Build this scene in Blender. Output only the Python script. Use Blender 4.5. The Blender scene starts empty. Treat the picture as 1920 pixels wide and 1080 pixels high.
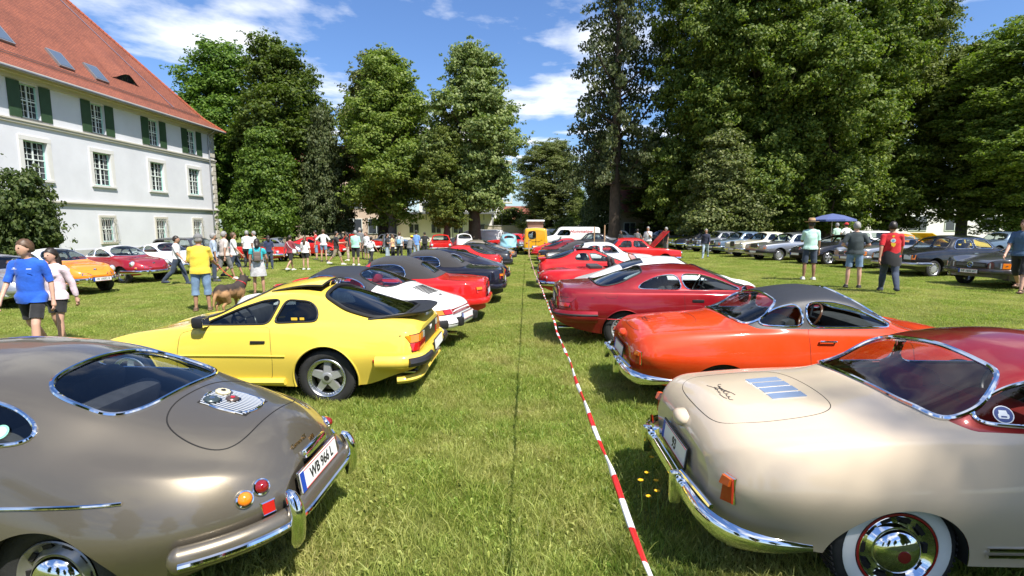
import bpy, bmesh, math, random
import numpy as np
from mathutils import Vector, Matrix
from mathutils.bvhtree import BVHTree

S = bpy.context.scene
C = bpy.context.collection
rad = math.radians
rng = np.random.default_rng(7)
random.seed(7)

# ---------------------------------------------------------------- camera
cam_d = bpy.data.cameras.new('camera')
cam = bpy.data.objects.new('camera', cam_d)
C.objects.link(cam)
cam.location = (0, 0, 2.0)
PITCH, YAW = math.atan(115 / 950), math.atan(28 / 950)
cam.rotation_euler = (math.pi / 2 - PITCH, 0, YAW)
cam_d.sensor_width = 36
cam_d.lens = 950 / 1920 * 36
cam_d.clip_start = 0.05
cam_d.clip_end = 2000
S.camera = cam

# ---------------------------------------------------------------- sky, sun, exposure
SUN_TO = Vector((0.43, -0.50, 1.0)).normalized()      # direction towards the sun
SUN_EL = math.asin(SUN_TO.z)
w = bpy.data.worlds.new('World')
S.world = w
w.use_nodes = True
nt = w.node_tree
for n in list(nt.nodes):
    nt.nodes.remove(n)
def N(t, ty, **kw):
    n = t.nodes.new(ty)
    for k, v in kw.items():
        setattr(n, k, v)
    return n
wo = N(nt, 'ShaderNodeOutputWorld')
bg = N(nt, 'ShaderNodeBackground')
sky = N(nt, 'ShaderNodeTexSky', sky_type='NISHITA', sun_disc=False)
sky.sun_elevation = SUN_EL
sky.sun_rotation = math.atan2(SUN_TO.x, SUN_TO.y)
sky.altitude = 400
sky.air_density = 1.25
sky.dust_density = 0.6
sky.ozone_density = 3.0
tc = N(nt, 'ShaderNodeTexCoord')
sep = N(nt, 'ShaderNodeSeparateXYZ')
nt.links.new(tc.outputs['Generated'], sep.inputs[0])
mx = N(nt, 'ShaderNodeMath', operation='MAXIMUM'); mx.inputs[1].default_value = 0.05
nt.links.new(sep.outputs['Z'], mx.inputs[0])
dx = N(nt, 'ShaderNodeMath', operation='DIVIDE'); dy = N(nt, 'ShaderNodeMath', operation='DIVIDE')
nt.links.new(sep.outputs['X'], dx.inputs[0]); nt.links.new(mx.outputs[0], dx.inputs[1])
nt.links.new(sep.outputs['Y'], dy.inputs[0]); nt.links.new(mx.outputs[0], dy.inputs[1])
cmb = N(nt, 'ShaderNodeCombineXYZ')
nt.links.new(dx.outputs[0], cmb.inputs[0]); nt.links.new(dy.outputs[0], cmb.inputs[1])
mp = N(nt, 'ShaderNodeMapping')
mp.inputs['Location'].default_value = (3.15, 0.62, 0)
mp.inputs['Scale'].default_value = (1.0, 0.9, 1)
nt.links.new(cmb.outputs[0], mp.inputs[0])
cn = N(nt, 'ShaderNodeTexNoise'); cn.inputs['Scale'].default_value = 1.0; cn.inputs['Detail'].default_value = 9; cn.inputs['Roughness'].default_value = 0.56; cn.inputs['Distortion'].default_value = 0.1
nt.links.new(mp.outputs[0], cn.inputs['Vector'])
cr = N(nt, 'ShaderNodeValToRGB')
cr.color_ramp.elements[0].position = 0.49; cr.color_ramp.elements[0].color = (0, 0, 0, 1)
cr.color_ramp.elements[1].position = 0.65; cr.color_ramp.elements[1].color = (1, 1, 1, 1)
nt.links.new(cn.outputs['Fac'], cr.inputs[0])
hz = N(nt, 'ShaderNodeMapRange'); hz.inputs['From Min'].default_value = 0.02; hz.inputs['From Max'].default_value = 0.12
nt.links.new(sep.outputs['Z'], hz.inputs['Value'])
cmul = N(nt, 'ShaderNodeMath', operation='MULTIPLY')
nt.links.new(cr.outputs[0], cmul.inputs[0]); nt.links.new(hz.outputs[0], cmul.inputs[1])
tint = N(nt, 'ShaderNodeMix', data_type='RGBA', blend_type='MULTIPLY'); tint.inputs[0].default_value = 1.0
tint.inputs[7].default_value = (0.78, 0.96, 1.28, 1)
nt.links.new(sky.outputs[0], tint.inputs[6])
mixc = N(nt, 'ShaderNodeMix', data_type='RGBA')
mixc.inputs[7].default_value = (9.0, 9.3, 9.8, 1)
nt.links.new(cmul.outputs[0], mixc.inputs[0]); nt.links.new(tint.outputs[2], mixc.inputs[6])
nt.links.new(mixc.outputs[2], bg.inputs['Color'])
bg.inputs['Strength'].default_value = 0.084
nt.links.new(bg.outputs[0], wo.inputs[0])

sd = bpy.data.lights.new('sun', 'SUN')
sd.energy = 5.0
sd.angle = rad(0.53)
sd.color = (1.0, 0.95, 0.87)
sun = bpy.data.objects.new('sun', sd)
C.objects.link(sun)
sun.rotation_euler = SUN_TO.to_track_quat('Z', 'Y').to_euler()
sun.location = (10, -12, 30)

vs = S.view_settings
vs.view_transform = 'Standard'; vs.look = 'None'; vs.exposure = 0.72; vs.gamma = 1.0
vs.use_curve_mapping = False
S.render.engine = 'CYCLES'
S.cycles.max_bounces = 8
S.cycles.transparent_max_bounces = 14
S.cycles.diffuse_bounces = 3
S.cycles.glossy_bounces = 4
S.cycles.caustics_reflective = False
S.cycles.caustics_refractive = False
S.cycles.sample_clamp_indirect = 4.0
S.cycles.use_denoising = True

# ---------------------------------------------------------------- terrain height
def smooth(a, b, x):
    t = np.clip((np.asarray(x, float) - a) / (b - a), 0, 1)
    return t * t * (3 - 2 * t)
def gz(x, y):
    h = 0.28 * smooth(4.5, 10.0, x)
    h = h + 0.02 * np.sin(np.asarray(x) * 0.9 + 1.3) * np.sin(np.asarray(y) * 0.7)
    return h
def gzf(x, y):
    return float(gz(x, y))

# pixel (of the 1920 wide photograph) to a spot on the ground, to place things where they stand
_f = np.array([-math.sin(YAW) * math.cos(PITCH), math.cos(YAW) * math.cos(PITCH), -math.sin(PITCH)])
_r = np.array([math.cos(YAW), math.sin(YAW), 0.])
_u = np.cross(_r, _f)
def spot(px, py, base=0.0):
    d = _f + _r * (px - 960) / 950 + _u * (540 - py) / 950
    z = base
    for _ in range(8):
        t = (z - 2.0) / d[2]
        p = d * t
        z = base + gzf(p[0], p[1])
    return float(p[0]), float(p[1])

# ---------------------------------------------------------------- materials
MATS = {}
def mat(name, base=(0.5, 0.5, 0.5), rough=0.5, metal=0.0, coat=0.0, spec=0.5, var=0.0, vscale=4.0, bump=0.0, bscale=40.0,
        emit=None, trans=0.0, sheen=0.0, coat_rough=0.03, rvar=0.0, base2=None):
    if name in MATS:
        return MATS[name]
    m = bpy.data.materials.new(name)
    m.use_nodes = True
    t = m.node_tree
    b = t.nodes['Principled BSDF']
    b.inputs['Base Color'].default_value = (*base, 1)
    b.inputs['Roughness'].default_value = rough
    b.inputs['Metallic'].default_value = metal
    b.inputs['Coat Weight'].default_value = coat
    b.inputs['Coat Roughness'].default_value = coat_rough
    b.inputs['Specular IOR Level'].default_value = spec
    b.inputs['Sheen Weight'].default_value = sheen
    if var > 0 or base2 or rvar > 0:
        g = N(t, 'ShaderNodeTexCoord')
        n = N(t, 'ShaderNodeTexNoise')
        n.inputs['Scale'].default_value = vscale; n.inputs['Detail'].default_value = 6; n.inputs['Roughness'].default_value = 0.6
        t.links.new(g.outputs['Object'], n.inputs['Vector'])
        mixn = N(t, 'ShaderNodeMix', data_type='RGBA')
        if base2 is None:
            base2 = tuple(max(0, c * (1 - var)) for c in base)
            basehi = tuple(min(1, c * (1 + var * 0.6)) for c in base)
        else:
            basehi = base
        mixn.inputs[6].default_value = (*base2, 1); mixn.inputs[7].default_value = (*basehi, 1)
        mr = N(t, 'ShaderNodeMapRange'); mr.inputs['From Min'].default_value = 0.32; mr.inputs['From Max'].default_value = 0.68
        t.links.new(n.outputs['Fac'], mr.inputs['Value'])
        t.links.new(mr.outputs[0], mixn.inputs[0])
        t.links.new(mixn.outputs[2], b.inputs['Base Color'])
        if rvar > 0:
            m2 = N(t, 'ShaderNodeMapRange'); m2.inputs['To Min'].default_value = max(0, rough - rvar); m2.inputs['To Max'].default_value = rough + rvar
            t.links.new(n.outputs['Fac'], m2.inputs['Value']); t.links.new(m2.outputs[0], b.inputs['Roughness'])
    if bump > 0:
        g = N(t, 'ShaderNodeTexCoord')
        n = N(t, 'ShaderNodeTexNoise'); n.inputs['Scale'].default_value = bscale; n.inputs['Detail'].default_value = 5
        t.links.new(g.outputs['Object'], n.inputs['Vector'])
        bp = N(t, 'ShaderNodeBump'); bp.inputs['Strength'].default_value = bump; bp.inputs['Distance'].default_value = 0.02
        t.links.new(n.outputs['Fac'], bp.inputs['Height']); t.links.new(bp.outputs[0], b.inputs['Normal'])
    if emit:
        b.inputs['Emission Color'].default_value = (*emit, 1); b.inputs['Emission Strength'].default_value = 1
    MATS[name] = m
    return m

def paint(name, col, metallic=0.0, rough=0.32, flake=False):
    """car paint: base coat under clear lacquer, with a thin film of dust"""
    if name in MATS:
        return MATS[name]
    m = bpy.data.materials.new(name); m.use_nodes = True
    t = m.node_tree; b = t.nodes['Principled BSDF']
    b.inputs['Metallic'].default_value = metallic
    b.inputs['Coat Weight'].default_value = 1.0
    b.inputs['Coat Roughness'].default_value = 0.02
    b.inputs['Coat IOR'].default_value = 1.5
    b.inputs['Specular IOR Level'].default_value = 0.08
    g = N(t, 'ShaderNodeTexCoord')
    n = N(t, 'ShaderNodeTexNoise'); n.inputs['Scale'].default_value = 2.2; n.inputs['Detail'].default_value = 8; n.inputs['Roughness'].default_value = 0.7
    t.links.new(g.outputs['Object'], n.inputs['Vector'])
    mr = N(t, 'ShaderNodeMapRange'); mr.inputs['From Min'].default_value = 0.35; mr.inputs['From Max'].default_value = 0.75
    mr.inputs['To Min'].default_value = 0.0; mr.inputs['To Max'].default_value = 0.06
    t.links.new(n.outputs['Fac'], mr.inputs['Value'])
    mixn = N(t, 'ShaderNodeMix', data_type='RGBA')
    mixn.inputs[6].default_value = (*col, 1); mixn.inputs[7].default_value = (0.35, 0.31, 0.24, 1)
    t.links.new(mr.outputs[0], mixn.inputs[0])
    t.links.new(mixn.outputs[2], b.inputs['Base Color'])
    m2 = N(t, 'ShaderNodeMapRange'); m2.inputs['To Min'].default_value = 0.015; m2.inputs['To Max'].default_value = 0.075
    t.links.new(n.outputs['Fac'], m2.inputs['Value']); t.links.new(m2.outputs[0], b.inputs['Coat Roughness'])
    b.inputs['Roughness'].default_value = rough
    if flake:
        v = N(t, 'ShaderNodeTexVoronoi'); v.inputs['Scale'].default_value = 900
        t.links.new(g.outputs['Object'], v.inputs['Vector'])
        bp = N(t, 'ShaderNodeBump'); bp.inputs['Strength'].default_value = 0.12; bp.inputs['Distance'].default_value = 0.001
        t.links.new(v.outputs['Distance'], bp.inputs['Height']); t.links.new(bp.outputs[0], b.inputs['Normal'])
    MATS[name] = m
    return m

def glassmat(name, tint=(0.55, 0.62, 0.62), rough=0.0):
    if name in MATS:
        return MATS[name]
    m = bpy.data.materials.new(name); m.use_nodes = True
    t = m.node_tree
    for n in list(t.nodes): t.nodes.remove(n)
    o = N(t, 'ShaderNodeOutputMaterial')
    tr = N(t, 'ShaderNodeBsdfTransparent'); tr.inputs[0].default_value = (*tint, 1)
    gl = N(t, 'ShaderNodeBsdfGlossy'); gl.inputs['Roughness'].default_value = rough; gl.inputs[0].default_value = (1, 1, 1, 1)
    fr = N(t, 'ShaderNodeFresnel')           # a thin pane reflects alike from both sides
    ge = N(t, 'ShaderNodeNewGeometry'); io = N(t, 'ShaderNodeMapRange')
    io.inputs['To Min'].default_value = 1.55; io.inputs['To Max'].default_value = 1 / 1.55
    t.links.new(ge.outputs['Backfacing'], io.inputs['Value']); t.links.new(io.outputs[0], fr.inputs[0])
    mixs = N(t, 'ShaderNodeMixShader')
    t.links.new(fr.outputs[0], mixs.inputs[0]); t.links.new(tr.outputs[0], mixs.inputs[1]); t.links.new(gl.outputs[0], mixs.inputs[2])
    t.links.new(mixs.outputs[0], o.inputs[0])
    MATS[name] = m
    return m

chrome = mat('chrome', (0.86, 0.87, 0.88), 0.045, 1.0)
alloy = mat('alloy', (0.62, 0.63, 0.65), 0.28, 1.0, var=0.1, vscale=20)
silverpaint = mat('wheel_silver', (0.50, 0.51, 0.53), 0.35, 0.6, coat=0.5)
rubber = mat('tyre_rubber', (0.022, 0.022, 0.023), 0.75, var=0.3, vscale=12, bump=0.15, bscale=120)
blackplastic = mat('black_plastic', (0.018, 0.018, 0.02), 0.42, var=0.2)
blackrubber = mat('black_rubber', (0.012, 0.012, 0.012), 0.6)
seam = mat('seam_dark', (0.008, 0.007, 0.006), 0.8)
under = mat('underbody', (0.012, 0.012, 0.012), 0.9)
cloth_dark = mat('interior_dark', (0.05, 0.048, 0.048), 0.75, var=0.3, vscale=9)
cloth_tan = mat('interior_tan', (0.30, 0.22, 0.14), 0.7, var=0.15)
cloth_red = mat('interior_red', (0.34, 0.03, 0.025), 0.6, var=0.15)
lens_red = mat('lens_red', (0.50, 0.01, 0.012), 0.12, coat=1.0)
lens_dred = mat('lens_dark_red', (0.22, 0.006, 0.008), 0.12, coat=1.0)
lens_amber = mat('lens_amber', (0.85, 0.22, 0.01), 0.12, coat=1.0)
lens_clear = mat('lens_clear', (0.58, 0.60, 0.62), 0.15, 0.1, coat=1.0)
whitepaint = mat('white_plate', (0.82, 0.82, 0.80), 0.35)
plateblue = mat('plate_blue', (0.01, 0.06, 0.42), 0.35)
plateblack = mat('plate_black', (0.012, 0.012, 0.012), 0.5)
platered = mat('plate_red', (0.6, 0.02, 0.02), 0.4)
glass = glassmat('window_glass', (0.74, 0.80, 0.79))
glass_blue = glassmat('window_glass_blue', (0.42, 0.55, 0.68))
glass_dark = glassmat('window_glass_dark', (0.14, 0.17, 0.19))
softtop = mat('soft_top_cloth', (0.022, 0.020, 0.020), 0.85, bump=0.2, bscale=300, sheen=0.2)
vinyl = mat('vinyl_roof', (0.028, 0.030, 0.036), 0.48, bump=0.15, bscale=260)

# ---------------------------------------------------------------- mesh helpers
class MB:
    """collects shapes into one mesh"""
    def __init__(self):
        self.v = []; self.f = []; self.m = []; self.n = 0
    def add(self, v, f, mi=0):
        v = np.asarray(v, float).reshape(-1, 3)
        self.v.append(v)
        o = self.n
        self.f.extend([tuple(int(i) + o for i in q) for q in f])
        self.m.extend([mi] * len(f))
        self.n += len(v)
        return self
    def box(self, c, s, rot=None, mi=0, taper=1.0):
        x, y, z = s[0] / 2, s[1] / 2, s[2] / 2
        v = np.array([(-x, -y, -z), (x, -y, -z), (x, y, -z), (-x, y, -z), (-x * taper, -y * taper, z), (x * taper, -y * taper, z), (x * taper, y * taper, z), (-x * taper, y * taper, z)])
        if rot is not None:
            v = v @ np.array(rot).T
        return self.add(v + np.array(c), [(0, 3, 2, 1), (4, 5, 6, 7), (0, 1, 5, 4), (1, 2, 6, 5), (2, 3, 7, 6), (3, 0, 4, 7)], mi)
    def rbox(self, c, s, r=0.02, rot=None, mi=0):
        """box with chamfered edges"""
        bm = bmesh.new()
        bmesh.ops.create_cube(bm, size=1)
        for q in bm.verts: q.co = Vector((q.co.x * s[0], q.co.y * s[1], q.co.z * s[2]))
        bmesh.ops.bevel(bm, geom=list(bm.edges), offset=min(r, 0.45 * min(s)), segments=2, profile=0.6, affect='EDGES')
        bm.verts.index_update()
        v = np.array([q.co[:] for q in bm.verts]); f = [[q.index for q in p.verts] for p in bm.faces]
        bm.free()
        if rot is not None: v = v @ np.array(rot).T
        return self.add(v + np.array(c), f, mi)
    def tube(self, pts, r, seg=8, closed=False, mi=0, caps=True, flat=1.0, up=(0, 0, 1)):
        v, f = tube(pts, r, seg, closed, caps, flat, up)
        return self.add(v, f, mi)
    def lathe(self, prof, seg=32, axis='y', c=(0, 0, 0), mi=0):
        v, f = lathe(prof, seg, axis)
        return self.add(v + np.array(c), f, mi)
    def ell(self, c, r, seg=16, rings=10, rot=None, mi=0):
        v = []; f = []
        for i in range(rings + 1):
            a = math.pi * i / rings
            for j in range(seg):
                b = 2 * math.pi * j / seg
                v.append((r[0] * math.sin(a) * math.cos(b), r[1] * math.sin(a) * math.sin(b), r[2] * math.cos(a)))
        for i in range(rings):
            for j in range(seg):
                f.append((i * seg + j, (i + 1) * seg + j, (i + 1) * seg + (j + 1) % seg, i * seg + (j + 1) % seg))
        v = np.array(v)
        if rot is not None: v = v @ np.array(rot).T
        return self.add(v + np.array(c), f, mi)
    def poly(self, pts, mi=0):
        return self.add(pts, [tuple(range(len(pts)))], mi)
    def prism(self, pts2, z0, z1, plane='xy', mi=0):
        """extrude a 2d outline"""
        n = len(pts2)
        def P(a, b, h):
            return (a, b, h) if plane == 'xy' else ((a, h, b) if plane == 'xz' else (h, a, b))
        v = [P(a, b, z0) for a, b in pts2] + [P(a, b, z1) for a, b in pts2]
        f = [tuple(range(n))[::-1], tuple(range(n, 2 * n))] + [(i, (i + 1) % n, n + (i + 1) % n, n + i) for i in range(n)]
        return self.add(v, f, mi)
    def mesh(self, name='mesh', smooth_=False, angle=None):
        me = bpy.data.meshes.new(name)
        v = np.concatenate(self.v) if self.v else np.zeros((0, 3))
        me.from_pydata(v.tolist(), [], self.f)
        if any(self.m): me.polygons.foreach_set('material_index', self.m)
        if smooth_:
            me.polygons.foreach_set('use_smooth', [True] * len(me.polygons))
            if angle: 
                try: me.set_sharp_from_angle(angle=rad(angle))
                except Exception: pass
        me.update()
        return me
    def build(self, name, m, parent=None, smooth_=False, angle=40, loc=None, fix=True):
        me = self.mesh(name, smooth_, angle)
        if fix and len(me.polygons) < 60000:
            bm = bmesh.new(); bm.from_mesh(me); bmesh.ops.recalc_face_normals(bm, faces=list(bm.faces)); bm.to_mesh(me); bm.free()
        return ob(name, me, m, parent, loc)

def ob(name, me, m, parent=None, loc=None):
    o = bpy.data.objects.new(name, me)
    C.objects.link(o)
    ms = m if isinstance(m, (list, tuple)) else [m]
    if not me.materials:
        for q in ms: me.materials.append(q)
    if parent: o.parent = parent
    if loc is not None: o.location = loc
    return o

def empty(name, loc=(0, 0, 0), rz=0.0, label=None, cat=None, group=None):
    o = bpy.data.objects.new(name, None)
    C.objects.link(o)
    o.location = loc; o.rotation_euler = (0, 0, rz); o.empty_display_size = 0.2
    return tag(o, label, cat, group)
def tag(o, label=None, cat=None, group=None, kind=None):
    if label: o['label'] = label
    if cat: o['category'] = cat
    if group: o['group'] = group
    if kind: o['kind'] = kind
    return o
def copy_tree(o, parent=None):
    c = o.copy(); C.objects.link(c); c.parent = parent
    for ch in o.children:
        copy_tree(ch, c)
    return c

def tube(pts, r, seg=8, closed=False, caps=True, flat=1.0, up=(0, 0, 1)):
    P = np.asarray(pts, float); n = len(P)
    rr = np.full(n, r) if np.isscalar(r) else np.asarray(r, float)
    if closed: T = np.roll(P, -1, 0) - np.roll(P, 1, 0)
    else:
        T = np.gradient(P, axis=0)
    T /= np.maximum(np.linalg.norm(T, axis=1, keepdims=True), 1e-9)
    upv = np.array(up, float)
    A = np.cross(T, upv); ln = np.linalg.norm(A, axis=1, keepdims=True)
    bad = ln[:, 0] < 0.05
    A[bad] = np.cross(T[bad], np.array([1., 0.1, 0])); ln = np.linalg.norm(A, axis=1, keepdims=True)
    A /= np.maximum(ln, 1e-9)
    B = np.cross(A, T)
    ang = np.linspace(0, 2 * np.pi, seg, endpoint=False)
    V = P[:, None] + rr[:, None, None] * (np.cos(ang)[None, :, None] * A[:, None] + flat * np.sin(ang)[None, :, None] * B[:, None])
    V = V.reshape(-1, 3)
    f = []
    m = n if closed else n - 1
    for i in range(m):
        k = (i + 1) % n
        for j in range(seg):
            f.append((i * seg + j, i * seg + (j + 1) % seg, k * seg + (j + 1) % seg, k * seg + j))
    if caps and not closed:
        f.append(tuple(range(seg))[::-1]); f.append(tuple((n - 1) * seg + j for j in range(seg)))
    return V, f

def lathe(prof, seg=32, axis='y'):
    """prof: list of (radius, height along axis)"""
    v = []; f = []
    k = len(prof)
    for j in range(seg):
        a = 2 * math.pi * j / seg
        for r, h in prof:
            c, s = r * math.cos(a), r * math.sin(a)
            v.append((c, h, s) if axis == 'y' else ((c, s, h) if axis == 'z' else (h, c, s)))
    for j in range(seg):
        q = (j + 1) % seg
        for i in range(k - 1):
            f.append((j * k + i, j * k + i + 1, q * k + i + 1, q * k + i))
    return np.array(v), f

def rotz(a):
    c, s = math.cos(a), math.sin(a); return np.array([(c, -s, 0), (s, c, 0), (0, 0, 1)])
def rotx(a):
    c, s = math.cos(a), math.sin(a); return np.array([(1, 0, 0), (0, c, -s), (0, s, c)])
def roty(a):
    c, s = math.cos(a), math.sin(a); return np.array([(c, 0, s), (0, 1, 0), (-s, 0, c)])

TMP = bpy.data.scenes.new('workbench')       # a side scene to evaluate modifiers and lettering quickly
def side_graph():
    with bpy.context.temp_override(scene=TMP, view_layer=TMP.view_layers[0]):
        dg = bpy.context.evaluated_depsgraph_get(); dg.update()
        return dg
def text_mesh(s, size=0.1, bold=0.0, shear=0.0, extrude=0.001):
    """lettering as a flat mesh in the xy plane, centred"""
    cu = bpy.data.curves.new('lettering', 'FONT')
    cu.body = s; cu.size = size; cu.align_x = 'CENTER'; cu.align_y = 'CENTER'; cu.offset = bold; cu.shear = shear; cu.extrude = extrude
    cu.resolution_u = 3
    o = bpy.data.objects.new('lettering_tmp', cu); TMP.collection.objects.link(o)
    dg = side_graph()
    me = bpy.data.meshes.new_from_object(o.evaluated_get(dg))
    bpy.data.objects.remove(o); bpy.data.curves.remove(cu)
    me.materials.clear()
    return me

def pchip(kn, x):
    k = np.array(kn, float); X, Y = k[:, 0], k[:, 1]
    if len(X) == 1: return np.full(np.shape(x), Y[0])
    h = np.diff(X); d = np.diff(Y) / h
    m = np.zeros(len(X))
    m[0], m[-1] = d[0], d[-1]
    for i in range(1, len(X) - 1):
        if d[i - 1] * d[i] > 0:
            w1, w2 = 2 * h[i] + h[i - 1], h[i] + 2 * h[i - 1]
            m[i] = (w1 + w2) / (w1 / d[i - 1] + w2 / d[i])
    x = np.clip(x, X[0], X[-1])
    i = np.clip(np.searchsorted(X, x) - 1, 0, len(X) - 2)
    t = (x - X[i]) / h[i]
    return ((1 + 2 * t) * (1 - t) ** 2 * Y[i] + t * (1 - t) ** 2 * h[i] * m[i] + t * t * (3 - 2 * t) * Y[i + 1] + t * t * (t - 1) * h[i] * m[i + 1])
# ================================================================ ground
def lawn_material():
    m = bpy.data.materials.new('lawn'); m.use_nodes = True
    t = m.node_tree; b = t.nodes['Principled BSDF']; b.inputs['Roughness'].default_value = 0.9; b.inputs['Specular IOR Level'].default_value = 0.1
    g = N(t, 'ShaderNodeTexCoord')
    def noise(sc, det=6, rg=.6):
        n = N(t, 'ShaderNodeTexNoise'); n.inputs['Scale'].default_value = sc; n.inputs['Detail'].default_value = det; n.inputs['Roughness'].default_value = rg
        t.links.new(g.outputs['Object'], n.inputs['Vector']); return n
    n1, n2, n3 = noise(.35), noise(3.0), noise(38.0, 8, .75)
    r = N(t, 'ShaderNodeValToRGB')
    e = r.color_ramp.elements
    e[0].position = .30; e[0].color = (.080, .130, .018, 1); e[1].position = .66; e[1].color = (.32, .32, .09, 1)
    k = e.new(.5); k.color = (.175, .205, .042, 1)
    a = N(t, 'ShaderNodeMath', operation='MULTIPLY_ADD'); a.inputs[1].default_value = .35
    t.links.new(n1.outputs['Fac'], a.inputs[0])
    c_ = N(t, 'ShaderNodeMath', operation='MULTIPLY_ADD'); c_.inputs[1].default_value = .30
    t.links.new(n2.outputs['Fac'], c_.inputs[0])
    d = N(t, 'ShaderNodeMath', operation='MULTIPLY'); d.inputs[1].default_value = .35
    t.links.new(n3.outputs['Fac'], d.inputs[0]); t.links.new(d.outputs[0], c_.inputs[2]); t.links.new(c_.outputs[0], a.inputs[2])
    t.links.new(a.outputs[0], r.inputs[0]); t.links.new(r.outputs[0], b.inputs['Base Color'])
    bp = N(t, 'ShaderNodeBump'); bp.inputs['Strength'].default_value = .9; bp.inputs['Distance'].default_value = .06
    t.links.new(n3.outputs['Fac'], bp.inputs['Height']); t.links.new(bp.outputs[0], b.inputs['Normal'])
    return m
xs = np.unique(np.concatenate([np.linspace(-400, -40, 10), np.linspace(-40, 40, 161), np.linspace(40, 400, 10)]))
ys = np.unique(np.concatenate([np.linspace(-80, -10, 8), np.linspace(-10, 70, 161), np.linspace(70, 700, 12)]))
X_, Y_ = np.meshgrid(xs, ys, indexing='ij')
V = np.stack([X_, Y_, gz(X_, Y_)], 2).reshape(-1, 3)
I = np.arange(len(V)).reshape(len(xs), len(ys))
Q = np.stack([I[:-1, :-1], I[1:, :-1], I[1:, 1:], I[:-1, 1:]], 2).reshape(-1, 4)
me = bpy.data.meshes.new('ground'); me.from_pydata(V.tolist(), [], Q.tolist()); me.polygons.foreach_set('use_smooth', [True] * len(me.polygons))
tag(ob('ground', me, lawn_material()), 'mown lawn of the park, green with drier yellow patches', kind='structure')

def leafmat(name, col, col2, trans=.30, rough=.55):
    if name in MATS: return MATS[name]
    m = bpy.data.materials.new(name); m.use_nodes = True
    t = m.node_tree
    for n in list(t.nodes): t.nodes.remove(n)
    o = N(t, 'ShaderNodeOutputMaterial')
    ge = N(t, 'ShaderNodeNewGeometry'); mixn = N(t, 'ShaderNodeMix', data_type='RGBA')
    mixn.inputs[6].default_value = (*col, 1); mixn.inputs[7].default_value = (*col2, 1)
    t.links.new(ge.outputs['Random Per Island'], mixn.inputs[0])
    oi = N(t, 'ShaderNodeObjectInfo'); hs = N(t, 'ShaderNodeHueSaturation')
    mr = N(t, 'ShaderNodeMapRange'); mr.inputs['To Min'].default_value = .75; mr.inputs['To Max'].default_value = 1.25
    t.links.new(oi.outputs['Random'], mr.inputs['Value']); t.links.new(mr.outputs[0], hs.inputs['Value'])
    mr2 = N(t, 'ShaderNodeMapRange'); mr2.inputs['To Min'].default_value = .485; mr2.inputs['To Max'].default_value = .515
    t.links.new(oi.outputs['Random'], mr2.inputs['Value']); t.links.new(mr2.outputs[0], hs.inputs['Hue'])
    if name == 'grass_blade':       # drier and trodden patches of the lawn
        pn = N(t, 'ShaderNodeTexNoise'); pn.inputs['Scale'].default_value = .9; pn.inputs['Detail'].default_value = 5
        t.links.new(ge.outputs['Position'], pn.inputs['Vector'])
        pr = N(t, 'ShaderNodeMapRange'); pr.inputs['From Min'].default_value = .44; pr.inputs['From Max'].default_value = .64; pr.inputs['To Max'].default_value = .85
        t.links.new(pn.outputs['Fac'], pr.inputs['Value'])
        dm = N(t, 'ShaderNodeMix', data_type='RGBA'); dm.inputs[7].default_value = (.46, .43, .16, 1)
        t.links.new(pr.outputs[0], dm.inputs[0]); t.links.new(mixn.outputs[2], dm.inputs[6]); t.links.new(dm.outputs[2], hs.inputs['Color'])
    else:
        t.links.new(mixn.outputs[2], hs.inputs['Color'])
    p = N(t, 'ShaderNodeBsdfPrincipled'); p.inputs['Roughness'].default_value = rough; p.inputs['Specular IOR Level'].default_value = .3
    tr = N(t, 'ShaderNodeBsdfTranslucent')
    t.links.new(hs.outputs[0], p.inputs['Base Color'])
    br = N(t, 'ShaderNodeMix', data_type='RGBA', blend_type='MULTIPLY'); br.inputs[0].default_value = 1; br.inputs[7].default_value = (1.3, 1.5, .6, 1)
    t.links.new(hs.outputs[0], br.inputs[6]); t.links.new(br.outputs[2], tr.inputs[0])
    ms = N(t, 'ShaderNodeMixShader'); ms.inputs[0].default_value = trans
    t.links.new(p.outputs[0], ms.inputs[1]); t.links.new(tr.outputs[0], ms.inputs[2]); t.links.new(ms.outputs[0], o.inputs[0])
    MATS[name] = m
    return m

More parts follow.
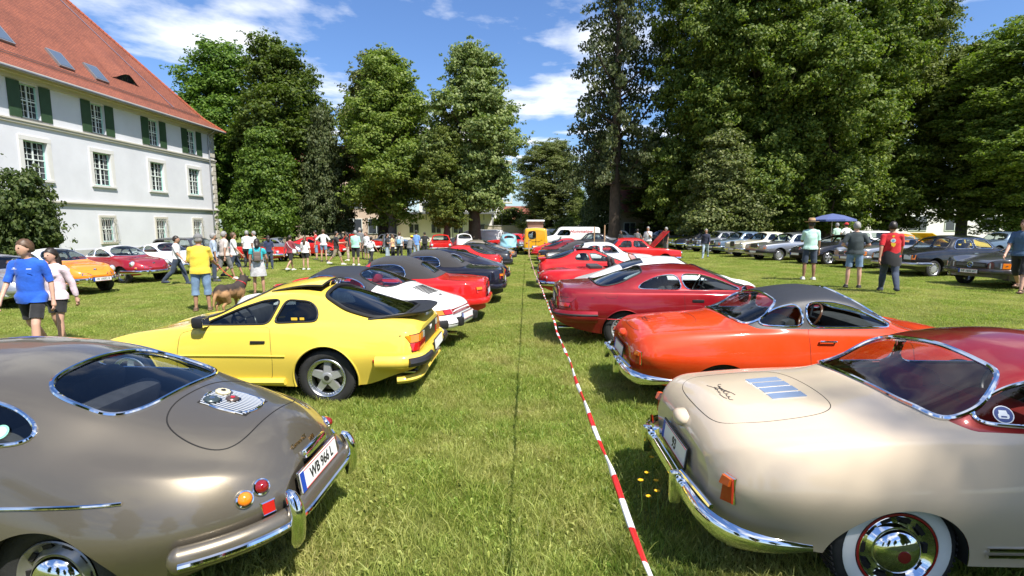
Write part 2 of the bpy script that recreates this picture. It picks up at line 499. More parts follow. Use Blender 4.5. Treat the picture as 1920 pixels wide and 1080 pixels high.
# ================================================================ grass blades (one object, instanced clumps)
def clump_mesh(n, rad_, h0, h1, wdt, seed, leafy=0):
    r = np.random.default_rng(seed)
    V = []; F = []
    for i in range(n):
        a = r.uniform(0, 6.28); d = rad_ * math.sqrt(r.uniform()); x, y = d * math.cos(a), d * math.sin(a)
        h = r.uniform(h0, h1); w_ = wdt * r.uniform(.7, 1.3); fa = r.uniform(0, 6.28); ln = r.uniform(.15, .95) * h; la = r.uniform(0, 6.28)
        c_, s_ = math.cos(fa) * w_, math.sin(fa) * w_
        o = len(V)
        for k, (t, ww) in enumerate(((0, 1), (.45, .85), (.8, .5))):
            bx, by = x + math.cos(la) * ln * t * t, y + math.sin(la) * ln * t * t
            z = h * (t - .18 * t * t)
            V += [(bx - c_ * ww, by - s_ * ww, z), (bx + c_ * ww, by + s_ * ww, z)]
        V.append((x + math.cos(la) * ln, y + math.sin(la) * ln, h * .80))
        F += [(o, o + 1, o + 3, o + 2), (o + 2, o + 3, o + 5, o + 4), (o + 4, o + 5, o + 6)]
    for i in range(leafy):
        a = r.uniform(0, 6.28); R_ = r.uniform(.010, .020); tl = r.uniform(.2, .9); o = len(V)
        cx, cy = r.uniform(-rad_, rad_), r.uniform(-rad_, rad_)
        ca, sa = math.cos(a), math.sin(a); zc = r.uniform(.03, .07)
        for (u, v, z) in ((0, 0, 0), (.5, .33, .5), (.5, -.33, .5), (1.0, 0, .55)):
            V.append((cx + R_ * 2 * (ca * u - sa * v), cy + R_ * 2 * (sa * u + ca * v), zc * (.4 + z * tl * 1.6)))
        F += [(o, o + 2, o + 3, o + 1)]
    me = bpy.data.meshes.new('grass_clump'); me.from_pydata(V, [], F)
    me.materials.append(leafmat('grass_blade', (.125, .208, .023), (.44, .46, .12), .40, .5))
    return me
def scatter(name, P, rot, scl, clumps, label):
    me = bpy.data.meshes.new(name); me.from_pydata(P.tolist(), [], [])
    a = me.attributes.new('rot', 'FLOAT', 'POINT'); a.data.foreach_set('value', rot)
    a = me.attributes.new('scl', 'FLOAT', 'POINT'); a.data.foreach_set('value', scl)
    o = bpy.data.objects.new(name, me); C.objects.link(o)
    ng = bpy.data.node_groups.new(name, 'GeometryNodeTree')
    ng.interface.new_socket('Geometry', in_out='INPUT', socket_type='NodeSocketGeometry'); ng.interface.new_socket('Geometry', in_out='OUTPUT', socket_type='NodeSocketGeometry')
    gi, go = N(ng, 'NodeGroupInput'), N(ng, 'NodeGroupOutput')
    ip = N(ng, 'GeometryNodeInstanceOnPoints'); jn = N(ng, 'GeometryNodeJoinGeometry')
    for cm in clumps:
        so = bpy.data.objects.new('grass_clump', cm)
        oi = N(ng, 'GeometryNodeObjectInfo'); oi.inputs['Object'].default_value = so; oi.inputs['As Instance'].default_value = True
        ng.links.new(oi.outputs['Geometry'], jn.inputs[0])
    ng.links.new(gi.outputs[0], ip.inputs['Points']); ng.links.new(jn.outputs[0], ip.inputs['Instance'])
    ip.inputs['Pick Instance'].default_value = True
    ar = N(ng, 'GeometryNodeInputNamedAttribute'); ar.data_type = 'FLOAT'; ar.inputs[0].default_value = 'rot'
    asn = N(ng, 'GeometryNodeInputNamedAttribute'); asn.data_type = 'FLOAT'; asn.inputs[0].default_value = 'scl'
    cx = N(ng, 'ShaderNodeCombineXYZ'); ng.links.new(ar.outputs[0], cx.inputs[2]); ng.links.new(cx.outputs[0], ip.inputs['Rotation'])
    cs = N(ng, 'ShaderNodeCombineXYZ')
    for k in range(3): ng.links.new(asn.outputs[0], cs.inputs[k])
    ng.links.new(cs.outputs[0], ip.inputs['Scale'])
    ng.links.new(ip.outputs[0], go.inputs[0])
    md = o.modifiers.new('scatter', 'NODES'); md.node_group = ng
    return tag(o, label, 'grass', kind='stuff')
# ================================================================ white building with red roof
plaster = mat('plaster_white', (.67, .68, .715), .85, var=.08, vscale=.45, bump=.08, bscale=9)
cream = mat('plaster_cream', (.56, .53, .45), .8, var=.06, vscale=1.5)
shutter_m = mat('shutter_green', (.035, .075, .035), .55, var=.15, vscale=3)
sash_m = mat('sash_white', (.72, .78, .74), .5); sash_t = mat('sash_turquoise', (.36, .62, .54), .5)
pane_m = mat('window_pane', (.02, .024, .03), .06, coat=.6)
curtain_m = mat('curtain', (.62, .58, .56), .9, var=.2, vscale=6)
iron = mat('wrought_iron', (.10, .095, .09), .6)
zinc = mat('zinc', (.34, .35, .36), .42, .7, var=.15)
def roof_material():
    m = bpy.data.materials.new('roof_tiles'); m.use_nodes = True
    t = m.node_tree; b = t.nodes['Principled BSDF']; b.inputs['Roughness'].default_value = .8
    g = N(t, 'ShaderNodeTexCoord'); mp = N(t, 'ShaderNodeMapping'); mp.inputs['Scale'].default_value = (1, 1, 1)
    sx = N(t, 'ShaderNodeSeparateXYZ'); t.links.new(g.outputs['Object'], sx.inputs[0])
    cb = N(t, 'ShaderNodeCombineXYZ')                      # along the eave and up the slope
    ad = N(t, 'ShaderNodeMath', operation='ADD'); t.links.new(sx.outputs[0], ad.inputs[0]); t.links.new(sx.outputs[1], ad.inputs[1])
    t.links.new(ad.outputs[0], cb.inputs[0]); t.links.new(sx.outputs[2], cb.inputs[1])
    br = N(t, 'ShaderNodeTexBrick'); br.inputs['Scale'].default_value = 1; br.inputs['Brick Width'].default_value = .19; br.inputs['Row Height'].default_value = .125; br.inputs['Mortar Size'].default_value = .012; br.inputs['Mortar Smooth'].default_value = .6
    br.inputs['Color1'].default_value = (.295, .094, .052, 1); br.inputs['Color2'].default_value = (.21, .066, .040, 1); br.inputs['Mortar'].default_value = (.12, .034, .02, 1); br.inputs['Bias'].default_value = -.2
    t.links.new(cb.outputs[0], br.inputs['Vector'])
    n = N(t, 'ShaderNodeTexNoise'); n.inputs['Scale'].default_value = .5; n.inputs['Detail'].default_value = 7
    t.links.new(g.outputs['Object'], n.inputs['Vector'])
    mx_ = N(t, 'ShaderNodeMix', data_type='RGBA', blend_type='MULTIPLY'); mx_.inputs[0].default_value = .6
    rp = N(t, 'ShaderNodeValToRGB'); rp.color_ramp.elements[0].position = .3; rp.color_ramp.elements[0].color = (.6, .58, .58, 1); rp.color_ramp.elements[1].position = .7; rp.color_ramp.elements[1].color = (1.1, 1.05, 1, 1)
    t.links.new(n.outputs['Fac'], rp.inputs[0]); t.links.new(br.outputs['Color'], mx_.inputs[6]); t.links.new(rp.outputs[0], mx_.inputs[7])
    t.links.new(mx_.outputs[2], b.inputs['Base Color'])
    bp = N(t, 'ShaderNodeBump'); bp.inputs['Strength'].default_value = .8; bp.inputs['Distance'].default_value = .03
    t.links.new(br.outputs['Fac'], bp.inputs['Height']); bp.invert = True; t.links.new(bp.outputs[0], b.inputs['Normal'])
    MATS['roof_tiles'] = m
    return m
roof_m = roof_material()

BX, BY0, BY1, EZ = -28.0, 10.0, 45.6, 10.5          # facade plane, ends and eave height
bld = empty('manor_building', (BX, (BY0 + BY1) / 2, 0), 0, 'white three storey manor with red tiled hip roof and green shutters', 'building')
def bl(p): return np.array(p, float) - np.array((BX, (BY0 + BY1) / 2, 0))
class Rel:
    """build in world coordinates under a thing's root"""
    def __init__(self, root): self.r = root; self.o = np.array(root.location[:])
    def __call__(self, mb, name, m, parent=None, smooth_=False):
        mb.v = [v - self.o for v in mb.v]
        return mb.build(name, m, parent or self.r, smooth_)
rb = Rel(bld)
cols = [15.6, 20.0, 24.3, 28.75, 33.3, 38.3, 42.6]
holes = []
for y in cols:
    holes += [(y - .55, y + .55, 1.0, 2.6, 0), (y - .72, y + .72, 4.7, 6.8, 1), (y - .55, y + .55, 8.05, 9.9, 2)]
# facade with real openings
ysg = sorted({BY0, BY1} | {h[0] for h in holes} | {h[1] for h in holes}); zsg = sorted({-.3, EZ} | {h[2] for h in holes} | {h[3] for h in holes})
mb = MB()
for i in range(len(ysg) - 1):
    for j in range(len(zsg) - 1):
        cy, cz = (ysg[i] + ysg[i + 1]) / 2, (zsg[j] + zsg[j + 1]) / 2
        if any(h[0] < cy < h[1] and h[2] < cz < h[3] for h in holes): continue
        mb.add([(BX, ysg[i], zsg[j]), (BX, ysg[i + 1], zsg[j]), (BX, ysg[i + 1], zsg[j + 1]), (BX, ysg[i], zsg[j + 1])], [(0, 1, 2, 3)])
for h in holes:      # reveals
    d = .28
    y0, y1, z0, z1 = h[:4]
    mb.add([(BX, y0, z0), (BX, y1, z0), (BX, y1, z1), (BX, y0, z1), (BX - d, y0, z0), (BX - d, y1, z0), (BX - d, y1, z1), (BX - d, y0, z1)], [(0, 4, 5, 1), (1, 5, 6, 2), (2, 6, 7, 3), (3, 7, 4, 0)])
mb.add([(BX, BY1, -.3), (BX - 15, BY1, -.3), (BX - 15, BY1, EZ), (BX, BY1, EZ), (BX, BY0, -.3), (BX - 15, BY0, -.3), (BX - 15, BY0, EZ), (BX, BY0, EZ)], [(0, 1, 2, 3), (4, 5, 6, 7), (1, 5, 6, 2)])
wall = rb(mb, 'wall', plaster)
for (z0, z1, pr, m, nm) in ((3.30, 3.52, .10, cream, 'string_course'), (3.42, 3.50, .16, cream, 'course_moulding'), (7.66, 7.90, .10, cream, 'string_course'), (7.80, 7.88, .15, cream, 'course_moulding'), (10.0, 10.46, .12, cream, 'cornice'), (10.25, 10.44, .34, cream, 'cornice_moulding'), (-.3, .55, .06, mat('plinth', (.42, .42, .42), .85, var=.15), 'plinth')):
    rb(MB().box((BX + pr / 2, (BY0 + BY1) / 2, (z0 + z1) / 2), (pr, BY1 - BY0 + pr, z1 - z0)), nm, m)
for k in range(24):   # corner stones
    z = .6 + k * .395; ln = .62 if k % 2 else .42
    if 3.2 < z + .18 < 3.6 or 7.6 < z + .18 < 7.95 or z > 9.7: continue
    rb(MB().rbox((BX + .02, BY1 - ln / 2 + .02, z + .18), (.08, ln, .36), .02), 'corner_stone', cream)
def bar_grid(mb, y0, y1, z0, z1, x, nc, nr, t=.022):
    for i in range(1, nc): mb.box((x, y0 + (y1 - y0) * i / nc, (z0 + z1) / 2), (.03, t, z1 - z0))
    for j in range(1, nr): mb.box((x, (y0 + y1) / 2, z0 + (z1 - z0) * j / nr), (.028, y1 - y0, t))
for (y0, y1, z0, z1, fl) in holes:
    cy, cz, ww, hh = (y0 + y1) / 2, (z0 + z1) / 2, y1 - y0, z1 - z0
    wroot = rb(MB().box((BX - .19, y0 + .035, cz), (.07, .07, hh)).box((BX - .19, y1 - .035, cz), (.07, .07, hh)).box((BX - .19, cy, z0 + .03), (.07, ww, .06)).box((BX - .19, cy, z1 - .03), (.07, ww, .06)), 'window', sash_t)
    wroot['label'] = 'sash window with white glazing bars'
    def sub(mb, nm, m): 
        mb.v = [v - rb.o for v in mb.v]; return mb.build(nm, m, wroot)
    for (pa, pb) in ((y0 + .07, cy), (cy, y1 - .07)):
        for (qa, qb) in ((z0 + .06, z0 + hh * .52), (z0 + hh * .52, z1 - .06)):
            sub(MB().box((BX - .20, (pa + pb) / 2, (qa + qb) / 2), (.012, pb - pa, qb - qa)), 'pane', pane_m)
    g = MB().box((BX - .17, cy, cz), (.05, .07, hh - .1)).box((BX - .165, cy, z0 + hh * .52), (.05, ww - .12, .06))
    bar_grid(g, y0 + .07, y1 - .07, z0 + .06, z1 - .06, BX - .185, 4, {0: 2, 1: 6, 2: 5}[fl])
    sub(g, 'glazing_bars', sash_m)
    if fl != 2:
        s_ = .24 if fl == 1 else .14
        for (c3, s3, nm) in (((BX + .035, y0 - s_ / 2, cz), (.07, s_, hh + .02), 'jamb'), ((BX + .035, y1 + s_ / 2, cz), (.07, s_, hh + .02), 'jamb'), ((BX + .04, cy, z1 + s_ / 2 + .01), (.08, ww + 2 * s_, s_), 'lintel'), ((BX + .06, cy, z0 - .07), (.13, ww + 2 * s_, .13), 'window_sill')):
            rb(MB().box(c3, s3), nm, cream if fl == 0 else mat('surround_white', (.66, .65, .62), .8, var=.04), wroot)
    if fl == 0:      # bellied iron basket
        g = MB()
        for y in np.linspace(y0 - .05, y1 + .05, 8):
            g.tube([(BX + .06, y, z1 + .02), (BX + .20, y, z1 - .15), (BX + .24, y, cz), (BX + .34, y, z0 + .35), (BX + .30, y, z0 + .05), (BX + .06, y, z0 - .04)], .011, 5)
        for z, xo in ((z1 - .15, .20), (cz + .2, .225), (cz - .25, .28), (z0 + .08, .31)):
            g.tube([(BX + .03, y0 - .06, z), (BX + xo, y0 - .06, z), (BX + xo, y1 + .06, z), (BX + .03, y1 + .06, z)], .012, 5)
        rb(g, 'window_grille', mat('grille_grey', (.42, .41, .38), .6), wroot)
    if fl == 2:
        for sg, ye in ((-1, y0), (1, y1)):
            yc = ye + sg * .36
            sh_ = rb(MB().box((BX + .045, yc, cz), (.05, .68, hh + .1)), 'shutter', shutter_m, wroot)
        rb(MB().box((BX + .02, cy, z0 - .04), (.1, ww + .1, .07)), 'window_sill', zinc, wroot)
# roof: hipped, with a gentler foot
OV = .74
def slope_z(d):          # height over the eave at distance d in from the eave edge
    return np.interp(d, [0, 1.2, 9.2], [0, .95, 10.9])
e0x, e1y, e0y = BX + OV, BY1 + OV, BY0 - OV
RD = 9.2
mb = MB()
ds = [0, .6, 1.2, 3, 5, 7, RD]
top = []
for k, d in enumerate(ds):
    z = EZ - .12 + float(slope_z(d)); top.append([(e0x - d, e0y + d, z), (e0x - d, e1y - d, z), (e0x - 2 * RD + d, e1y - d, z), (e0x - 2 * RD + d, e0y + d, z)])
for k in range(len(ds) - 1):
    a, b_ = top[k], top[k + 1]
    for i in range(4): mb.add([a[i], a[(i + 1) % 4], b_[(i + 1) % 4], b_[i]], [(0, 1, 2, 3)])
roof = rb(mb, 'roof', roof_m)
rb(MB().box((e0x - OV / 2, (e0y + e1y) / 2, EZ - .04), (OV, e1y - e0y, .05)), 'soffit', cream)
# hip tiles and gutter, conductor wire, snow rail
hip = [(e0x - d, e1y - d, EZ - .10 + float(slope_z(d))) for d in np.linspace(0, RD, 60)]
for k in range(0, 58):
    rb(MB().tube([hip[k], np.array(hip[k]) * .05 + np.array(hip[k + 1]) * .95], [.13, .11], 7), 'ridge_tile', mat('ridge_red', (.33, .08, .035), .8, var=.2))
gut = [(e0x + .05, y, EZ - .16) for y in np.linspace(e0y, e1y, 10)]
rb(MB().tube(gut, .085, 8), 'gutter', zinc, None, True)
rb(MB().tube([(BX + .12, BY1 - .85, z) for z in (EZ - .5, 8, 6, 4, 2, .2)], .06, 8).tube([(e0x + .03, BY1 - .85, EZ - .2), (BX + .5, BY1 - .85, EZ - .35), (BX + .12, BY1 - .85, EZ - .6)], .055, 8), 'downpipe', zinc, None, True)
def on_roof(y, d, up=0.0):
    return np.array((e0x - d, y, EZ - .12 + float(slope_z(d)) + up))
for d in (1.15, 1.3): rb(MB().tube([on_roof(y, d, .10) for y in np.linspace(e0y + 1.2, e1y - 1.6, 30)], .018, 5), 'snow_rail', iron)
rb(MB().tube([on_roof(y, d, .06) for y, d in ((41.6, 1.3), (40.0, 4), (38.2, 7), (37.2, RD))], .03, 4), 'conductor_wire', alloy)
sl = math.atan2(9.95, 8.0)
for y, d, hh_ in ((28.9, 2.3, 1.4), (32.3, 1.95, 1.35), (34.9, 1.9, 1.35), (22.0, 2.6, 1.5)):
    p = on_roof(y, d, .10); Rm = roty(sl)
    o = rb(MB().box(p, (hh_, 1.05, .14), Rm), 'skylight', zinc)
    rb(MB().box(p + Rm @ np.array((0, 0, .075)), (hh_ - .2, .86, .02), Rm), 'skylight_pane', mat('skylight_glass', (.10, .13, .17), .08, coat=.8), o)
# eyebrow dormer
mb = MB(); k = 17; rows = []
for s_, lift in ((0, 1.0), (1.0, .62), (2.2, .0)):
    row = []
    for t in np.linspace(-1, 1, k):
        base = on_roof(37.8 + t * 1.35, 2.15 + s_)
        row.append(base + np.array((.25 * lift * (1 - abs(t)) * (s_ == 0), 0, (.50 * (1 + math.cos(math.pi * t)) / 2) * lift + .015)))
    rows.append(row)
mb.add(np.array(rows).reshape(-1, 3), [(i * k + j, i * k + j + 1, (i + 1) * k + j + 1, (i + 1) * k + j) for i in range(2) for j in range(k - 1)])
o = rb(mb, 'eyebrow_dormer', roof_m, None, True)
r0 = rows[0]; bs = [on_roof(37.8 + t * 1.35, 2.15, .03) for t in np.linspace(-1, 1, k)]
mb = MB().add(np.array(r0 + bs) + np.array((-.06, 0, -.02)), [(i, i + 1, k + i + 1, k + i) for i in range(k - 1)])
rb(mb, 'dormer_window', pane_m, o)

# ================================================================ houses and walls behind the trees
def block(name, label, x0, x1, y0, y1, h, wm, rows, cols_, win=(1.6, 1.5), roof=None, z0=1.2, storey=3.1, roofm=None, parapet=True, faces=('s',)):
    root = empty(name, ((x0 + x1) / 2, (y0 + y1) / 2, 0), 0, label, 'building')
    q = Rel(root)
    q(MB().box(((x0 + x1) / 2, (y0 + y1) / 2, h / 2 - .2), (x1 - x0, y1 - y0, h + .4)), 'wall', wm)
    for r in range(rows):
        for k in range(cols_):
            cx = x0 + (x1 - x0) * (k + .5) / cols_; z = z0 + r * storey
            f = q(MB().box((cx, y0 - .03, z + win[1] / 2), (win[0] + .16, .10, win[1] + .16)), 'window', sash_m)
            q(MB().box((cx, y0 - .085, z + win[1] / 2), (win[0], .03, win[1])), 'pane', mat('far_pane', (.06, .07, .085), .1, coat=.5), f)
            q(MB().box((cx, y0 - .105, z + win[1] / 2), (.06, .03, win[1])), 'mullion', sash_m, f)
    if roof:
        w_ = (y1 - y0) / 2
        mb = MB().add([(x0 - .4, y0 - .5, h), (x1 + .4, y0 - .5, h), (x1 + .4, y1 + .5, h), (x0 - .4, y1 + .5, h), (x0 + .6, (y0 + y1) / 2, h + roof), (x1 - .6, (y0 + y1) / 2, h + roof)], [(0, 1, 5, 4), (1, 2, 5), (2, 3, 4, 5), (3, 0, 4)])
        q(mb, 'roof', roofm or roof_m)
    elif parapet:
        q(MB().box(((x0 + x1) / 2, (y0 + y1) / 2, h + .12), (x1 - x0 + .3, y1 - y0 + .3, .24)), 'roof', mat('flat_roof_edge', (.5, .5, .48), .7))
    return root
white_far = mat('render_white', (.78, .76, .72), .85, var=.05, vscale=.4)
peach = mat('render_peach', (.66, .52, .40), .85, var=.08, vscale=.4)
block('house', 'peach two storey house glimpsed between the left trees', -31, -17, 62, 72, 8.4, peach, 2, 5, (1.9, 1.7), 4.0)
tower = block('apartment_block', 'white flat roofed apartment block behind the middle trees', -16.5, -4.2, 78, 92, 16.5, white_far, 4, 5, (1.3, 1.5))
q = Rel(tower)
for r in range(4):
    q(MB().box((-3.3, 80, 2.6 + r * 3.1), (1.9, 3.6, .16)), 'balcony', white_far)
    q(MB().box((-2.4, 80, 3.15 + r * 3.1), (.08, 3.6, 1.0)), 'balcony_rail', mat('rail_white', (.66, .66, .64), .6))
ann = block('low_annex', 'low white annex with grey canopy in front of the apartment block', -19, -4.6, 66, 72, 3.6, white_far, 1, 5, (1.2, 1.1), None, 1.2)
q = Rel(ann)
q(MB().box((-11.8, 65.4, 3.7), (15, 1.8, .22)), 'canopy', zinc)
for x in np.linspace(-17.5, -5.5, 14): q(MB().box((x, 65.0, 3.2), (.12, .1, .7)), 'canopy_slat', zinc)
wl = tag(MB().box((0, 0, 0), (26, .3, 2.2)).build('garden_wall', mat('wall_sand', (.50, .44, .36), .85, var=.12, vscale=.8), None, loc=(7.5, 66, 1.0)), 'long sand coloured garden wall at the end of the aisle', 'wall')
MB().box((0, 0, 1.14), (26.1, .42, .09)).build('coping', mat('coping_grey', (.40, .38, .35), .8), wl)
block('house', 'house with red roof beside the apartment block, far off', -6.5, 1.5, 96, 106, 3.4, white_far, 1, 3, (1.2, 1.3), 2.6)
block('cottage', 'cottage with dark red roof behind the tall conifer', 10.5, 17.0, 58, 66, 3.6, mat('render_tan', (.48, .40, .32), .85), 1, 3, (1.2, 1.2), 3.6)
block('cottage', 'cream cottage in the shade of the big right trees', 19.5, 30, 64, 72, 3.4, mat('render_cream', (.62, .54, .42), .85), 1, 4, (1.2, 1.2), 3.4)
block('hall', 'long white hall behind the trees on the right', 40, 78, 62, 74, 5.2, white_far, 1, 9, (2.0, 1.6), None, 1.6)
# ================================================================ trees
bark = mat('bark_brown', (.085, .062, .045), .95, var=.35, vscale=3, bump=.6, bscale=14)
bark_grey = mat('bark_grey', (.16, .145, .125), .95, var=.3, vscale=3, bump=.5, bscale=14)
def leaf_cloud(cen, rad_, nleaf, size, droop, r, out_dir, flat=.55, upb=.55):
    """quads of foliage around cluster centres; returns vertex array (n*4,3)"""
    n = len(cen) * nleaf
    c = np.repeat(cen, nleaf, 0); od = np.repeat(out_dir, nleaf, 0); rr = np.repeat(rad_, nleaf)
    d = r.normal(size=(n, 3)); d /= np.linalg.norm(d, axis=1, keepdims=True)
    p = c + d * (rr * r.uniform(.25, 1, n) ** .5)[:, None] * np.array((1, 1, flat))
    nrm = d * .6 + od * .45 + r.normal(size=(n, 3)) * .55 + np.array((0, 0, upb))
    nrm /= np.linalg.norm(nrm, axis=1, keepdims=True)
    a = np.cross(nrm, r.normal(size=(n, 3))); a /= np.linalg.norm(a, axis=1, keepdims=True)
    a[:, 2] -= droop; a /= np.linalg.norm(a, axis=1, keepdims=True)
    b = np.cross(nrm, a); b /= np.maximum(np.linalg.norm(b, axis=1, keepdims=True), 1e-6)
    s = size * r.uniform(.6, 1.35, n)[:, None]
    V = np.stack([p - a * s * .55, p + b * s * .36 + nrm * s * .05, p + a * s * .62, p - b * s * .36 + nrm * s * .05], 1)
    return V.reshape(-1, 3)
def quads_mesh(V, name):
    n = len(V) // 4
    me = bpy.data.meshes.new(name)
    me.vertices.add(len(V)); me.vertices.foreach_set('co', V.astype(np.float32).ravel())
    me.loops.add(4 * n); me.loops.foreach_set('vertex_index', np.arange(4 * n, dtype=np.int32))
    me.polygons.add(n); me.polygons.foreach_set('loop_start', np.arange(0, 4 * n, 4, dtype=np.int32)); me.polygons.foreach_set('loop_total', np.full(n, 4, np.int32))
    me.update(); me.validate()
    return me
def crown_broad(h, w_, base, seed, lobes=26, clusters=900, nleaf=34, size=.30, droop=.1, shape='oval', crad=(.5, .95)):
    """lobed crown from base to h, w_ half width; returns mesh and lobe centres"""
    r = np.random.default_rng(seed)
    L_ = []
    for i in range(lobes):
        t = (i + .5) / lobes
        z = base + (h - base) * (t ** .9)
        k = (z - base) / (h - base)
        prof = {'oval': math.sin(math.pi * min(1, .16 + .80 * k)) ** .7, 'column': (1 - max(0, k - .55) / .45 * .75) * min(1, .5 + k * 2.5), 'cone': (1 - k) * .9 + .12, 'round': math.sin(math.pi * (.08 + .86 * k)) ** .6}[shape]
        a = i * 2.4 + r.uniform(-.5, .5)
        d = w_ * prof * r.uniform(.35, .78)
        lr = w_ * r.uniform(.30, .46) * (.55 + .45 * prof)
        L_.append((d * math.cos(a), d * math.sin(a), z - lr * .3, lr))
    L_ = np.array(L_)
    wgt = L_[:, 3] ** 2; wgt /= wgt.sum()
    idx = r.choice(len(L_), clusters, p=wgt)
    d = r.normal(size=(clusters, 3)); d[:, 2] = d[:, 2] * .9 + .12; d /= np.linalg.norm(d, axis=1, keepdims=True)
    cen = L_[idx, :3] + d * (L_[idx, 3] * r.uniform(.55, 1.08, clusters))[:, None] * np.array((1, 1, .85))
    keep = cen[:, 2] > base * .9
    cen, d = cen[keep], d[keep]
    V = leaf_cloud(cen, r.uniform(crad[0], crad[1], len(cen)), nleaf, size, droop, r, d)
    m = clusters // 2                                         # loose sprays that feather the outline
    i2 = r.choice(len(cen), m)
    c2 = cen[i2] + d[i2] * r.uniform(.45, 1.25, m)[:, None]
    V = np.concatenate([V, leaf_cloud(c2, r.uniform(.16, .40, m), nleaf // 5, size * .9, droop, r, d[i2])])
    return quads_mesh(V, 'crown'), L_
def crown_conifer(h, w_, base, seed, whorls=22, size=.25, droop=1.1):
    r = np.random.default_rng(seed); cen = []; od = []; rd = []; limbs = []
    for i in range(whorls):
        k = (i + .5) / whorls; z = base + (h - base) * k
        ln = w_ * (1 - k) ** .62 * r.uniform(.8, 1.1) + .35
        nb = 6 if k < .8 else 4
        for j in range(nb):
            a = j * 6.283 / nb + i * 1.1 + r.uniform(-.3, .3); l2 = ln * r.uniform(.5, 1.15)
            limbs.append((a, z, l2))
            for s_ in np.linspace(.30, 1, max(2, int(l2 / .55))):
                zz = z - .30 * l2 * s_ ** 1.6 + .10 * l2 * s_
                cen.append((l2 * s_ * math.cos(a), l2 * s_ * math.sin(a), zz - .25)); od.append((math.cos(a), math.sin(a), .1)); rd.append(.42)
    cen = np.array(cen); V = leaf_cloud(cen, np.array(rd), 40, size, droop, r, np.array(od), 1.25, .1)
    return quads_mesh(V, 'crown'), limbs
def trunk_mesh(h, r0, limbs, base, seed, straight=True):
    r = np.random.default_rng(seed); mb = MB()
    n = 12; zs_ = np.linspace(-.3, h, n)
    off = np.cumsum(r.normal(size=(n, 2)) * (.04 if straight else .12), 0); off -= off[0]
    P = np.c_[off, zs_]
    rr_ = r0 * np.interp(zs_ / h, [-.05, 0.02, .08, .5, 1], [1.5, 1.25, 1.0, .62, .10])
    mb.tube(P, rr_, 12)
    for (x, y, z, lr) in limbs:
        z0 = max(base * .8, z - math.hypot(x, y) * r.uniform(.6, 1.0) - .6); z0 = min(z0, h * .9)
        i = np.interp(z0, zs_, np.arange(n)); p0 = np.array([np.interp(i, range(n), P[:, k]) for k in range(3)])
        p1 = np.array((x, y, z)); m1 = p0 * .45 + p1 * .55 + np.array((0, 0, -.08 * np.linalg.norm(p1 - p0)))
        rl = r0 * .30 * (1 - z0 / h * .6)
        mb.tube([p0, m1, p1], [rl, rl * .6, rl * .22], 6)
    return mb.mesh('trunk', True, 60)
_tree_kinds = {}
def tree(kind, x, y, s, rz, label, name='tree', sz=None, leaf=None, group=None, z=None):
    cr, tr, lm, bm_ = _tree_kinds[kind]
    root = empty(name, (x, y, gzf(x, y) if z is None else z), rz, label, 'tree', group)
    root.scale = (s, s, sz or s)
    o = bpy.data.objects.new('trunk', tr); C.objects.link(o); o.parent = root
    o.data.materials.clear() if not o.data.materials else None
    if not tr.materials: tr.materials.append(bm_)
    o2 = bpy.data.objects.new('crown', cr); C.objects.link(o2); o2.parent = root
    if not cr.materials: cr.materials.append(lm)
    if leaf:
        o2.material_slots[0].link = 'OBJECT'; o2.material_slots[0].material = leaf
    return root
lf_maple = leafmat('leaf_maple', (.050, .105, .014), (.150, .220, .030), .34)
lf_linden = leafmat('leaf_linden', (.080, .120, .032), (.235, .255, .085), .30)
lf_beech = leafmat('leaf_beech', (.048, .084, .013), (.190, .210, .036), .33)
lf_spruce = leafmat('leaf_spruce', (.042, .075, .022), (.125, .150, .050), .2)
lf_light = leafmat('leaf_light', (.095, .155, .024), (.230, .280, .055), .36)
lf_bush = leafmat('leaf_bush', (.028, .060, .012), (.120, .160, .045), .3)
def kind(name, cr_l, h, r0, base, lm, bm_, seed):
    cr, L_ = cr_l
    _tree_kinds[name] = (cr, trunk_mesh(h * .92, r0, L_, base, seed), lm, bm_)
kind('maple_a', crown_broad(19.5, 4.6, 3.2, 1, 30, 1250, 54, .235, .05, 'oval'), 19.5, .38, 3.2, lf_maple, bark_grey, 1)
kind('maple_b', crown_broad(19.0, 4.3, 2.8, 2, 28, 1150, 54, .235, .10, 'column'), 19.0, .40, 2.8, lf_maple, bark_grey, 2)
kind('linden', crown_broad(19.0, 4.2, 4.2, 3, 34, 1250, 54, .23, .75, 'column', (.40, .78)), 19.0, .55, 4.2, lf_linden, bark, 3)
kind('linden_small', crown_broad(13.0, 4.6, 1.6, 4, 30, 1050, 48, .25, .65, 'cone'), 13.0, .30, 1.6, lf_linden, bark, 4)
kind('beech', crown_broad(27, 6.2, 1.6, 5, 46, 2300, 72, .205, .25, 'oval', (.48, .92)), 27, .60, 1.6, lf_beech, bark, 5)
kind('beech_b', crown_broad(25, 5.6, 2.0, 6, 40, 2000, 72, .205, .35, 'round', (.48, .92)), 25, .55, 2.0, lf_beech, bark, 6)
cm, lb = crown_conifer(28, 5.0, 6.0, 7)
_tree_kinds['spruce'] = (cm, trunk_mesh(28, .52, [(l * math.cos(a) * .85, l * math.sin(a) * .85, z - .15 * l, .3) for a, z, l in lb[::2]], 7.0, 7), lf_spruce, bark)
kind('bush', crown_broad(4.6, 2.6, .1, 8, 22, 620, 34, .22, .05, 'round', (.3, .6)), 4.2, .10, .4, lf_bush, bark, 8)
kind('sapling', crown_broad(5.0, 1.8, 1.0, 9, 14, 260, 30, .24, .2, 'oval', (.3, .55)), 4.8, .08, 1.0, lf_light, bark_grey, 9)

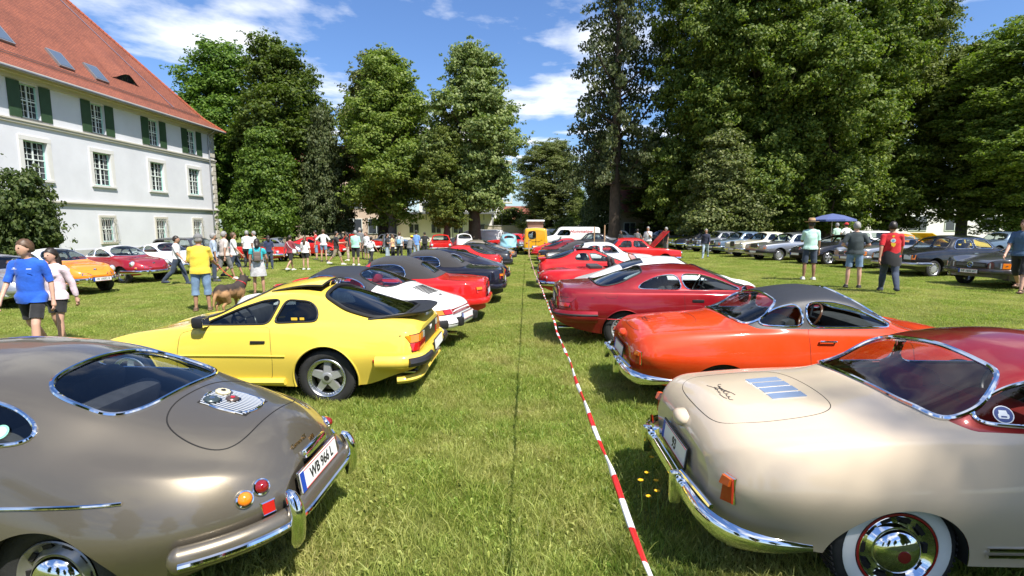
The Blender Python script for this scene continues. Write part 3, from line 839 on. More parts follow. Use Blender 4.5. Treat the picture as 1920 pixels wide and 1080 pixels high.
LT, MT, RT = 'tall trees beside the manor', 'trees in the middle of the park', 'tall trees on the right of the park'
def tpx(px, Y): return (px - 988) / 950 * Y
tree('maple_a', tpx(420, 52), 52, 1.12, .3, 'broad bright green tree touching the manor roof corner', sz=1.02, group=LT)
tree('maple_b', tpx(540, 50), 50, 1.18, 1.9, 'darker green tree with flat top right of the manor tree', sz=1.02, group=LT)
tree('linden_small', tpx(500, 45), 45, .85, 2.2, 'low drooping tree in front of the manor trees', sz=.80, group=LT, leaf=lf_maple)
tree('linden_small', tpx(610, 47), 47, .62, 4.0, 'slim feathery tree between the manor trees and the middle trees', sz=.95, group=LT, leaf=lf_spruce)
tree('maple_b', tpx(735, 46), 46, .95, .6, 'bright green tree with grey trunk in the middle of the park', sz=.90, group=MT, leaf=lf_light)
tree('linden', tpx(720, 51), 51, 1.15, 2.6, 'grey green tree behind the bright green middle tree', sz=.97, group=MT)
tree('linden', tpx(890, 44), 44, 1.0, .2, 'grey green tree with thick dark trunk beside the aisle', sz=.88, group=MT)
tree('linden', tpx(838, 42), 42, .55, 1.2, 'small young tree on a thin trunk left of the thick trunked tree', sz=.52, group=MT, leaf=lf_beech)
tree('beech_b', tpx(1030, 64), 64, .78, .4, 'broad pale green tree at the end of the aisle', sz=.50, group=MT, leaf=lf_linden)
tree('linden_small', tpx(1082, 74), 74, .60, 2.4, 'small dark tree behind the broad pale green tree', sz=.55, group=MT, leaf=lf_maple)
tree('spruce', tpx(1150, 47), 47, 1.0, .0, 'tall dark conifer with bare lower trunk', sz=1.0, group=RT)
tree('linden_small', tpx(1120, 52), 52, .48, .9, 'slim ivy clad tree beside the tall conifer', sz=.85, group=RT, leaf=lf_spruce)
tree('beech', tpx(1305, 46), 46, .90, .5, 'huge leafy tree beside the tall conifer', sz=1.05, group=RT)
tree('beech_b', tpx(1400, 43), 43, 1.0, 1.7, 'huge dark tree behind the old saloons', sz=1.08, group=RT)
tree('linden_small', tpx(1345, 40), 40, .80, .7, 'lighter drooping tree before the huge trees', sz=.68, group=RT, leaf=lf_linden)
tree('beech', tpx(1535, 42), 42, 1.0, 2.9, 'tallest dark tree behind the straw hat man', sz=1.02, group=RT)
tree('beech_b', tpx(1645, 45), 45, .80, 4.1, 'loose leafy tree with gaps behind the man in red', sz=.92, group=RT)
tree('beech_b', tpx(1240, 58), 58, 1.0, 3.1, 'dark tree at the back between conifer and huge trees', sz=.45, group=RT)
tree('maple_a', tpx(1775, 42), 42, 1.0, 1.1, 'mid green tree behind the limousine', sz=.80, group=RT, leaf=lf_light)
tree('beech_b', tpx(1900, 37), 37, 1.0, 2.0, 'green tree at the right edge behind the smoke silver convertible', sz=.64, group=RT, leaf=lf_light)
tree('beech', tpx(2060, 42), 42, .8, .4, 'leafy tree cut off by the right edge', sz=.70, group=RT, leaf=lf_light)
tree('beech', tpx(1480, 60), 60, 1.0, 1.4, 'dense tree at the back of the right grove', sz=.8, group=RT)
tree('bush', -24.9, 24.6, .66, .3, 'round green bush before the manor at the left edge', 'bush', sz=.98)
tree('sapling', tpx(1062, 58), 58, .8, .3, 'small light green shrub below the broad pale green tree', 'shrub', sz=.6)
tree('sapling', tpx(960, 70), 70, 1.5, 1.3, 'yellow green shrub by the sand coloured wall', 'shrub', sz=.9)
for i, (px, Y, s_) in enumerate(((100, 88, 1.1), (300, 95, 1.0), (680, 92, .8), (1180, 85, .8), (1330, 80, .8), (1600, 82, .8), (1750, 84, .75), (1900, 80, .75))):
    tree(('maple_a', 'beech_b', 'maple_b')[i % 3], tpx(px, Y), Y, s_, i * 1.3, ('distant tree behind the manor', 'distant tree behind the manor ridge', 'distant tree behind the peach house', 'distant tree behind the dark red roofed cottage', 'distant tree behind the right grove', 'distant tree above the long white hall', 'distant tree left of the limousine roof far back', 'distant tree far back at the right edge')[i], sz=s_ * .62, group='distant trees')
# the tree behind the photographer whose shade dapples the beige car
tree('beech', 14.85, -13.05, 1.0, .9, 'tall tree behind the photographer whose top shades the beige coupe')
for i, (x, y, k_) in enumerate(((-26, -34, 'maple_a'), (-9, -40, 'beech_b'), (7, -36, 'linden'), (24, -36, 'beech'), (34, -24, 'maple_b'))):
    tree(k_, x, y, 1.0, i * 1.7, ('park tree far behind the photographer to the left, seen only in the chrome', 'park tree straight behind the photographer, seen only in the chrome', 'slim park tree behind the photographer, seen only in the chrome', 'huge park tree behind the photographer to the right, seen only in the chrome', 'park tree beside the right lawn, out of the frame')[i], sz=.9, group='park trees behind the photographer')
# ================================================================ cars: lofted bodies with cut openings
def chaikin(p, n=2):
    p = np.asarray(p, float)
    for _ in range(n):
        q = np.roll(p, -1, 0)
        a = 0.75 * p + 0.25 * q; b = 0.25 * p + 0.75 * q
        p = np.stack([a, b], 1).reshape(-1, 2)
    return p
def rounded(p, r=0.05, n=2):
    """round the corners of an outline with about radius r, leaving the straights"""
    p = np.asarray(p, float); m = len(p); out = []
    for i in range(m):
        a, b, c = p[i - 1], p[i], p[(i + 1) % m]
        la, lc = np.linalg.norm(a - b), np.linalg.norm(c - b)
        k0, k1 = min(r, .48 * la) / max(la, 1e-9), min(r, .48 * lc) / max(lc, 1e-9)
        q0, q1 = b + (a - b) * k0, b + (c - b) * k1
        for t in np.linspace(0, 1, 2 * n + 1): out.append((1 - t) ** 2 * q0 + 2 * t * (1 - t) * b + t * t * q1)
    return np.array(out)
def sdf_poly(P, poly):
    """signed distance, positive inside"""
    out = np.full(len(P), -1.0)
    lo, hi = poly.min(0) - 0.15, poly.max(0) + 0.15
    sel = np.all((P > lo) & (P < hi), 1)
    if not sel.any(): return out
    Q = P[sel]
    a = poly; b = np.roll(poly, -1, 0); e = b - a
    d2 = np.full(len(Q), 1e9); ins = np.zeros(len(Q), bool)
    for i in range(len(a)):
        w = Q - a[i]
        t = np.clip((w @ e[i]) / max(e[i] @ e[i], 1e-12), 0, 1)
        r = w - t[:, None] * e[i]
        d2 = np.minimum(d2, (r * r).sum(1))
        c = (a[i, 1] > Q[:, 1]) != (b[i, 1] > Q[:, 1])
        with np.errstate(divide='ignore', invalid='ignore'):
            xi = a[i, 0] + (Q[:, 1] - a[i, 1]) * e[i, 0] / (e[i, 1] if abs(e[i, 1]) > 1e-12 else 1e-12)
        ins ^= c & (Q[:, 0] < xi)
    out[sel] = np.where(ins, 1, -1) * np.sqrt(d2)
    return out

class Shell:
    def __init__(self, V, Nn, T):
        self.V, self.Nn = V, Nn
        self.parts = {'body': T}
    def cut(self, src, dst, s):
        """move the share of src where s > 0 into dst; return the border as chains of vertex ids"""
        s = np.where(np.abs(s) < 1e-5, 1e-5, s)
        T = self.parts[src]
        b = s > 0
        c = b[T].sum(1)
        ins, outs = [T[c == 3]], [T[c == 0]]
        mix = T[(c == 1) | (c == 2)]
        chains = []
        if len(mix):
            bm_ = b[mix]; cm = bm_.sum(1)
            odd = np.where((cm == 1)[:, None], bm_, ~bm_)
            k = odd.argmax(1)
            idx = (k[:, None] + np.arange(3)) % 3
            R = np.take_along_axis(mix, idx, 1)
            E = np.concatenate([R[:, [0, 1]], R[:, [0, 2]]])
            Es = np.sort(E, 1)
            U, inv = np.unique(Es, axis=0, return_inverse=True)
            inv = inv.ravel()
            t = s[U[:, 0]] / (s[U[:, 0]] - s[U[:, 1]])
            nv = self.V[U[:, 0]] * (1 - t)[:, None] + self.V[U[:, 1]] * t[:, None]
            nn = self.Nn[U[:, 0]] * (1 - t)[:, None] + self.Nn[U[:, 1]] * t[:, None]
            nn /= np.maximum(np.linalg.norm(nn, axis=1, keepdims=True), 1e-9)
            o = len(self.V)
            self.V = np.concatenate([self.V, nv]); self.Nn = np.concatenate([self.Nn, nn])
            m = len(R)
            ab, ac = o + inv[:m], o + inv[m:]
            one = np.stack([R[:, 0], ab, ac], 1)
            two = np.concatenate([np.stack([ab, R[:, 1], R[:, 2]], 1), np.stack([ab, R[:, 2], ac], 1)])
            i1 = cm == 1
            i2 = np.concatenate([i1, i1])
            ins += [one[i1], two[~i2]]; outs += [one[~i1], two[i2]]
            adj = {}
            for p, q in zip(ab.tolist(), ac.tolist()):
                adj.setdefault(p, []).append(q); adj.setdefault(q, []).append(p)
            seen = set()
            starts = [p for p in adj if len(adj[p]) == 1] + list(adj)
            for st in starts:
                if st in seen: continue
                ch = [st]; seen.add(st); cur = st
                while True:
                    nx = [q for q in adj[cur] if q not in seen]
                    if not nx: break
                    cur = nx[0]; seen.add(cur); ch.append(cur)
                closed = len(ch) > 2 and ch[0] in adj[ch[-1]]
                if len(ch) > 3: chains.append((ch, closed))
        self.parts[src] = np.concatenate(outs)
        if dst:
            q = np.concatenate(ins)
            self.parts[dst] = np.concatenate([self.parts[dst], q]) if dst in self.parts else q
        return chains
    def mesh(self, part, name, off=0.0, xf=None):
        T = self.parts[part]
        u, inv = np.unique(T, return_inverse=True)
        V = self.V[u] + self.Nn[u] * off; Nn = self.Nn[u]
        me = bpy.data.meshes.new(name)
        me.from_pydata(V.tolist(), [], inv.reshape(-1, 3).tolist())
        me.polygons.foreach_set('use_smooth', [True] * len(me.polygons))
        if len(u): me.normals_split_custom_set_from_vertices(Nn.tolist())
        me.update()
        return me

def resample(P, step, closed):
    P = np.asarray(P)
    if closed: P = np.concatenate([P, P[:1]])
    d = np.r_[0, np.cumsum(np.linalg.norm(np.diff(P, axis=0), axis=1))]
    n = max(4, int(d[-1] / step))
    t = np.linspace(0, d[-1], n + 1)
    Q = np.stack([np.interp(t, d, P[:, i]) for i in range(3)], 1)
    return Q[:-1] if closed else Q
def relax(P, closed, n=2):
    P = P.copy()
    for _ in range(n):
        if closed: P = 0.5 * P + 0.25 * (np.roll(P, 1, 0) + np.roll(P, -1, 0))
        else: P[1:-1] = 0.5 * P[1:-1] + 0.25 * (P[:-2] + P[2:])
    return P

def loft(sp, nx=130, nseg=8):
    L = sp['L']; c = sp['c']
    rr, fr = sp.get('round_rear', (0.5, 2.5, 0.7)), sp.get('round_front', (0.5, 2.5, 0.7))
    # stations, closer together at the ends
    th = np.linspace(0, np.pi / 2, max(10, nx // 6))
    a = min(rr[0], L * 0.3); b = min(fr[0], L * 0.3)
    xs = np.unique(np.round(np.concatenate([a * (1 - np.cos(th)), np.linspace(a, L - b, nx - 2 * len(th) + 2), L - b * (1 - np.cos(th))]), 5))
    def g(k, d=None):
        if k in c: return pchip(c[k], xs)
        return d
    zt = g('zt'); wm = g('wm'); zm = g('zm', np.full(len(xs), 0.5)); zb = g('zb', np.full(len(xs), 0.2))
    wb = g('wb', wm - 0.07)
    zs = g('zs'); ws = g('ws', wm - 0.05)
    wi = g('wi', ws - 0.07); zi = g('zi', zs + 0.03)
    wr = g('wr'); zr = g('zr')
    wc = g('wc', wr * 0.55); zc = g('zc', zr + (zt - zr) * 0.72)
    P = np.stack([np.stack([wb, zb], 1), np.stack([wm, zm], 1), np.stack([ws, zs], 1), np.stack([wi, zi], 1), np.stack([wr, zr], 1), np.stack([wc, zc], 1), np.stack([0 * zt, zt], 1)], 1)  # nx,7,2
    # round the ends in plan and in height
    def fac(d, n, k): return (1 - k * np.clip(d, 0, 1) ** n) ** (1 / n)
    ew = fac(1 - xs / rr[0], rr[1], rr[2]) * fac(1 - (L - xs) / fr[0], fr[1], fr[2])
    rv, fv = sp.get('vround_rear', (0.12, 2.2, 0.75)), sp.get('vround_front', (0.12, 2.2, 0.75))
    ez = fac(1 - xs / rv[0], rv[1], rv[2]) * fac(1 - (L - xs) / fv[0], fv[1], fv[2])
    zer, zef = sp.get('ze', (0.5, 0.45))
    ze = np.where(xs < L / 2, zer, zef)
    P[:, :, 0] *= ew[:, None]
    dz = P[:, :, 1] - ze[:, None]
    lowk = sp.get('low', 0.3)                                   # the lower edge is drawn in less than the upper
    P[:, :, 1] = ze[:, None] + dz * np.where(dz > 0, ez[:, None], 1 - (1 - ez[:, None]) * lowk)
    # hermite spline across each section
    d = np.sqrt(np.maximum(np.linalg.norm(np.diff(P, axis=1), axis=2), 1e-4))
    ten = sp.get('ten', 0.9); cre = sp.get('crease', {})
    M = np.zeros_like(P)
    for i in range(1, 6):
        h0, h1 = d[:, i - 1:i], d[:, i:i + 1]
        s0 = (P[:, i] - P[:, i - 1]) / h0; s1 = (P[:, i + 1] - P[:, i]) / h1
        M[:, i] = (s0 * h1 + s1 * h0) / (h0 + h1) * ten * cre.get(i, 1.0)
    M[:, 0] = (P[:, 1] - P[:, 0]) / d[:, :1] * 0.9
    M[:, 6, 0] = (P[:, 6, 0] - P[:, 5, 0]) / d[:, 5]
    rows = []
    for i in range(6):
        for j in range(nseg + (1 if i == 5 else 0)):
            t = j / nseg; h = d[:, i:i + 1]
            rows.append((1 + 2 * t) * (1 - t) ** 2 * P[:, i] + t * (1 - t) ** 2 * h * M[:, i] + t * t * (3 - 2 * t) * P[:, i + 1] + t * t * (t - 1) * h * M[:, i + 1])
    half = np.stack(rows, 1)                                   # nx,nv,2
    half[:, -1, 0] = 0
    left = np.concatenate([xs[:, None, None] * np.ones((1, half.shape[1], 1)), half], 2)
    right = left[:, ::-1].copy(); right[:, :, 1] *= -1
    G = np.concatenate([left, right[:, 1:]], 1)                # left sill over the roof to right sill
    # bend the ends: points above or below the waist sit further in (rake)
    rk = sp.get('rake')
    if rk: G[:, :, 0] += rk(G)
    cap0 = G[0].copy(); cap0[:] = (G[0][:, 0].mean(), 0, G[0][:, 2].min())
    cap1 = G[-1].copy(); cap1[:] = (G[-1][:, 0].mean(), 0, G[-1][:, 2].min())
    ring = [0.0, 0.12, 0.25, 0.4, 0.55, 0.7, 0.85, 0.95]
    capA = np.stack([cap0 + (G[0] - cap0) * k for k in ring]); capB = np.stack([cap1 + (G[-1] - cap1) * k for k in ring[::-1]])
    nr = len(ring)
    G = np.concatenate([capA, G, capB])
    du = np.gradient(G, axis=0); dv = np.gradient(G, axis=1)
    Nn = np.cross(du, dv)
    ln = np.linalg.norm(Nn, axis=2, keepdims=True)
    Nn = Nn / np.maximum(ln, 1e-12)
    # outward
    cen = np.array([L / 2, 0, 0.55])
    sgn = np.sign(((G - cen) * Nn).sum(2).mean()) or 1
    Nn = Nn * sgn
    Nn[:nr] = (-1, 0, 0); Nn[-nr:] = (1, 0, 0)
    bad = ln[..., 0] < 1e-10
    Nn[bad] = np.where((G[bad][:, :1] < L / 2), np.array([[-1., 0, 0]]), np.array([[1., 0, 0]]))
    nu, nv = G.shape[:2]
    I = np.arange(nu * nv).reshape(nu, nv)
    a_, b_, c_, d_ = I[:-1, :-1].ravel(), I[1:, :-1].ravel(), I[1:, 1:].ravel(), I[:-1, 1:].ravel()
    T = np.concatenate([np.stack([a_, b_, c_], 1), np.stack([a_, c_, d_], 1)])
    if sgn < 0: pass
    # orient triangles with the normals
    Vv = G.reshape(-1, 3); Nf = Nn.reshape(-1, 3)
    fn = np.cross(Vv[T[:, 1]] - Vv[T[:, 0]], Vv[T[:, 2]] - Vv[T[:, 0]])
    area = np.linalg.norm(fn, axis=1)
    T = T[area > 1e-10]; fn = fn[area > 1e-10]
    flip = (fn * Nf[T].mean(1)).sum(1) < 0
    T[flip] = T[flip][:, ::-1]
    return Shell(Vv.copy(), Nf.copy(), T), G

def mirror_half(pts):
    """half outline with y >= 0 to the whole outline"""
    p = [tuple(q) for q in pts]
    return p + [(x, -y) for x, y in reversed(p) if abs(y) > 1e-9]

class Car:
    """a car in its own frame: x from the rear end forward, y to its left, z up"""
    def __init__(self, sp, paintm, lod='near', name='parked_car', roofm=None, glassm=None, interior=cloth_dark, wheel=None, glass_rear=None, opts=(), skip=()):
        self.sp = sp; self.paint = paintm; self.lod = lod
        near = lod == 'near'
        self.root = empty(name)
        nx, ns = {'near': (150, 9), 'mid': (68, 4), 'far': (50, 3)}[lod]
        self.sh, G = loft(sp, nx, ns)
        sh = self.sh
        self.bvh = BVHTree.FromPolygons(sh.V.tolist(), sh.parts['body'].tolist())
        gl = glassm or glass
        self.trims = []
        V0 = lambda: sh.V
        # wheel arches
        for (wx, wz, wr_) in sp['arches']:
            for sg in (1, -1):
                V = sh.V
                dd = wr_ - np.hypot(V[:, 0] - wx, V[:, 2] - wz)
                flat = sp.get('arch_flat')
                if flat: dd = np.minimum(dd, flat - V[:, 2])
                s = np.where(V[:, 1] * sg > 0.35, dd, -1)
                for ch, closed in sh.cut('body', None, s):
                    P = relax(resample(sh.V[ch], 0.035 if near else 0.08, closed), closed, 1)
                    mb = MB()
                    Q = P.copy(); Q[:, 1] = sg * np.maximum(0.3, np.abs(Q[:, 1]) - 0.34)
                    P2 = P.copy(); P2[:, 1] -= sg * 0.004
                    n = len(P)
                    mb.add(np.concatenate([P2, Q]), [(i, i + 1, n + i + 1, n + i) for i in range(n - 1)])
                    mb.build('wheel_well', under, self.root, True)
                    lip = sp.get('arch_lip')
                    if lip and near:
                        MB().tube(P, lip, 6).build('arch_lip', paintm, self.root, True)
        n_open = 0
        for rg in sp['regions']:
            if rg.get('only') and rg['only'] not in opts: continue
            if rg['name'] in skip: continue
            if rg.get('lod') == 'near' and not near: continue
            sides = (1, -1) if rg['proj'] == 'side' and rg.get('both', True) else (1,)
            for sg in sides:
                V = sh.V
                if rg['proj'] == 'side':
                    po = rounded(rg['pts'], rg.get('rad', .09))
                    s = sdf_poly(V[:, [0, 2]], po)
                    s = np.where(V[:, 1] * sg > rg.get('ymin', 0.3), s, -1)
                elif rg['proj'] == 'top':
                    po = rounded(mirror_half(rg['pts']) if rg.get('mirror', True) else rg['pts'], rg.get('rad', .09))
                    s = sdf_poly(V[:, [0, 1]], po)
                    s = np.where(V[:, 2] > rg.get('zmin', 0.55), s, -1)
                elif rg['proj'] == 'rear':
                    po = rounded(mirror_half(rg['pts']) if rg.get('mirror', True) else rg['pts'], rg.get('rad', .09))
                    s = sdf_poly(V[:, [1, 2]], po)
                    s = np.where(V[:, 0] < rg.get('xmax', 1.2), s, -1)
                elif rg['proj'] == 'front':
                    po = rounded(mirror_half(rg['pts']) if rg.get('mirror', True) else rg['pts'], rg.get('rad', .09))
                    s = sdf_poly(V[:, [1, 2]], po)
                    s = np.where(V[:, 0] > rg.get('xmin', 2.5), s, -1)
                else:
                    s = rg['field'](V)
                n_open += 1
                key = 'p%d' % n_open
                chs = sh.cut(rg.get('src', 'body'), key, s)
                if key not in sh.parts or len(sh.parts[key]) == 0: continue
                m = rg.get('mat', 'paint')
                mm = {'paint': paintm, 'glass': gl, 'rear_glass': glass_rear or gl, 'roof': roofm or paintm}.get(m, m) if isinstance(m, str) else m
                if m == 'none':
                    o = None
                else:
                    me = sh.mesh(key, rg['name'], rg.get('off', -0.004 if m in ('glass', 'rear_glass') else 0.0))
                    o = ob(rg['name'], me, mm, self.root)
                self.last = o
                tr = rg.get('trim')
                if tr and (near or rg.get('trimfar') or lod == 'mid'):
                    for ch, closed in chs:
                        if len(ch) < 5: continue
                        P = relax(resample(sh.V[ch] + sh.Nn[ch] * tr[1] * 0.25, 0.025 if near else 0.07, closed), closed, 2)
                        t = MB().tube(P, tr[1] if near else max(tr[1], 0.012), 8 if near else 4, closed).build('trim' if tr[0] is chrome else 'seal', tr[0], o or self.root, True)
                se = rg.get('seam')
                if se and (near or lod == 'mid'):
                    for ch, closed in chs:
                        if len(ch) < 5: continue
                        P = relax(resample(sh.V[ch] - sh.Nn[ch] * se * 0.45, 0.02 if near else 0.06, closed), closed, 2)
                        MB().tube(P, se, 5, closed).build('panel_gap', seam, o or self.root, True)
        me = sh.mesh('body', 'body')
        self.body = ob('body', me, paintm, self.root)
        if near or lod == 'mid':
            me2 = sh.mesh('body', 'inner_lining', -0.03)
            # keep only the cabin share of the lining
            self.lining(me2, interior)
        self.floor()
        if near or lod == 'mid': self.cabin(interior)
        else: self.cabin_far(interior)
        for i, (wx, wr_, wy, kind) in enumerate(sp['wheels']):
            for sg in (1, -1):
                k = wheel or kind
                make_wheel(k, wr_, 0.17 if wr_ > 0.3 else 0.16, self.root, (wx, sg * wy, wr_ - 0.03), sg, near)
    def lining(self, me, m):
        x0, x1 = self.sp['cabin']
        bm = bmesh.new(); bm.from_mesh(me)
        dele = [f for f in bm.faces if not (x0 < f.calc_center_median().x < x1 and f.calc_center_median().z > 0.3)]
        bmesh.ops.delete(bm, geom=dele, context='FACES')
        bm.to_mesh(me); bm.free()
        ob('inner_lining', me, m, self.root)
    def floor(self):
        L = self.sp['L']; c = self.sp['c']
        xs = np.linspace(0.12, L - 0.12, 12)
        rr = self.sp.get('round_rear', (0.5, 2.5, 0.7)); fr = self.sp.get('round_front', (0.5, 2.5, 0.7))
        def fac(d, n, k): return (1 - k * np.clip(d, 0, 1) ** n) ** (1 / n)
        wb = (pchip(c['wm'], xs) - 0.10) * fac(1 - xs / rr[0], rr[1], rr[2]) * fac(1 - (L - xs) / fr[0], fr[1], fr[2])
        zb = pchip(c.get('zb', [(0, 0.2), (L, 0.2)]), xs) + 0.05
        ax = [a[0] for a in self.sp['arches']]
        for i, x in enumerate(xs):
            if min(abs(x - q) for q in ax) < 0.42: wb[i] = min(wb[i], 0.50)
        mb = MB(); n = len(xs)
        v = [(x, w_, z) for x, w_, z in zip(xs, wb, zb)] + [(x, -w_, z) for x, w_, z in zip(xs, wb, zb)]
        f = [(i, i + 1, n + i + 1, n + i) for i in range(n - 1)]
        mb.add(v, f)
        mb.build('floor_pan', under, self.root)
    def cabin(self, m):
        sp = self.sp; x0, x1 = sp['cabin']; zs_ = sp.get('seat_z', 0.42); sx = sp.get('seat_x', (x0 + x1) / 2)
        w_ = 0.24
        for sg in (1, -1):
            s = MB()
            s.rbox((sx, sg * 0.36, zs_), (0.5, 0.46, 0.16), 0.05)
            st = s.build('seat', m, self.root, True)
            b = MB().rbox((sx - 0.32, sg * 0.36, zs_ + 0.30), (0.14, 0.46, 0.60), 0.06, roty(-0.25))
            if sp.get('headrest', True): b.rbox((sx - 0.44, sg * 0.36, zs_ + 0.66), (0.09, 0.26, 0.16), 0.04, roty(-0.2))
            b.build('backrest', m, st, True)
        d = MB(); dx_ = sp.get('dash_x', x1 - 0.35); dz = sp.get('dash_z', 0.80)
        d.rbox((dx_, 0, dz - 0.10), (0.34, 1.26, 0.24), 0.07)
        d.build('dashboard', sp.get('dash_mat', cloth_dark), self.root, True)
        swm = sp.get('wheel_mat', blackplastic)
        st = MB()
        R_ = roty(-1.05)
        ang = np.linspace(0, 2 * np.pi, 28, endpoint=False)
        c0 = np.array((dx_ - 0.30, 0.36, dz - 0.02))
        ring = np.stack([0.185 * np.cos(ang), 0.185 * np.sin(ang), 0 * ang], 1) @ R_.T + c0
        st.tube(ring, 0.014, 8, True)
        so = st.build('steering_wheel', swm, self.root, True)
        sp2 = MB()
        for a in (0.5, 2.6, 4.71):
            e = np.array((0.18 * math.cos(a), 0.18 * math.sin(a), 0)) @ R_.T + c0
            sp2.tube([c0, e], 0.012, 6)
        sp2.tube([c0, c0 + np.array((0.25, 0, -0.14))], 0.025, 8)
        sp2.build('steering_column', blackplastic, so, True)
        r = MB().rbox((sp.get('shelf_x', x0 + 0.25), 0, sp.get('shelf_z', 0.62)), (0.55, 1.1, 0.05), 0.02)
        r.rbox((sp.get('shelf_x', x0 + 0.25) + 0.33, 0, sp.get('shelf_z', 0.62) - 0.02), (0.14, 1.08, 0.45), 0.05, roty(-0.3))
        r.build('rear_seat', m, self.root, True)
    def cabin_far(self, m):
        sp = self.sp; x0, x1 = sp['cabin']
        z1 = sp.get('dash_z', 0.80)
        MB().box(((x0 + x1) / 2, 0, 0.3 + (z1 - 0.3) / 2 - 0.04), (x1 - x0 - 0.15, 1.15, z1 - 0.34)).build('seats', m, self.root)
        sx = sp.get('seat_x', (x0 + x1) / 2)
        for sg in (1, -1):
            MB().rbox((sx - 0.32, sg * 0.36, 0.80), (0.14, 0.42, 0.5), 0.05, roty(-0.25)).build('backrest', m, self.root, True)
    # ---- helpers to set fittings on the body surface
    def hit(self, o, d):
        r = self.bvh.ray_cast(Vector(o), Vector(d).normalized())
        if r[0] is None: return None
        n = r[1]
        if n.dot(Vector(d)) > 0: n = -n
        return np.array(r[0]), np.array(n)
    def rear(self, y, z): return self.hit((-3, y, z), (1, 0, 0))
    def front(self, y, z): return self.hit((self.sp['L'] + 3, y, z), (-1, 0, 0))
    def side(self, x, z, sg): return self.hit((x, sg * 4, z), (0, -sg, 0))
    def top(self, x, y): return self.hit((x, y, 4), (0, 0, -1))
    def contour(self, z, a0, a1, n, off=0.0, cx=None, zset=None):
        """points around the body at height z; angle 0 = straight back, positive to its left"""
        cx = 1.0 if cx is None else cx
        out = []
        for a in np.linspace(a0, a1, n):
            d = np.array((-math.cos(a), math.sin(a), 0.0))
            o = np.array((cx, 0, z)) + d * 5
            r = self.hit(o, -d)
            if r is None: continue
            nn = r[1].copy(); nn[2] = 0
            ln = np.linalg.norm(nn)
            nn = nn / ln if ln > 1e-3 else d
            q = r[0] + nn * off
            if zset is not None: q[2] = zset
            out.append(q)
        return np.array(out)
    def lamp(self, hitp, r, depth, m, ringm=chrome, name='tail_lamp', ringw=0.012, parent=None, up=None, tilt=None):
        """round lamp: chrome ring with a domed lens, standing off the surface"""
        p, n = hitp
        n = n if tilt is None else np.array(tilt) / np.linalg.norm(tilt)
        q = Vector(n).to_track_quat('Z', 'Y').to_matrix()
        Rm = np.array(q)
        a = MB(); v, f = lathe([(r + ringw, -0.03), (r + ringw, 0.004), (r + ringw * 0.6, 0.014), (r, 0.016), (r * 0.98, 0.0)], 24, 'z')
        a.add(v @ Rm.T + p, f)
        o = a.build(name, ringm, parent or self.root, True)
        b = MB(); prof = [(r * math.cos(t), 0.008 + depth * math.sin(t)) for t in np.linspace(0, math.pi / 2, 7)]
        prof[-1] = (0.0005, prof[-1][1])
        v, f = lathe(prof, 24, 'z'); b.add(v @ Rm.T + p, f)
        b.build('lens', m, o, True)
        return o
    def plate(self, c, n, text, w_=0.52, h_=0.12, parent=None, frame=chrome, blue=True, name='number_plate', red=True, detail=True):
        """number plate centred at c facing n"""
        n = np.array(n, float); n /= np.linalg.norm(n)
        upv = np.array((0, 0, 1.0)); xa = np.cross(upv, n); xa /= np.linalg.norm(xa); ya = np.cross(n, xa)
        Rm = np.stack([xa, ya, n], 1)
        o = MB().rbox((0, 0, 0), (w_ + 0.025, h_ + 0.025, 0.012), 0.004).build(name, frame, parent or self.root)
        M4 = Matrix([[*Rm[0], c[0]], [*Rm[1], c[1]], [*Rm[2], c[2]], [0, 0, 0, 1]])
        o.matrix_local = M4
        MB().box((0, 0, 0.008), (w_, h_, 0.004)).build('plate_face', whitepaint, o)
        if blue: MB().box((-w_ / 2 + 0.022, 0, 0.0105), (0.044, h_, 0.003)).build('country_strip', plateblue, o)
        if red and detail:
            for s in (1, -1): MB().box((0.022, s * (h_ / 2 - 0.004), 0.0105), (w_ - 0.046, 0.004, 0.002)).build('red_border', platered, o)
        if text:
            me = text_mesh(text, h_ * 0.80, 0.0015)
            t = ob('lettering', me, plateblack, o); t.location = (0.024, -0.002, 0.0115); t.scale = (0.88, 1, 1)
        return o
    def place(self, x, y, rz, label=None, cat='car', group=None, z=None, tilt=0.0):
        self.root.location = (x, y, gzf(x, y) if z is None else z)
        self.root.rotation_euler = (0, 0, rz)
        tag(self.root, label, cat, group)
        return self

_wcache = {}
def make_wheel(kind, r, w_, parent, loc, sg, near):
    key = (kind, round(r, 3), near)
    if key not in _wcache: _wcache[key] = wheel_meshes(kind, r, w_, near)
    tyre, subs = _wcache[key]
    o = ob('wheel', tyre, rubber, parent)
    o.location = loc
    o.rotation_euler = (0, 0, 0 if sg > 0 else math.pi)
    for nm, me, m in subs:
        ob(nm, me, m, o)
    return o

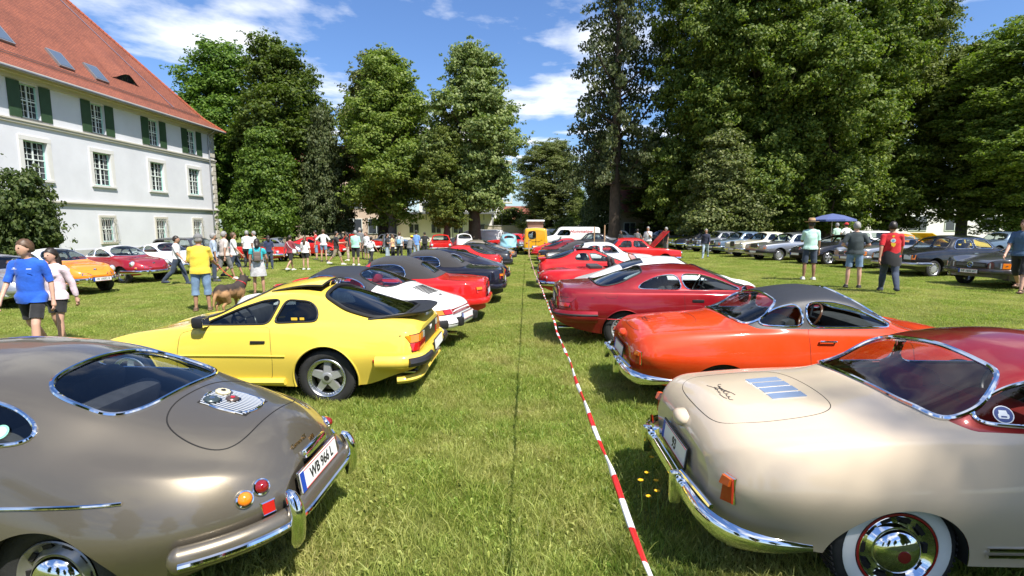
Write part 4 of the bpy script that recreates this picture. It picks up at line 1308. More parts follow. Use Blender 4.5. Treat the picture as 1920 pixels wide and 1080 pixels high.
def wheel_meshes(kind, r, w_, near):
    """axis y, outer face towards +y at y = 0"""
    seg = 48 if near else 20
    ri = r * {'hub': 0.60, 'white': 0.60, 'steel': 0.60, 'star': 0.665, 'mesh': 0.64, 'alloy': 0.63, 'disc': 0.62}[kind]
    prof = [(ri * 0.99, -w_ * 0.95), (ri * 1.06, -w_), (r * 0.93, -w_ * 1.0), (r * 0.985, -w_ * 0.9), (r, -w_ * 0.72), (r, -w_ * 0.28), (r * 0.985, -w_ * 0.10), (r * 0.94, 0.0), (ri + (r - ri) * 0.4, 0.008), (ri * 1.07, 0.004), (ri * 0.99, -0.012)]
    t = MB().lathe(prof, seg)
    if near:
        for k in range(64):       # tread blocks
            a = 2 * math.pi * k / 64
            for dy in (-0.25, -0.75):
                t.box((r * 1.001 * math.cos(a), w_ * dy, r * 1.001 * math.sin(a)), (0.008, w_ * 0.36, 0.016), roty(-a + 0.15))
    tyre = t.mesh('tyre', True, 50)
    subs = []
    def add(nm, mb, m, sm=True, ang=40): subs.append((nm, mb.mesh(nm, sm, ang), m))
    rim = [(ri, -w_ * 0.9), (ri * 0.93, -w_ * 0.5), (ri * 0.93, -0.02), (ri * 0.99, -0.006), (ri * 1.03, 0.006), (ri * 1.0, 0.011), (ri * 0.96, 0.004)]
    if kind in ('hub', 'white', 'steel'):
        rimm = {'hub': mat('wheel_grey', (0.30, 0.30, 0.29), 0.3, 0.6, coat=0.6), 'white': chrome, 'steel': silverpaint}[kind]
        disc = rim + [(ri * 0.90, -0.018), (ri * 0.80, -0.030), (ri * 0.74, -0.016), (ri * 0.66, 0.000), (ri * 0.6, -0.006), (0.001, -0.01)]
        add('rim', MB().lathe(disc, seg), rimm)
        dome = [(ri * 0.66, -0.004), (ri * 0.64, 0.012), (ri * 0.55, 0.034), (ri * 0.40, 0.050), (ri * 0.2, 0.060), (0.001, 0.062)]
        add('hubcap', MB().lathe(dome, seg), chrome)
        if near:
            for k in range(10):
                a = 2 * math.pi * k / 10
                add('vent_slot', MB().box((ri * 0.84 * math.cos(a), -0.022, ri * 0.84 * math.sin(a)), (0.022, 0.014, 0.05), roty(-a)), seam, False)
        if kind == 'white':
            ww = [(ri * 1.10, 0.0065), (ri * 1.12, 0.0095), (ri + (r - ri) * 0.62, 0.0105), (ri + (r - ri) * 0.66, 0.007)]
            add('whitewall', MB().lathe(ww, seg), mat('whitewall', (0.72, 0.74, 0.74), 0.6, var=0.08))
            add('red_ring', MB().lathe([(ri * 1.02, 0.0115), (ri * 1.045, 0.013), (ri * 1.075, 0.0115), (ri * 1.08, 0.007)], seg), mat('wheel_red', (0.30, 0.012, 0.015), 0.25, coat=1.0))
            add('hub_badge', MB().lathe([(ri * 0.17, 0.0605), (ri * 0.16, 0.066), (0.001, 0.067)], 24), mat('badge_red', (0.16, 0.01, 0.012), 0.3, coat=0.6))
    elif kind == 'star':
        add('rim', MB().lathe(rim + [(ri * 0.94, -0.03)], seg), alloy)
        sp = MB()
        for k in range(5):
            a = 2 * math.pi * k / 5 + math.pi / 2
            for j in range(1):
                R_ = roty(-a)
                v = np.array([(0.03, -0.012, -0.045), (0.03, -0.012, 0.045), (ri * 0.93, -0.035, 0.034), (ri * 0.93, -0.035, -0.034),
                              (0.03, -0.05, -0.05), (0.03, -0.05, 0.05), (ri * 0.93, -0.07, 0.04), (ri * 0.93, -0.07, -0.04)])
                sp.add(v @ R_.T, [(0, 1, 2, 3), (4, 7, 6, 5), (0, 4, 5, 1), (1, 5, 6, 2), (2, 6, 7, 3), (3, 7, 4, 0)])
        add('spokes', sp, silverpaint, False)
        add('hub_cap', MB().lathe([(0.062, -0.03), (0.060, -0.006), (0.045, 0.0), (0.001, 0.001)], 24), silverpaint)
        add('hub_badge', MB().lathe([(0.032, 0.001), (0.030, 0.004), (0.001, 0.0045)], 20), plateblack)
        add('brake_disc', MB().lathe([(ri * 0.72, -0.09), (0.06, -0.09)], 28), mat('brake_steel', (0.12, 0.11, 0.10), 0.4, 0.8))
        b = MB()
        for k in range(40):
            a = 2 * math.pi * k / 40
            b.lathe([(0.0055, -0.006), (0.005, 0.004), (0.001, 0.005)], 6, 'y', (ri * 0.885 * math.cos(a), -0.016, ri * 0.885 * math.sin(a)))
        add('rim_bolts', b, chrome)
        add('rim_step', MB().lathe([(ri * 0.95, -0.012), (ri * 0.84, -0.022), (ri * 0.83, -0.05)], seg), alloy)
    elif kind == 'mesh':
        add('rim', MB().lathe(rim + [(ri * 0.93, -0.02), (ri * 0.86, -0.03), (ri * 0.86, -0.05)], seg), silverpaint)
        sp = MB()
        for k in range(20 if near else 10):
            a = 2 * math.pi * k / (20 if near else 10)
            for dlt in (-0.28, 0.28):
                p0 = np.array((ri * 0.22 * math.cos(a), -0.015, ri * 0.22 * math.sin(a)))
                p1 = np.array((ri * 0.9 * math.cos(a + dlt), -0.028, ri * 0.9 * math.sin(a + dlt)))
                sp.tube([p0, p1], 0.0085, 5)
        add('spokes', sp, silverpaint)
        add('hub_cap', MB().lathe([(ri * 0.30, -0.03), (ri * 0.28, -0.004), (ri * 0.16, 0.004), (0.001, 0.006)], 24), silverpaint)
        add('brake_disc', MB().lathe([(ri * 0.85, -0.06), (0.05, -0.06)], 24), seam)
    else:  # 'alloy' / 'disc': flat covered wheel with slots
        m = silverpaint if kind == 'alloy' else mat('wheel_grey', (0.30, 0.30, 0.29), 0.3, 0.6, coat=0.6)
        add('rim', MB().lathe(rim + [(ri * 0.90, -0.01), (ri * 0.55, 0.004), (ri * 0.25, 0.002), (0.001, 0.004)], seg), m)
        sl = MB(); n = 15 if kind == 'alloy' else 10
        for k in range(n):
            a = 2 * math.pi * k / n
            sl.box((ri * 0.74 * math.cos(a), -0.002, ri * 0.74 * math.sin(a)), (ri * 0.24, 0.012, 0.026), roty(-a))
        add('vent_slots', sl, seam, False)
    return tyre, subs
# ================================================================ body shapes (metres, x from the rear end)
SP = {}
SP['fastback'] = dict(L=3.95, cabin=(0.85, 2.75), seat_x=2.05, dash_x=2.62, dash_z=0.90, shelf_x=1.1, shelf_z=0.72, headrest=False, ze=(0.52, 0.48),
    round_rear=(0.78, 2.4, 0.80), round_front=(0.9, 2.2, 0.90), vround_rear=(0.30, 2.2, 0.80), vround_front=(0.4, 2.0, 0.85),
    c=dict(
        zt=[(0, .78), (.12, .835), (.4, .915), (.7, 1.0), (.95, 1.085), (1.3, 1.205), (1.65, 1.28), (1.95, 1.30), (2.2, 1.275), (2.4, 1.20), (2.62, 1.06), (2.8, .945), (3.0, .90), (3.4, .84), (3.75, .74), (3.95, .62)],
        wm=[(0, .74), (.5, .81), (.85, .835), (1.5, .825), (2.2, .82), (2.9, .825), (3.5, .78), (3.95, .70)],
        zm=[(0, .52), (.85, .50), (3.95, .48)],
        zb=[(0, .40), (.25, .30), (.6, .22), (1.3, .19), (2.6, .19), (3.3, .22), (3.95, .34)],
        wb=[(0, .66), (.8, .74), (3.2, .74), (3.95, .62)],
        zs=[(0, .66), (.4, .745), (.85, .80), (1.3, .83), (2.0, .835), (2.7, .83), (3.2, .80), (3.6, .73), (3.95, .6)],
        ws=[(0, .60), (.5, .67), (.85, .71), (1.4, .745), (2, .755), (2.7, .745), (3.2, .69), (3.95, .55)],
        wi=[(0, .48), (.5, .545), (.85, .60), (1.2, .66), (1.8, .69), (2.5, .69), (2.8, .65), (3.3, .52), (3.95, .4)],
        zi=[(0, .715), (.4, .80), (.8, .875), (1.1, .925), (1.5, .95), (2.2, .95), (2.6, .915), (2.85, .87), (3.3, .80), (3.95, .62)],
        wr=[(0, .33), (.5, .40), (.8, .45), (1.2, .52), (1.7, .555), (2.1, .56), (2.5, .57), (2.8, .47), (3.3, .34), (3.95, .28)],
        zr=[(0, .76), (.4, .87), (.7, .945), (1.0, 1.035), (1.3, 1.105), (1.65, 1.165), (2.0, 1.18), (2.25, 1.15), (2.45, 1.08), (2.68, .97), (2.82, .915), (3.2, .85), (3.95, .62)]),
    arches=[(0.96, 0.225, 0.36), (3.02, 0.26, 0.36)],
    wheels=[(0.96, 0.325, 0.735, 'hub'), (3.02, 0.325, 0.735, 'hub')],
    regions=[
        dict(name='rear_window', proj='top', pts=[(.765, 0), (.775, .30), (.85, .455), (1.16, .44), (1.285, .35), (1.30, 0)], zmin=.85, mat='rear_glass', trim=(chrome, .013), rad=.10),
        dict(name='quarter_window', proj='side', pts=[(1.06, .935), (1.20, 1.065), (1.5, 1.15), (1.93, 1.185), (1.95, .94)], mat='glass', trim=(chrome, .011), rad=.2),
        dict(name='door_window', proj='side', pts=[(2.0, .95), (1.99, 1.185), (2.25, 1.165), (2.62, .97), (2.6, .95)], mat='glass', trim=(chrome, .010)),
        dict(name='windshield', proj='top', pts=[(2.30, 0), (2.33, .40), (2.60, .57), (2.78, .52), (2.84, 0)], zmin=.85, mat='glass', trim=(chrome, .012)),
        dict(name='engine_lid', proj='top', pts=[(.235, 0), (.24, .33), (.32, .43), (.48, .44), (.63, .39), (.705, .22), (.71, 0)], zmin=.6, seam=.0055, rad=.12),
        dict(name='door', proj='side', pts=[(1.95, .26), (1.90, .70), (1.95, .935), (2.62, .935), (2.80, .80), (2.84, .26)], seam=.004, ymin=.5, rad=.035),
        dict(name='hood', proj='top', pts=[(2.95, 0), (2.98, .46), (3.4, .40), (3.78, .22), (3.8, 0)], zmin=.55, seam=.004),
    ])

_gh = dict(L=4.14, cabin=(1.12, 2.92), seat_x=2.1, dash_x=2.74, dash_z=0.90, shelf_x=1.45, shelf_z=0.74, headrest=False, ze=(0.56, 0.50),
    round_rear=(0.30, 3.0, 0.62), round_front=(0.8, 2.2, 0.9), vround_rear=(0.26, 2.3, 0.82), vround_front=(0.4, 2.0, 0.85),
    ten=0.85, crease={3: 0.8},
    c=dict(
        zt=[(0, .86), (.25, .905), (.6, .945), (.95, .975), (1.15, 1.005), (1.35, 1.10), (1.6, 1.225), (1.85, 1.305), (2.1, 1.33), (2.32, 1.305), (2.55, 1.20), (2.8, 1.02), (2.98, .925), (3.5, .87), (3.85, .78), (4.14, .64)],
        wm=[(0, .76), (.4, .80), (.95, .815), (1.6, .80), (2.2, .795), (3.2, .815), (3.8, .78), (4.14, .70)],
        zm=[(0, .62), (.95, .60), (2, .56), (4.14, .52)],
        zb=[(0, .37), (.3, .30), (.6, .25), (1.4, .22), (2.8, .22), (3.5, .26), (4.14, .36)],
        wb=[(0, .66), (.6, .70), (1.4, .74), (2.8, .74), (4.14, .62)],
        zs=[(0, .80), (.3, .835), (.7, .865), (1.1, .875), (1.5, .86), (1.9, .845), (2.6, .85), (3.1, .865), (3.6, .82), (4.14, .64)],
        ws=[(0, .655), (.4, .68), (.95, .695), (1.5, .715), (2.0, .735), (2.7, .735), (3.2, .69), (4.14, .58)],
        wi=[(0, .52), (.4, .55), (.95, .575), (1.3, .635), (1.8, .68), (2.5, .68), (2.9, .66), (3.2, .52), (4.14, .44)],
        zi=[(0, .835), (.3, .865), (.7, .90), (1.1, .92), (1.4, .925), (1.8, .925), (2.6, .92), (2.95, .90), (3.2, .86), (3.6, .82), (4.14, .64)],
        wr=[(0, .34), (.5, .38), (1.0, .42), (1.3, .50), (1.7, .54), (2.2, .56), (2.7, .58), (3.0, .50), (3.2, .36), (4.14, .30)],
        zr=[(0, .85), (.3, .89), (.7, .93), (1.05, .955), (1.25, 1.015), (1.5, 1.115), (1.75, 1.19), (2.1, 1.215), (2.35, 1.18), (2.6, 1.07), (2.85, .945), (3.05, .895), (3.6, .84), (4.14, .64)]),
    arches=[(0.93, 0.20, 0.365), (3.35, 0.29, 0.35)],
    wheels=[(0.93, 0.325, 0.725, 'hub'), (3.35, 0.325, 0.725, 'hub')],
    regions=[
        dict(name='rear_window', proj='top', pts=[(1.13, 0), (1.14, .40), (1.20, .585), (1.44, .57), (1.61, .46), (1.63, 0)], zmin=.9, mat='rear_glass', trim=(chrome, .015), rad=.075),
        dict(name='quarter_window', proj='side', pts=[(1.33, .955), (1.40, 1.04), (1.58, 1.14), (1.80, 1.19), (1.82, .945)], mat='glass', trim=(chrome, .011), rad=.10),
        dict(name='door_window', proj='side', pts=[(1.86, .945), (1.85, 1.195), (2.15, 1.20), (2.40, 1.13), (2.78, .945)], mat='glass', trim=(chrome, .010), rad=.10),
        dict(name='windshield', proj='top', pts=[(2.33, 0), (2.36, .42), (2.62, .59), (2.82, .56), (2.93, 0)], zmin=.9, mat='glass', trim=(chrome, .012)),
        dict(name='roof', proj='field', mat='roof', src='body', field=lambda V: np.where((V[:, 0] > 1.10) & (V[:, 0] < 3.0), V[:, 2] - pchip([(1.10, 1.03), (1.17, .995), (1.25, .95), (1.36, .918), (2.0, .922), (2.65, .93), (2.8, 1.0), (2.95, 1.1)], V[:, 0]), -1)),
        dict(name='engine_lid', proj='top', pts=[(.08, 0), (.10, .38), (.25, .46), (.62, .44), (.76, .38), (.80, .26), (.81, 0)], zmin=.74, seam=.0032, rad=.2),
        dict(name='door', proj='side', pts=[(1.86, .28), (1.84, .6), (1.84, .925), (2.75, .935), (2.90, .78), (2.9, .28)], seam=.0035, ymin=.5, rad=.035),
        dict(name='hood', proj='top', pts=[(3.2, 0), (3.2, .48), (3.6, .42), (3.95, .28), (3.97, 0)], zmin=.55, seam=.0035),
    ])
SP['coupe_round'] = _gh

SP['hatch_coupe'] = dict(L=4.20, cabin=(0.6, 2.7), seat_x=1.9, dash_x=2.48, dash_z=0.92, shelf_x=.9, shelf_z=0.72, ze=(0.62, 0.46),
    round_rear=(0.22, 3.0, 0.40), round_front=(0.7, 2.4, 0.80), vround_rear=(0.14, 2.4, 0.45), vround_front=(0.35, 2.0, 0.8),
    ten=0.8, crease={3: 0.7}, arch_lip=.010,
    c=dict(
        zt=[(0, .90), (.2, .955), (.45, 1.05), (.75, 1.15), (1.1, 1.25), (1.5, 1.298), (1.82, 1.275), (2.1, 1.18), (2.45, 1.0), (2.68, .895), (3.2, .805), (3.7, .69), (4.0, .59), (4.2, .48)],
        wm=[(0, .82), (.4, .855), (1.0, .868), (1.5, .84), (2.2, .815), (2.9, .83), (3.4, .85), (3.9, .80), (4.2, .72)],
        zm=[(0, .58), (1, .55), (2, .56), (4.2, .46)],
        zb=[(0, .40), (.25, .33), (.6, .22), (1.5, .19), (2.8, .19), (3.6, .2), (4.2, .26)],
        wb=[(0, .74), (1, .80), (2.2, .76), (3.4, .79), (4.2, .66)],
        zs=[(0, .80), (.4, .84), (1.0, .87), (1.6, .86), (2.4, .85), (2.9, .825), (3.4, .765), (3.9, .65), (4.2, .48)],
        ws=[(0, .74), (.4, .765), (1.0, .775), (1.6, .765), (2.4, .76), (2.9, .76), (3.4, .76), (4.2, .62)],
        wi=[(0, .66), (.4, .69), (1.0, .70), (1.5, .70), (2.1, .70), (2.5, .69), (2.8, .63), (4.2, .52)],
        zi=[(0, .85), (.4, .90), (1.0, .925), (1.6, .92), (2.1, .905), (2.5, .885), (2.8, .85), (3.4, .77), (4.2, .48)],
        wr=[(0, .52), (.5, .54), (.8, .55), (1.2, .54), (1.7, .545), (2.1, .575), (2.5, .60), (2.78, .47), (4.2, .36)],
        zr=[(0, .885), (.25, .945), (.5, 1.01), (.8, 1.085), (1.1, 1.15), (1.45, 1.195), (1.78, 1.18), (2.1, 1.09), (2.45, .945), (2.75, .87), (3.5, .74), (4.2, .48)]),
    arches=[(1.03, 0.30, 0.375), (3.42, 0.32, 0.37)],
    wheels=[(1.03, 0.325, 0.80, 'star'), (3.42, 0.325, 0.79, 'star')],
    regions=[
        dict(name='rear_window', proj='top', pts=[(.20, 0), (.22, .52), (.50, .63), (.86, .60), (1.13, .50), (1.16, 0)], zmin=.9, mat='rear_glass', trim=(blackrubber, .024), rad=.10, trimfar=True),
        dict(name='quarter_window', proj='side', pts=[(1.15, .925), (1.17, 1.06), (1.27, 1.14), (1.55, 1.16), (1.66, .905)], mat='glass', trim=(blackrubber, .012), rad=.05),
        dict(name='door_window', proj='side', pts=[(1.72, .895), (1.61, 1.165), (1.80, 1.15), (2.08, 1.06), (2.45, .90), (2.44, .88)], mat='glass', trim=(blackrubber, .012), rad=.04),
        dict(name='windshield', proj='top', pts=[(1.85, 0), (1.88, .46), (2.3, .60), (2.54, .57), (2.65, 0)], zmin=.86, mat='glass', trim=(blackrubber, .012)),
        dict(name='door', proj='side', pts=[(1.66, .27), (1.63, .50), (1.67, .87), (2.45, .865), (2.70, .80), (2.76, .27)], seam=.0035, ymin=.5, rad=.035),
        dict(name='hood', proj='top', pts=[(2.70, 0), (2.73, .60), (3.6, .56), (4.02, .46), (4.04, 0)], zmin=.48, seam=.003),
    ])

SP['rear_engine_coupe'] = dict(L=4.29, cabin=(1.0, 3.0), seat_x=2.2, dash_x=2.82, dash_z=0.90, shelf_x=1.35, shelf_z=0.72, ze=(0.55, 0.48),
    round_rear=(0.55, 2.3, 0.72), round_front=(0.7, 2.2, 0.85), vround_rear=(0.22, 2.2, 0.75), vround_front=(0.4, 2.0, 0.85),
    c=dict(
        zt=[(0, .74), (.25, .80), (.6, .92), (.95, 1.05), (1.3, 1.18), (1.7, 1.28), (2.05, 1.315), (2.35, 1.30), (2.6, 1.19), (2.9, 1.0), (3.05, .90), (3.5, .82), (3.9, .72), (4.29, .58)],
        wm=[(0, .78), (.5, .83), (.95, .845), (1.6, .81), (2.4, .80), (3.3, .815), (3.9, .78), (4.29, .70)],
        zm=[(0, .56), (1, .56), (4.29, .5)],
        zb=[(0, .42), (.3, .32), (.7, .22), (1.5, .2), (3, .2), (3.6, .24), (4.29, .3)],
        zs=[(0, .70), (.4, .77), (.95, .83), (1.5, .85), (2.4, .85), (3.2, .87), (3.7, .82), (4.29, .58)],
        ws=[(0, .64), (.5, .70), (.95, .735), (1.6, .745), (2.4, .74), (3.2, .70), (4.29, .58)],
        wi=[(0, .50), (.5, .56), (1.0, .62), (1.5, .68), (2.4, .68), (2.9, .64), (3.2, .52), (4.29, .42)],
        zi=[(0, .73), (.4, .81), (.95, .895), (1.5, .925), (2.4, .92), (2.8, .90), (3.1, .86), (3.6, .79), (4.29, .58)],
        wr=[(0, .34), (.5, .40), (1.0, .48), (1.5, .53), (2.1, .55), (2.6, .575), (2.95, .48), (3.2, .36), (4.29, .3)],
        zr=[(0, .735), (.4, .84), (.8, .94), (1.1, 1.02), (1.5, 1.13), (1.9, 1.19), (2.3, 1.19), (2.6, 1.08), (2.95, .92), (3.3, .85), (4.29, .58)]),
    arches=[(1.0, 0.32, 0.36), (3.27, 0.31, 0.355)],
    wheels=[(1.0, 0.32, 0.765, 'star'), (3.27, 0.315, 0.75, 'star')],
    regions=[
        dict(name='rear_window', proj='top', pts=[(.98, 0), (1.0, .40), (1.10, .53), (1.42, .53), (1.66, .46), (1.70, 0)], zmin=.9, mat='rear_glass', trim=(blackrubber, .014), trimfar=True),
        dict(name='quarter_window', proj='side', pts=[(1.36, .945), (1.48, 1.07), (1.70, 1.15), (1.92, 1.18), (1.94, .945)], mat='glass', trim=(chrome, .010)),
        dict(name='door_window', proj='side', pts=[(1.98, .945), (1.97, 1.185), (2.35, 1.185), (2.55, 1.11), (2.82, .94)], mat='glass', trim=(chrome, .010)),
        dict(name='windshield', proj='top', pts=[(2.38, 0), (2.40, .46), (2.72, .585), (2.95, .54), (3.03, 0)], zmin=.88, mat='glass', trim=(blackrubber, .012)),
        dict(name='roof', proj='field', mat='roof', field=lambda V: np.where((V[:, 0] > 1.05) & (V[:, 0] < 2.75), V[:, 2] - pchip([(1.05, 1.4), (1.2, 1.15), (1.38, .93), (1.9, .93), (1.96, 1.13), (2.5, 1.13), (2.6, 1.2), (2.75, 1.4)], V[:, 0]), -1), only='targa'),
        dict(name='engine_lid', proj='top', pts=[(.12, 0), (.12, .34), (.5, .40), (.90, .38), (.94, 0)], zmin=.6, seam=.003),
        dict(name='door', proj='side', pts=[(1.96, .28), (1.93, .92), (2.85, .92), (2.98, .72), (2.98, .28)], seam=.0035, ymin=.5, rad=.035),
        dict(name='hood', proj='top', pts=[(3.1, 0), (3.12, .46), (3.6, .42), (4.05, .3), (4.08, 0)], zmin=.5, seam=.003),
    ])

SP['grand_coupe'] = dict(L=4.78, cabin=(.9, 3.3), seat_x=2.3, dash_x=3.0, dash_z=0.93, shelf_x=1.5, shelf_z=0.80, ze=(0.60, 0.46),
    round_rear=(0.36, 2.8, 0.50), round_front=(0.6, 2.4, 0.75), vround_rear=(0.16, 2.4, 0.50), vround_front=(0.3, 2.0, 0.8),
    ten=0.8, crease={2: 0.75, 3: 0.7}, arch_lip=.008,
    c=dict(
        zt=[(0, 1.0), (.12, 1.015), (.4, 1.02), (.62, 1.035), (.85, 1.10), (1.2, 1.22), (1.6, 1.305), (2.05, 1.34), (2.4, 1.325), (2.75, 1.23), (3.1, 1.06), (3.35, .955), (3.95, .86), (4.4, .74), (4.78, .56)],
        wm=[(0, .86), (.5, .91), (1.2, .925), (2.4, .905), (3.5, .92), (4.2, .88), (4.78, .78)],
        zm=[(0, .60), (1.2, .60), (4.78, .5)],
        zb=[(0, .40), (.3, .30), (.7, .22), (1.7, .18), (3, .18), (4.0, .2), (4.78, .24)],
        wb=[(0, .78), (1.2, .84), (3.6, .84), (4.78, .68)],
        zs=[(0, .90), (.5, .905), (1.2, .90), (2.4, .885), (3.3, .87), (4.0, .80), (4.5, .68), (4.78, .55)],
        ws=[(0, .80), (.5, .825), (1.2, .835), (2.4, .83), (3.4, .83), (4.78, .68)],
        wi=[(0, .72), (.5, .74), (1.2, .755), (2.4, .76), (3.2, .755), (3.5, .68), (4.78, .56)],
        zi=[(0, .965), (.5, .965), (1.2, .955), (2.4, .94), (3.2, .92), (3.5, .895), (4.2, .77), (4.78, .55)],
        wr=[(0, .50), (.6, .52), (1.0, .55), (1.4, .57), (1.9, .58), (2.6, .595), (3.1, .64), (3.45, .52), (4.78, .4)],
        zr=[(0, .99), (.4, 1.005), (.65, 1.015), (.95, 1.06), (1.25, 1.135), (1.65, 1.215), (2.05, 1.24), (2.4, 1.225), (2.8, 1.115), (3.15, .975), (3.45, .915), (4.2, .79), (4.78, .55)]),
    arches=[(1.09, 0.27, 0.365), (3.79, 0.28, 0.365)],
    wheels=[(1.10, 0.325, 0.845, 'mesh'), (3.79, 0.325, 0.84, 'mesh')],
    regions=[
        dict(name='rear_window', proj='top', pts=[(.64, 0), (.66, .54), (.76, .66), (1.15, .60), (1.45, .50), (1.50, 0)], zmin=.95, mat='rear_glass', trim=(blackrubber, .014), trimfar=True),
        dict(name='quarter_window', proj='side', pts=[(1.30, .965), (1.42, 1.06), (1.70, 1.175), (2.00, 1.205), (2.08, .955)], mat='glass', trim=(chrome, .009), rad=.10),
        dict(name='door_window', proj='side', pts=[(2.12, .955), (2.05, 1.21), (2.40, 1.20), (2.72, 1.10), (3.08, .95)], mat='glass', trim=(chrome, .009), rad=.10),
        dict(name='windshield', proj='top', pts=[(2.45, 0), (2.49, .48), (2.95, .65), (3.18, .60), (3.31, 0)], zmin=.88, mat='glass', trim=(blackrubber, .012)),
        dict(name='trunk_lid', proj='top', pts=[(.02, 0), (.03, .62), (.2, .70), (.58, .68), (.61, 0)], zmin=.90, seam=.003),
        dict(name='door', proj='side', pts=[(2.10, .26), (2.08, .6), (2.08, .93), (3.1, .925), (3.3, .76), (3.32, .26)], seam=.0035, ymin=.5, rad=.035),
        dict(name='fuel_flap', proj='side', pts=[(.78, .82), (.78, .91), (.98, .91), (.98, .82)], seam=.0025, ymin=.5, rad=.015, lod='near'),
        dict(name='hood', proj='top', pts=[(3.36, 0), (3.38, .66), (4.2, .60), (4.6, .5), (4.62, 0)], zmin=.5, seam=.003),
    ])

# saloon with three boxes; used for the older limousines, at several sizes
def saloon(L=4.7, W=0.86, H=1.43, hood=1.35, deck=1.05, wb=2.75, fr=0.85, belt=0.92, wheel='alloy', wagon=False, square=0.5, r=0.315, wr_=0.60):
    ra = L - fr - wb
    c1 = L - hood          # cowl
    A = c1 - 0.55          # windshield top
    D = deck               # rear window foot
    B = deck + 0.50
    zd = belt + 0.03
    if wagon:
        zt = [(0, belt), (.06, belt + .1), (.16, H - .12), (.4, H - .03), (1.2, H), (A - .3, H), (A, H - .06), (c1, zd), (c1 + .3, zd - .03), (L - .3, zd - .12), (L, zd - .16)]
        zr = [(0, belt), (.06, belt + .06), (.16, H - .2), (.4, H - .11), (1.2, H - .08), (A - .3, H - .08), (A, H - .16), (c1 - .05, zd), (c1 + .3, zd - .035), (L - .3, zd - .13), (L, zd - .17)]
        rw = dict(name='rear_window', proj='rear', pts=[(0, belt + .04), (.56, belt + .04), (.54, H - .14), (0, H - .10)], xmax=.5, mat='rear_glass')
    else:
        zt = [(0, zd - .06), (.1, zd - .03), (D - .1, zd), (D + .02, zd + .02), (B, H - .05), (B + .35, H), (A - .2, H), (A, H - .05), (c1, zd), (c1 + .3, zd - .03), (L - .3, zd - .12), (L, zd - .16)]
        zr = [(0, zd - .08), (.1, zd - .05), (D - .1, zd - .01), (D + .05, zd), (B, H - .15), (B + .35, H - .10), (A - .2, H - .10), (A, H - .15), (c1 - .05, zd), (c1 + .3, zd - .035), (L - .3, zd - .13), (L, zd - .17)]
        rw = dict(name='rear_window', proj='top', pts=[(D + .03, 0), (D + .05, .58), (D + .12, .62), (B - .05, .53), (B - .02, 0)], zmin=belt, mat='rear_glass', trim=(blackrubber, .014))
    Bm = (B + A) / 2 + 0.05 if not wagon else 2.1
    x0 = D + 0.36 if not wagon else 0.28
    zt0, zt1 = belt + 0.035, H - 0.135
    regs = [rw,
        dict(name='windshield', proj='top', pts=[(A + .03, 0), (A + .05, .52), (c1 - .14, .64), (c1 - .06, .60), (c1 - .03, 0)], zmin=belt, mat='glass', trim=(blackrubber, .012)),
        dict(name='rear_side_window', proj='side', pts=[(x0, zt0), (x0 + (.32 if not wagon else .1), zt1), (Bm - .04, zt1 + .01), (Bm - .04, zt0)], mat='glass', trim=(chrome, .010), rad=.035),
        dict(name='front_side_window', proj='side', pts=[(Bm + .04, zt0), (Bm + .04, zt1 + .01), (A - .05, zt1), (c1 - .30, zt0)], mat='glass', trim=(chrome, .010), rad=.035),
        dict(name='front_door', proj='side', pts=[(Bm, .28), (Bm, zt0 - .02), (c1 - .2, zt0 - .03), (c1 - .08, .7), (c1 - .08, .28)], seam=.004, ymin=.5, rad=.035),
        dict(name='rear_door', proj='side', pts=[(Bm - .9, .62), (Bm - .9, zt0 - .02), (Bm - .015, zt0 - .02), (Bm - .015, .28), (Bm - .6, .28)], seam=.004, ymin=.5, rad=.035),
        dict(name='hood', proj='top', pts=[(c1 + .03, 0), (c1 + .05, .60), (L - .5, .58), (L - .08, .54), (L - .07, 0)], zmin=.6, seam=.004, rad=.035),
    ]
    return dict(L=L, cabin=(D + .1 if not wagon else .25, c1 + .05), seat_x=A - 0.35, dash_x=c1 - 0.28, dash_z=belt + .02, shelf_x=D + .45, shelf_z=belt - .08, ze=(0.6, 0.58),
        round_rear=(0.18, 3.5, square), round_front=(0.16, 3.5, square), vround_rear=(0.10, 2.5, 0.35), vround_front=(0.10, 2.5, 0.3), ten=0.75, crease={2: .6, 3: .5},
        c=dict(zt=zt, zr=zr, wm=[(0, W - .03), (1, W), (L - 1, W), (L, W - .04)], zm=[(0, .56), (L, .56)], zb=[(0, .30), (.5, .22), (L - .6, .2), (L, .28)],
               zs=[(0, belt - .09), (1, belt - .06), (c1, belt - .06), (L - .2, belt - .12), (L, belt - .16)], ws=[(0, W - .07), (1, W - .05), (L - 1, W - .05), (L, W - .08)],
               wi=[(0, W - .15), (1, W - .12), (c1, W - .12), (L, W - .16)], zi=[(0, belt - .04), (1, belt + .005), (c1, belt + .0), (L - .2, belt - .09), (L, belt - .13)],
               wr=[(0, wr_ - .02), (D, wr_), (B, wr_ - .02), (A, wr_ - .01), (c1 - .1, wr_ + .04), (c1 + .2, wr_ - .04), (L, wr_ - .08)]),
        arches=[(ra, r, r + .055), (L - fr, r, r + .055)], wheels=[(ra, r, W - .08, wheel), (L - fr, r, W - .08, wheel)], regions=regs)
SP['saloon'] = saloon()
SP['saloon_long'] = saloon(L=5.1, W=0.90, H=1.43, hood=1.45, deck=1.15, wb=2.95, fr=0.88, belt=0.93)
SP['saloon_old'] = saloon(L=4.65, W=0.87, H=1.44, hood=1.35, deck=1.1, wb=2.7, fr=0.85, belt=0.93, wheel='disc', square=.6)
SP['wagon'] = saloon(L=4.55, W=0.86, H=1.46, hood=1.3, deck=.3, wb=2.75, fr=0.8, belt=0.93, wagon=True)
SP['small_saloon'] = saloon(L=4.1, W=0.80, H=1.40, hood=1.15, deck=0.8, wb=2.45, fr=0.75, belt=0.88, wheel='disc', r=.30, wr_=.56)

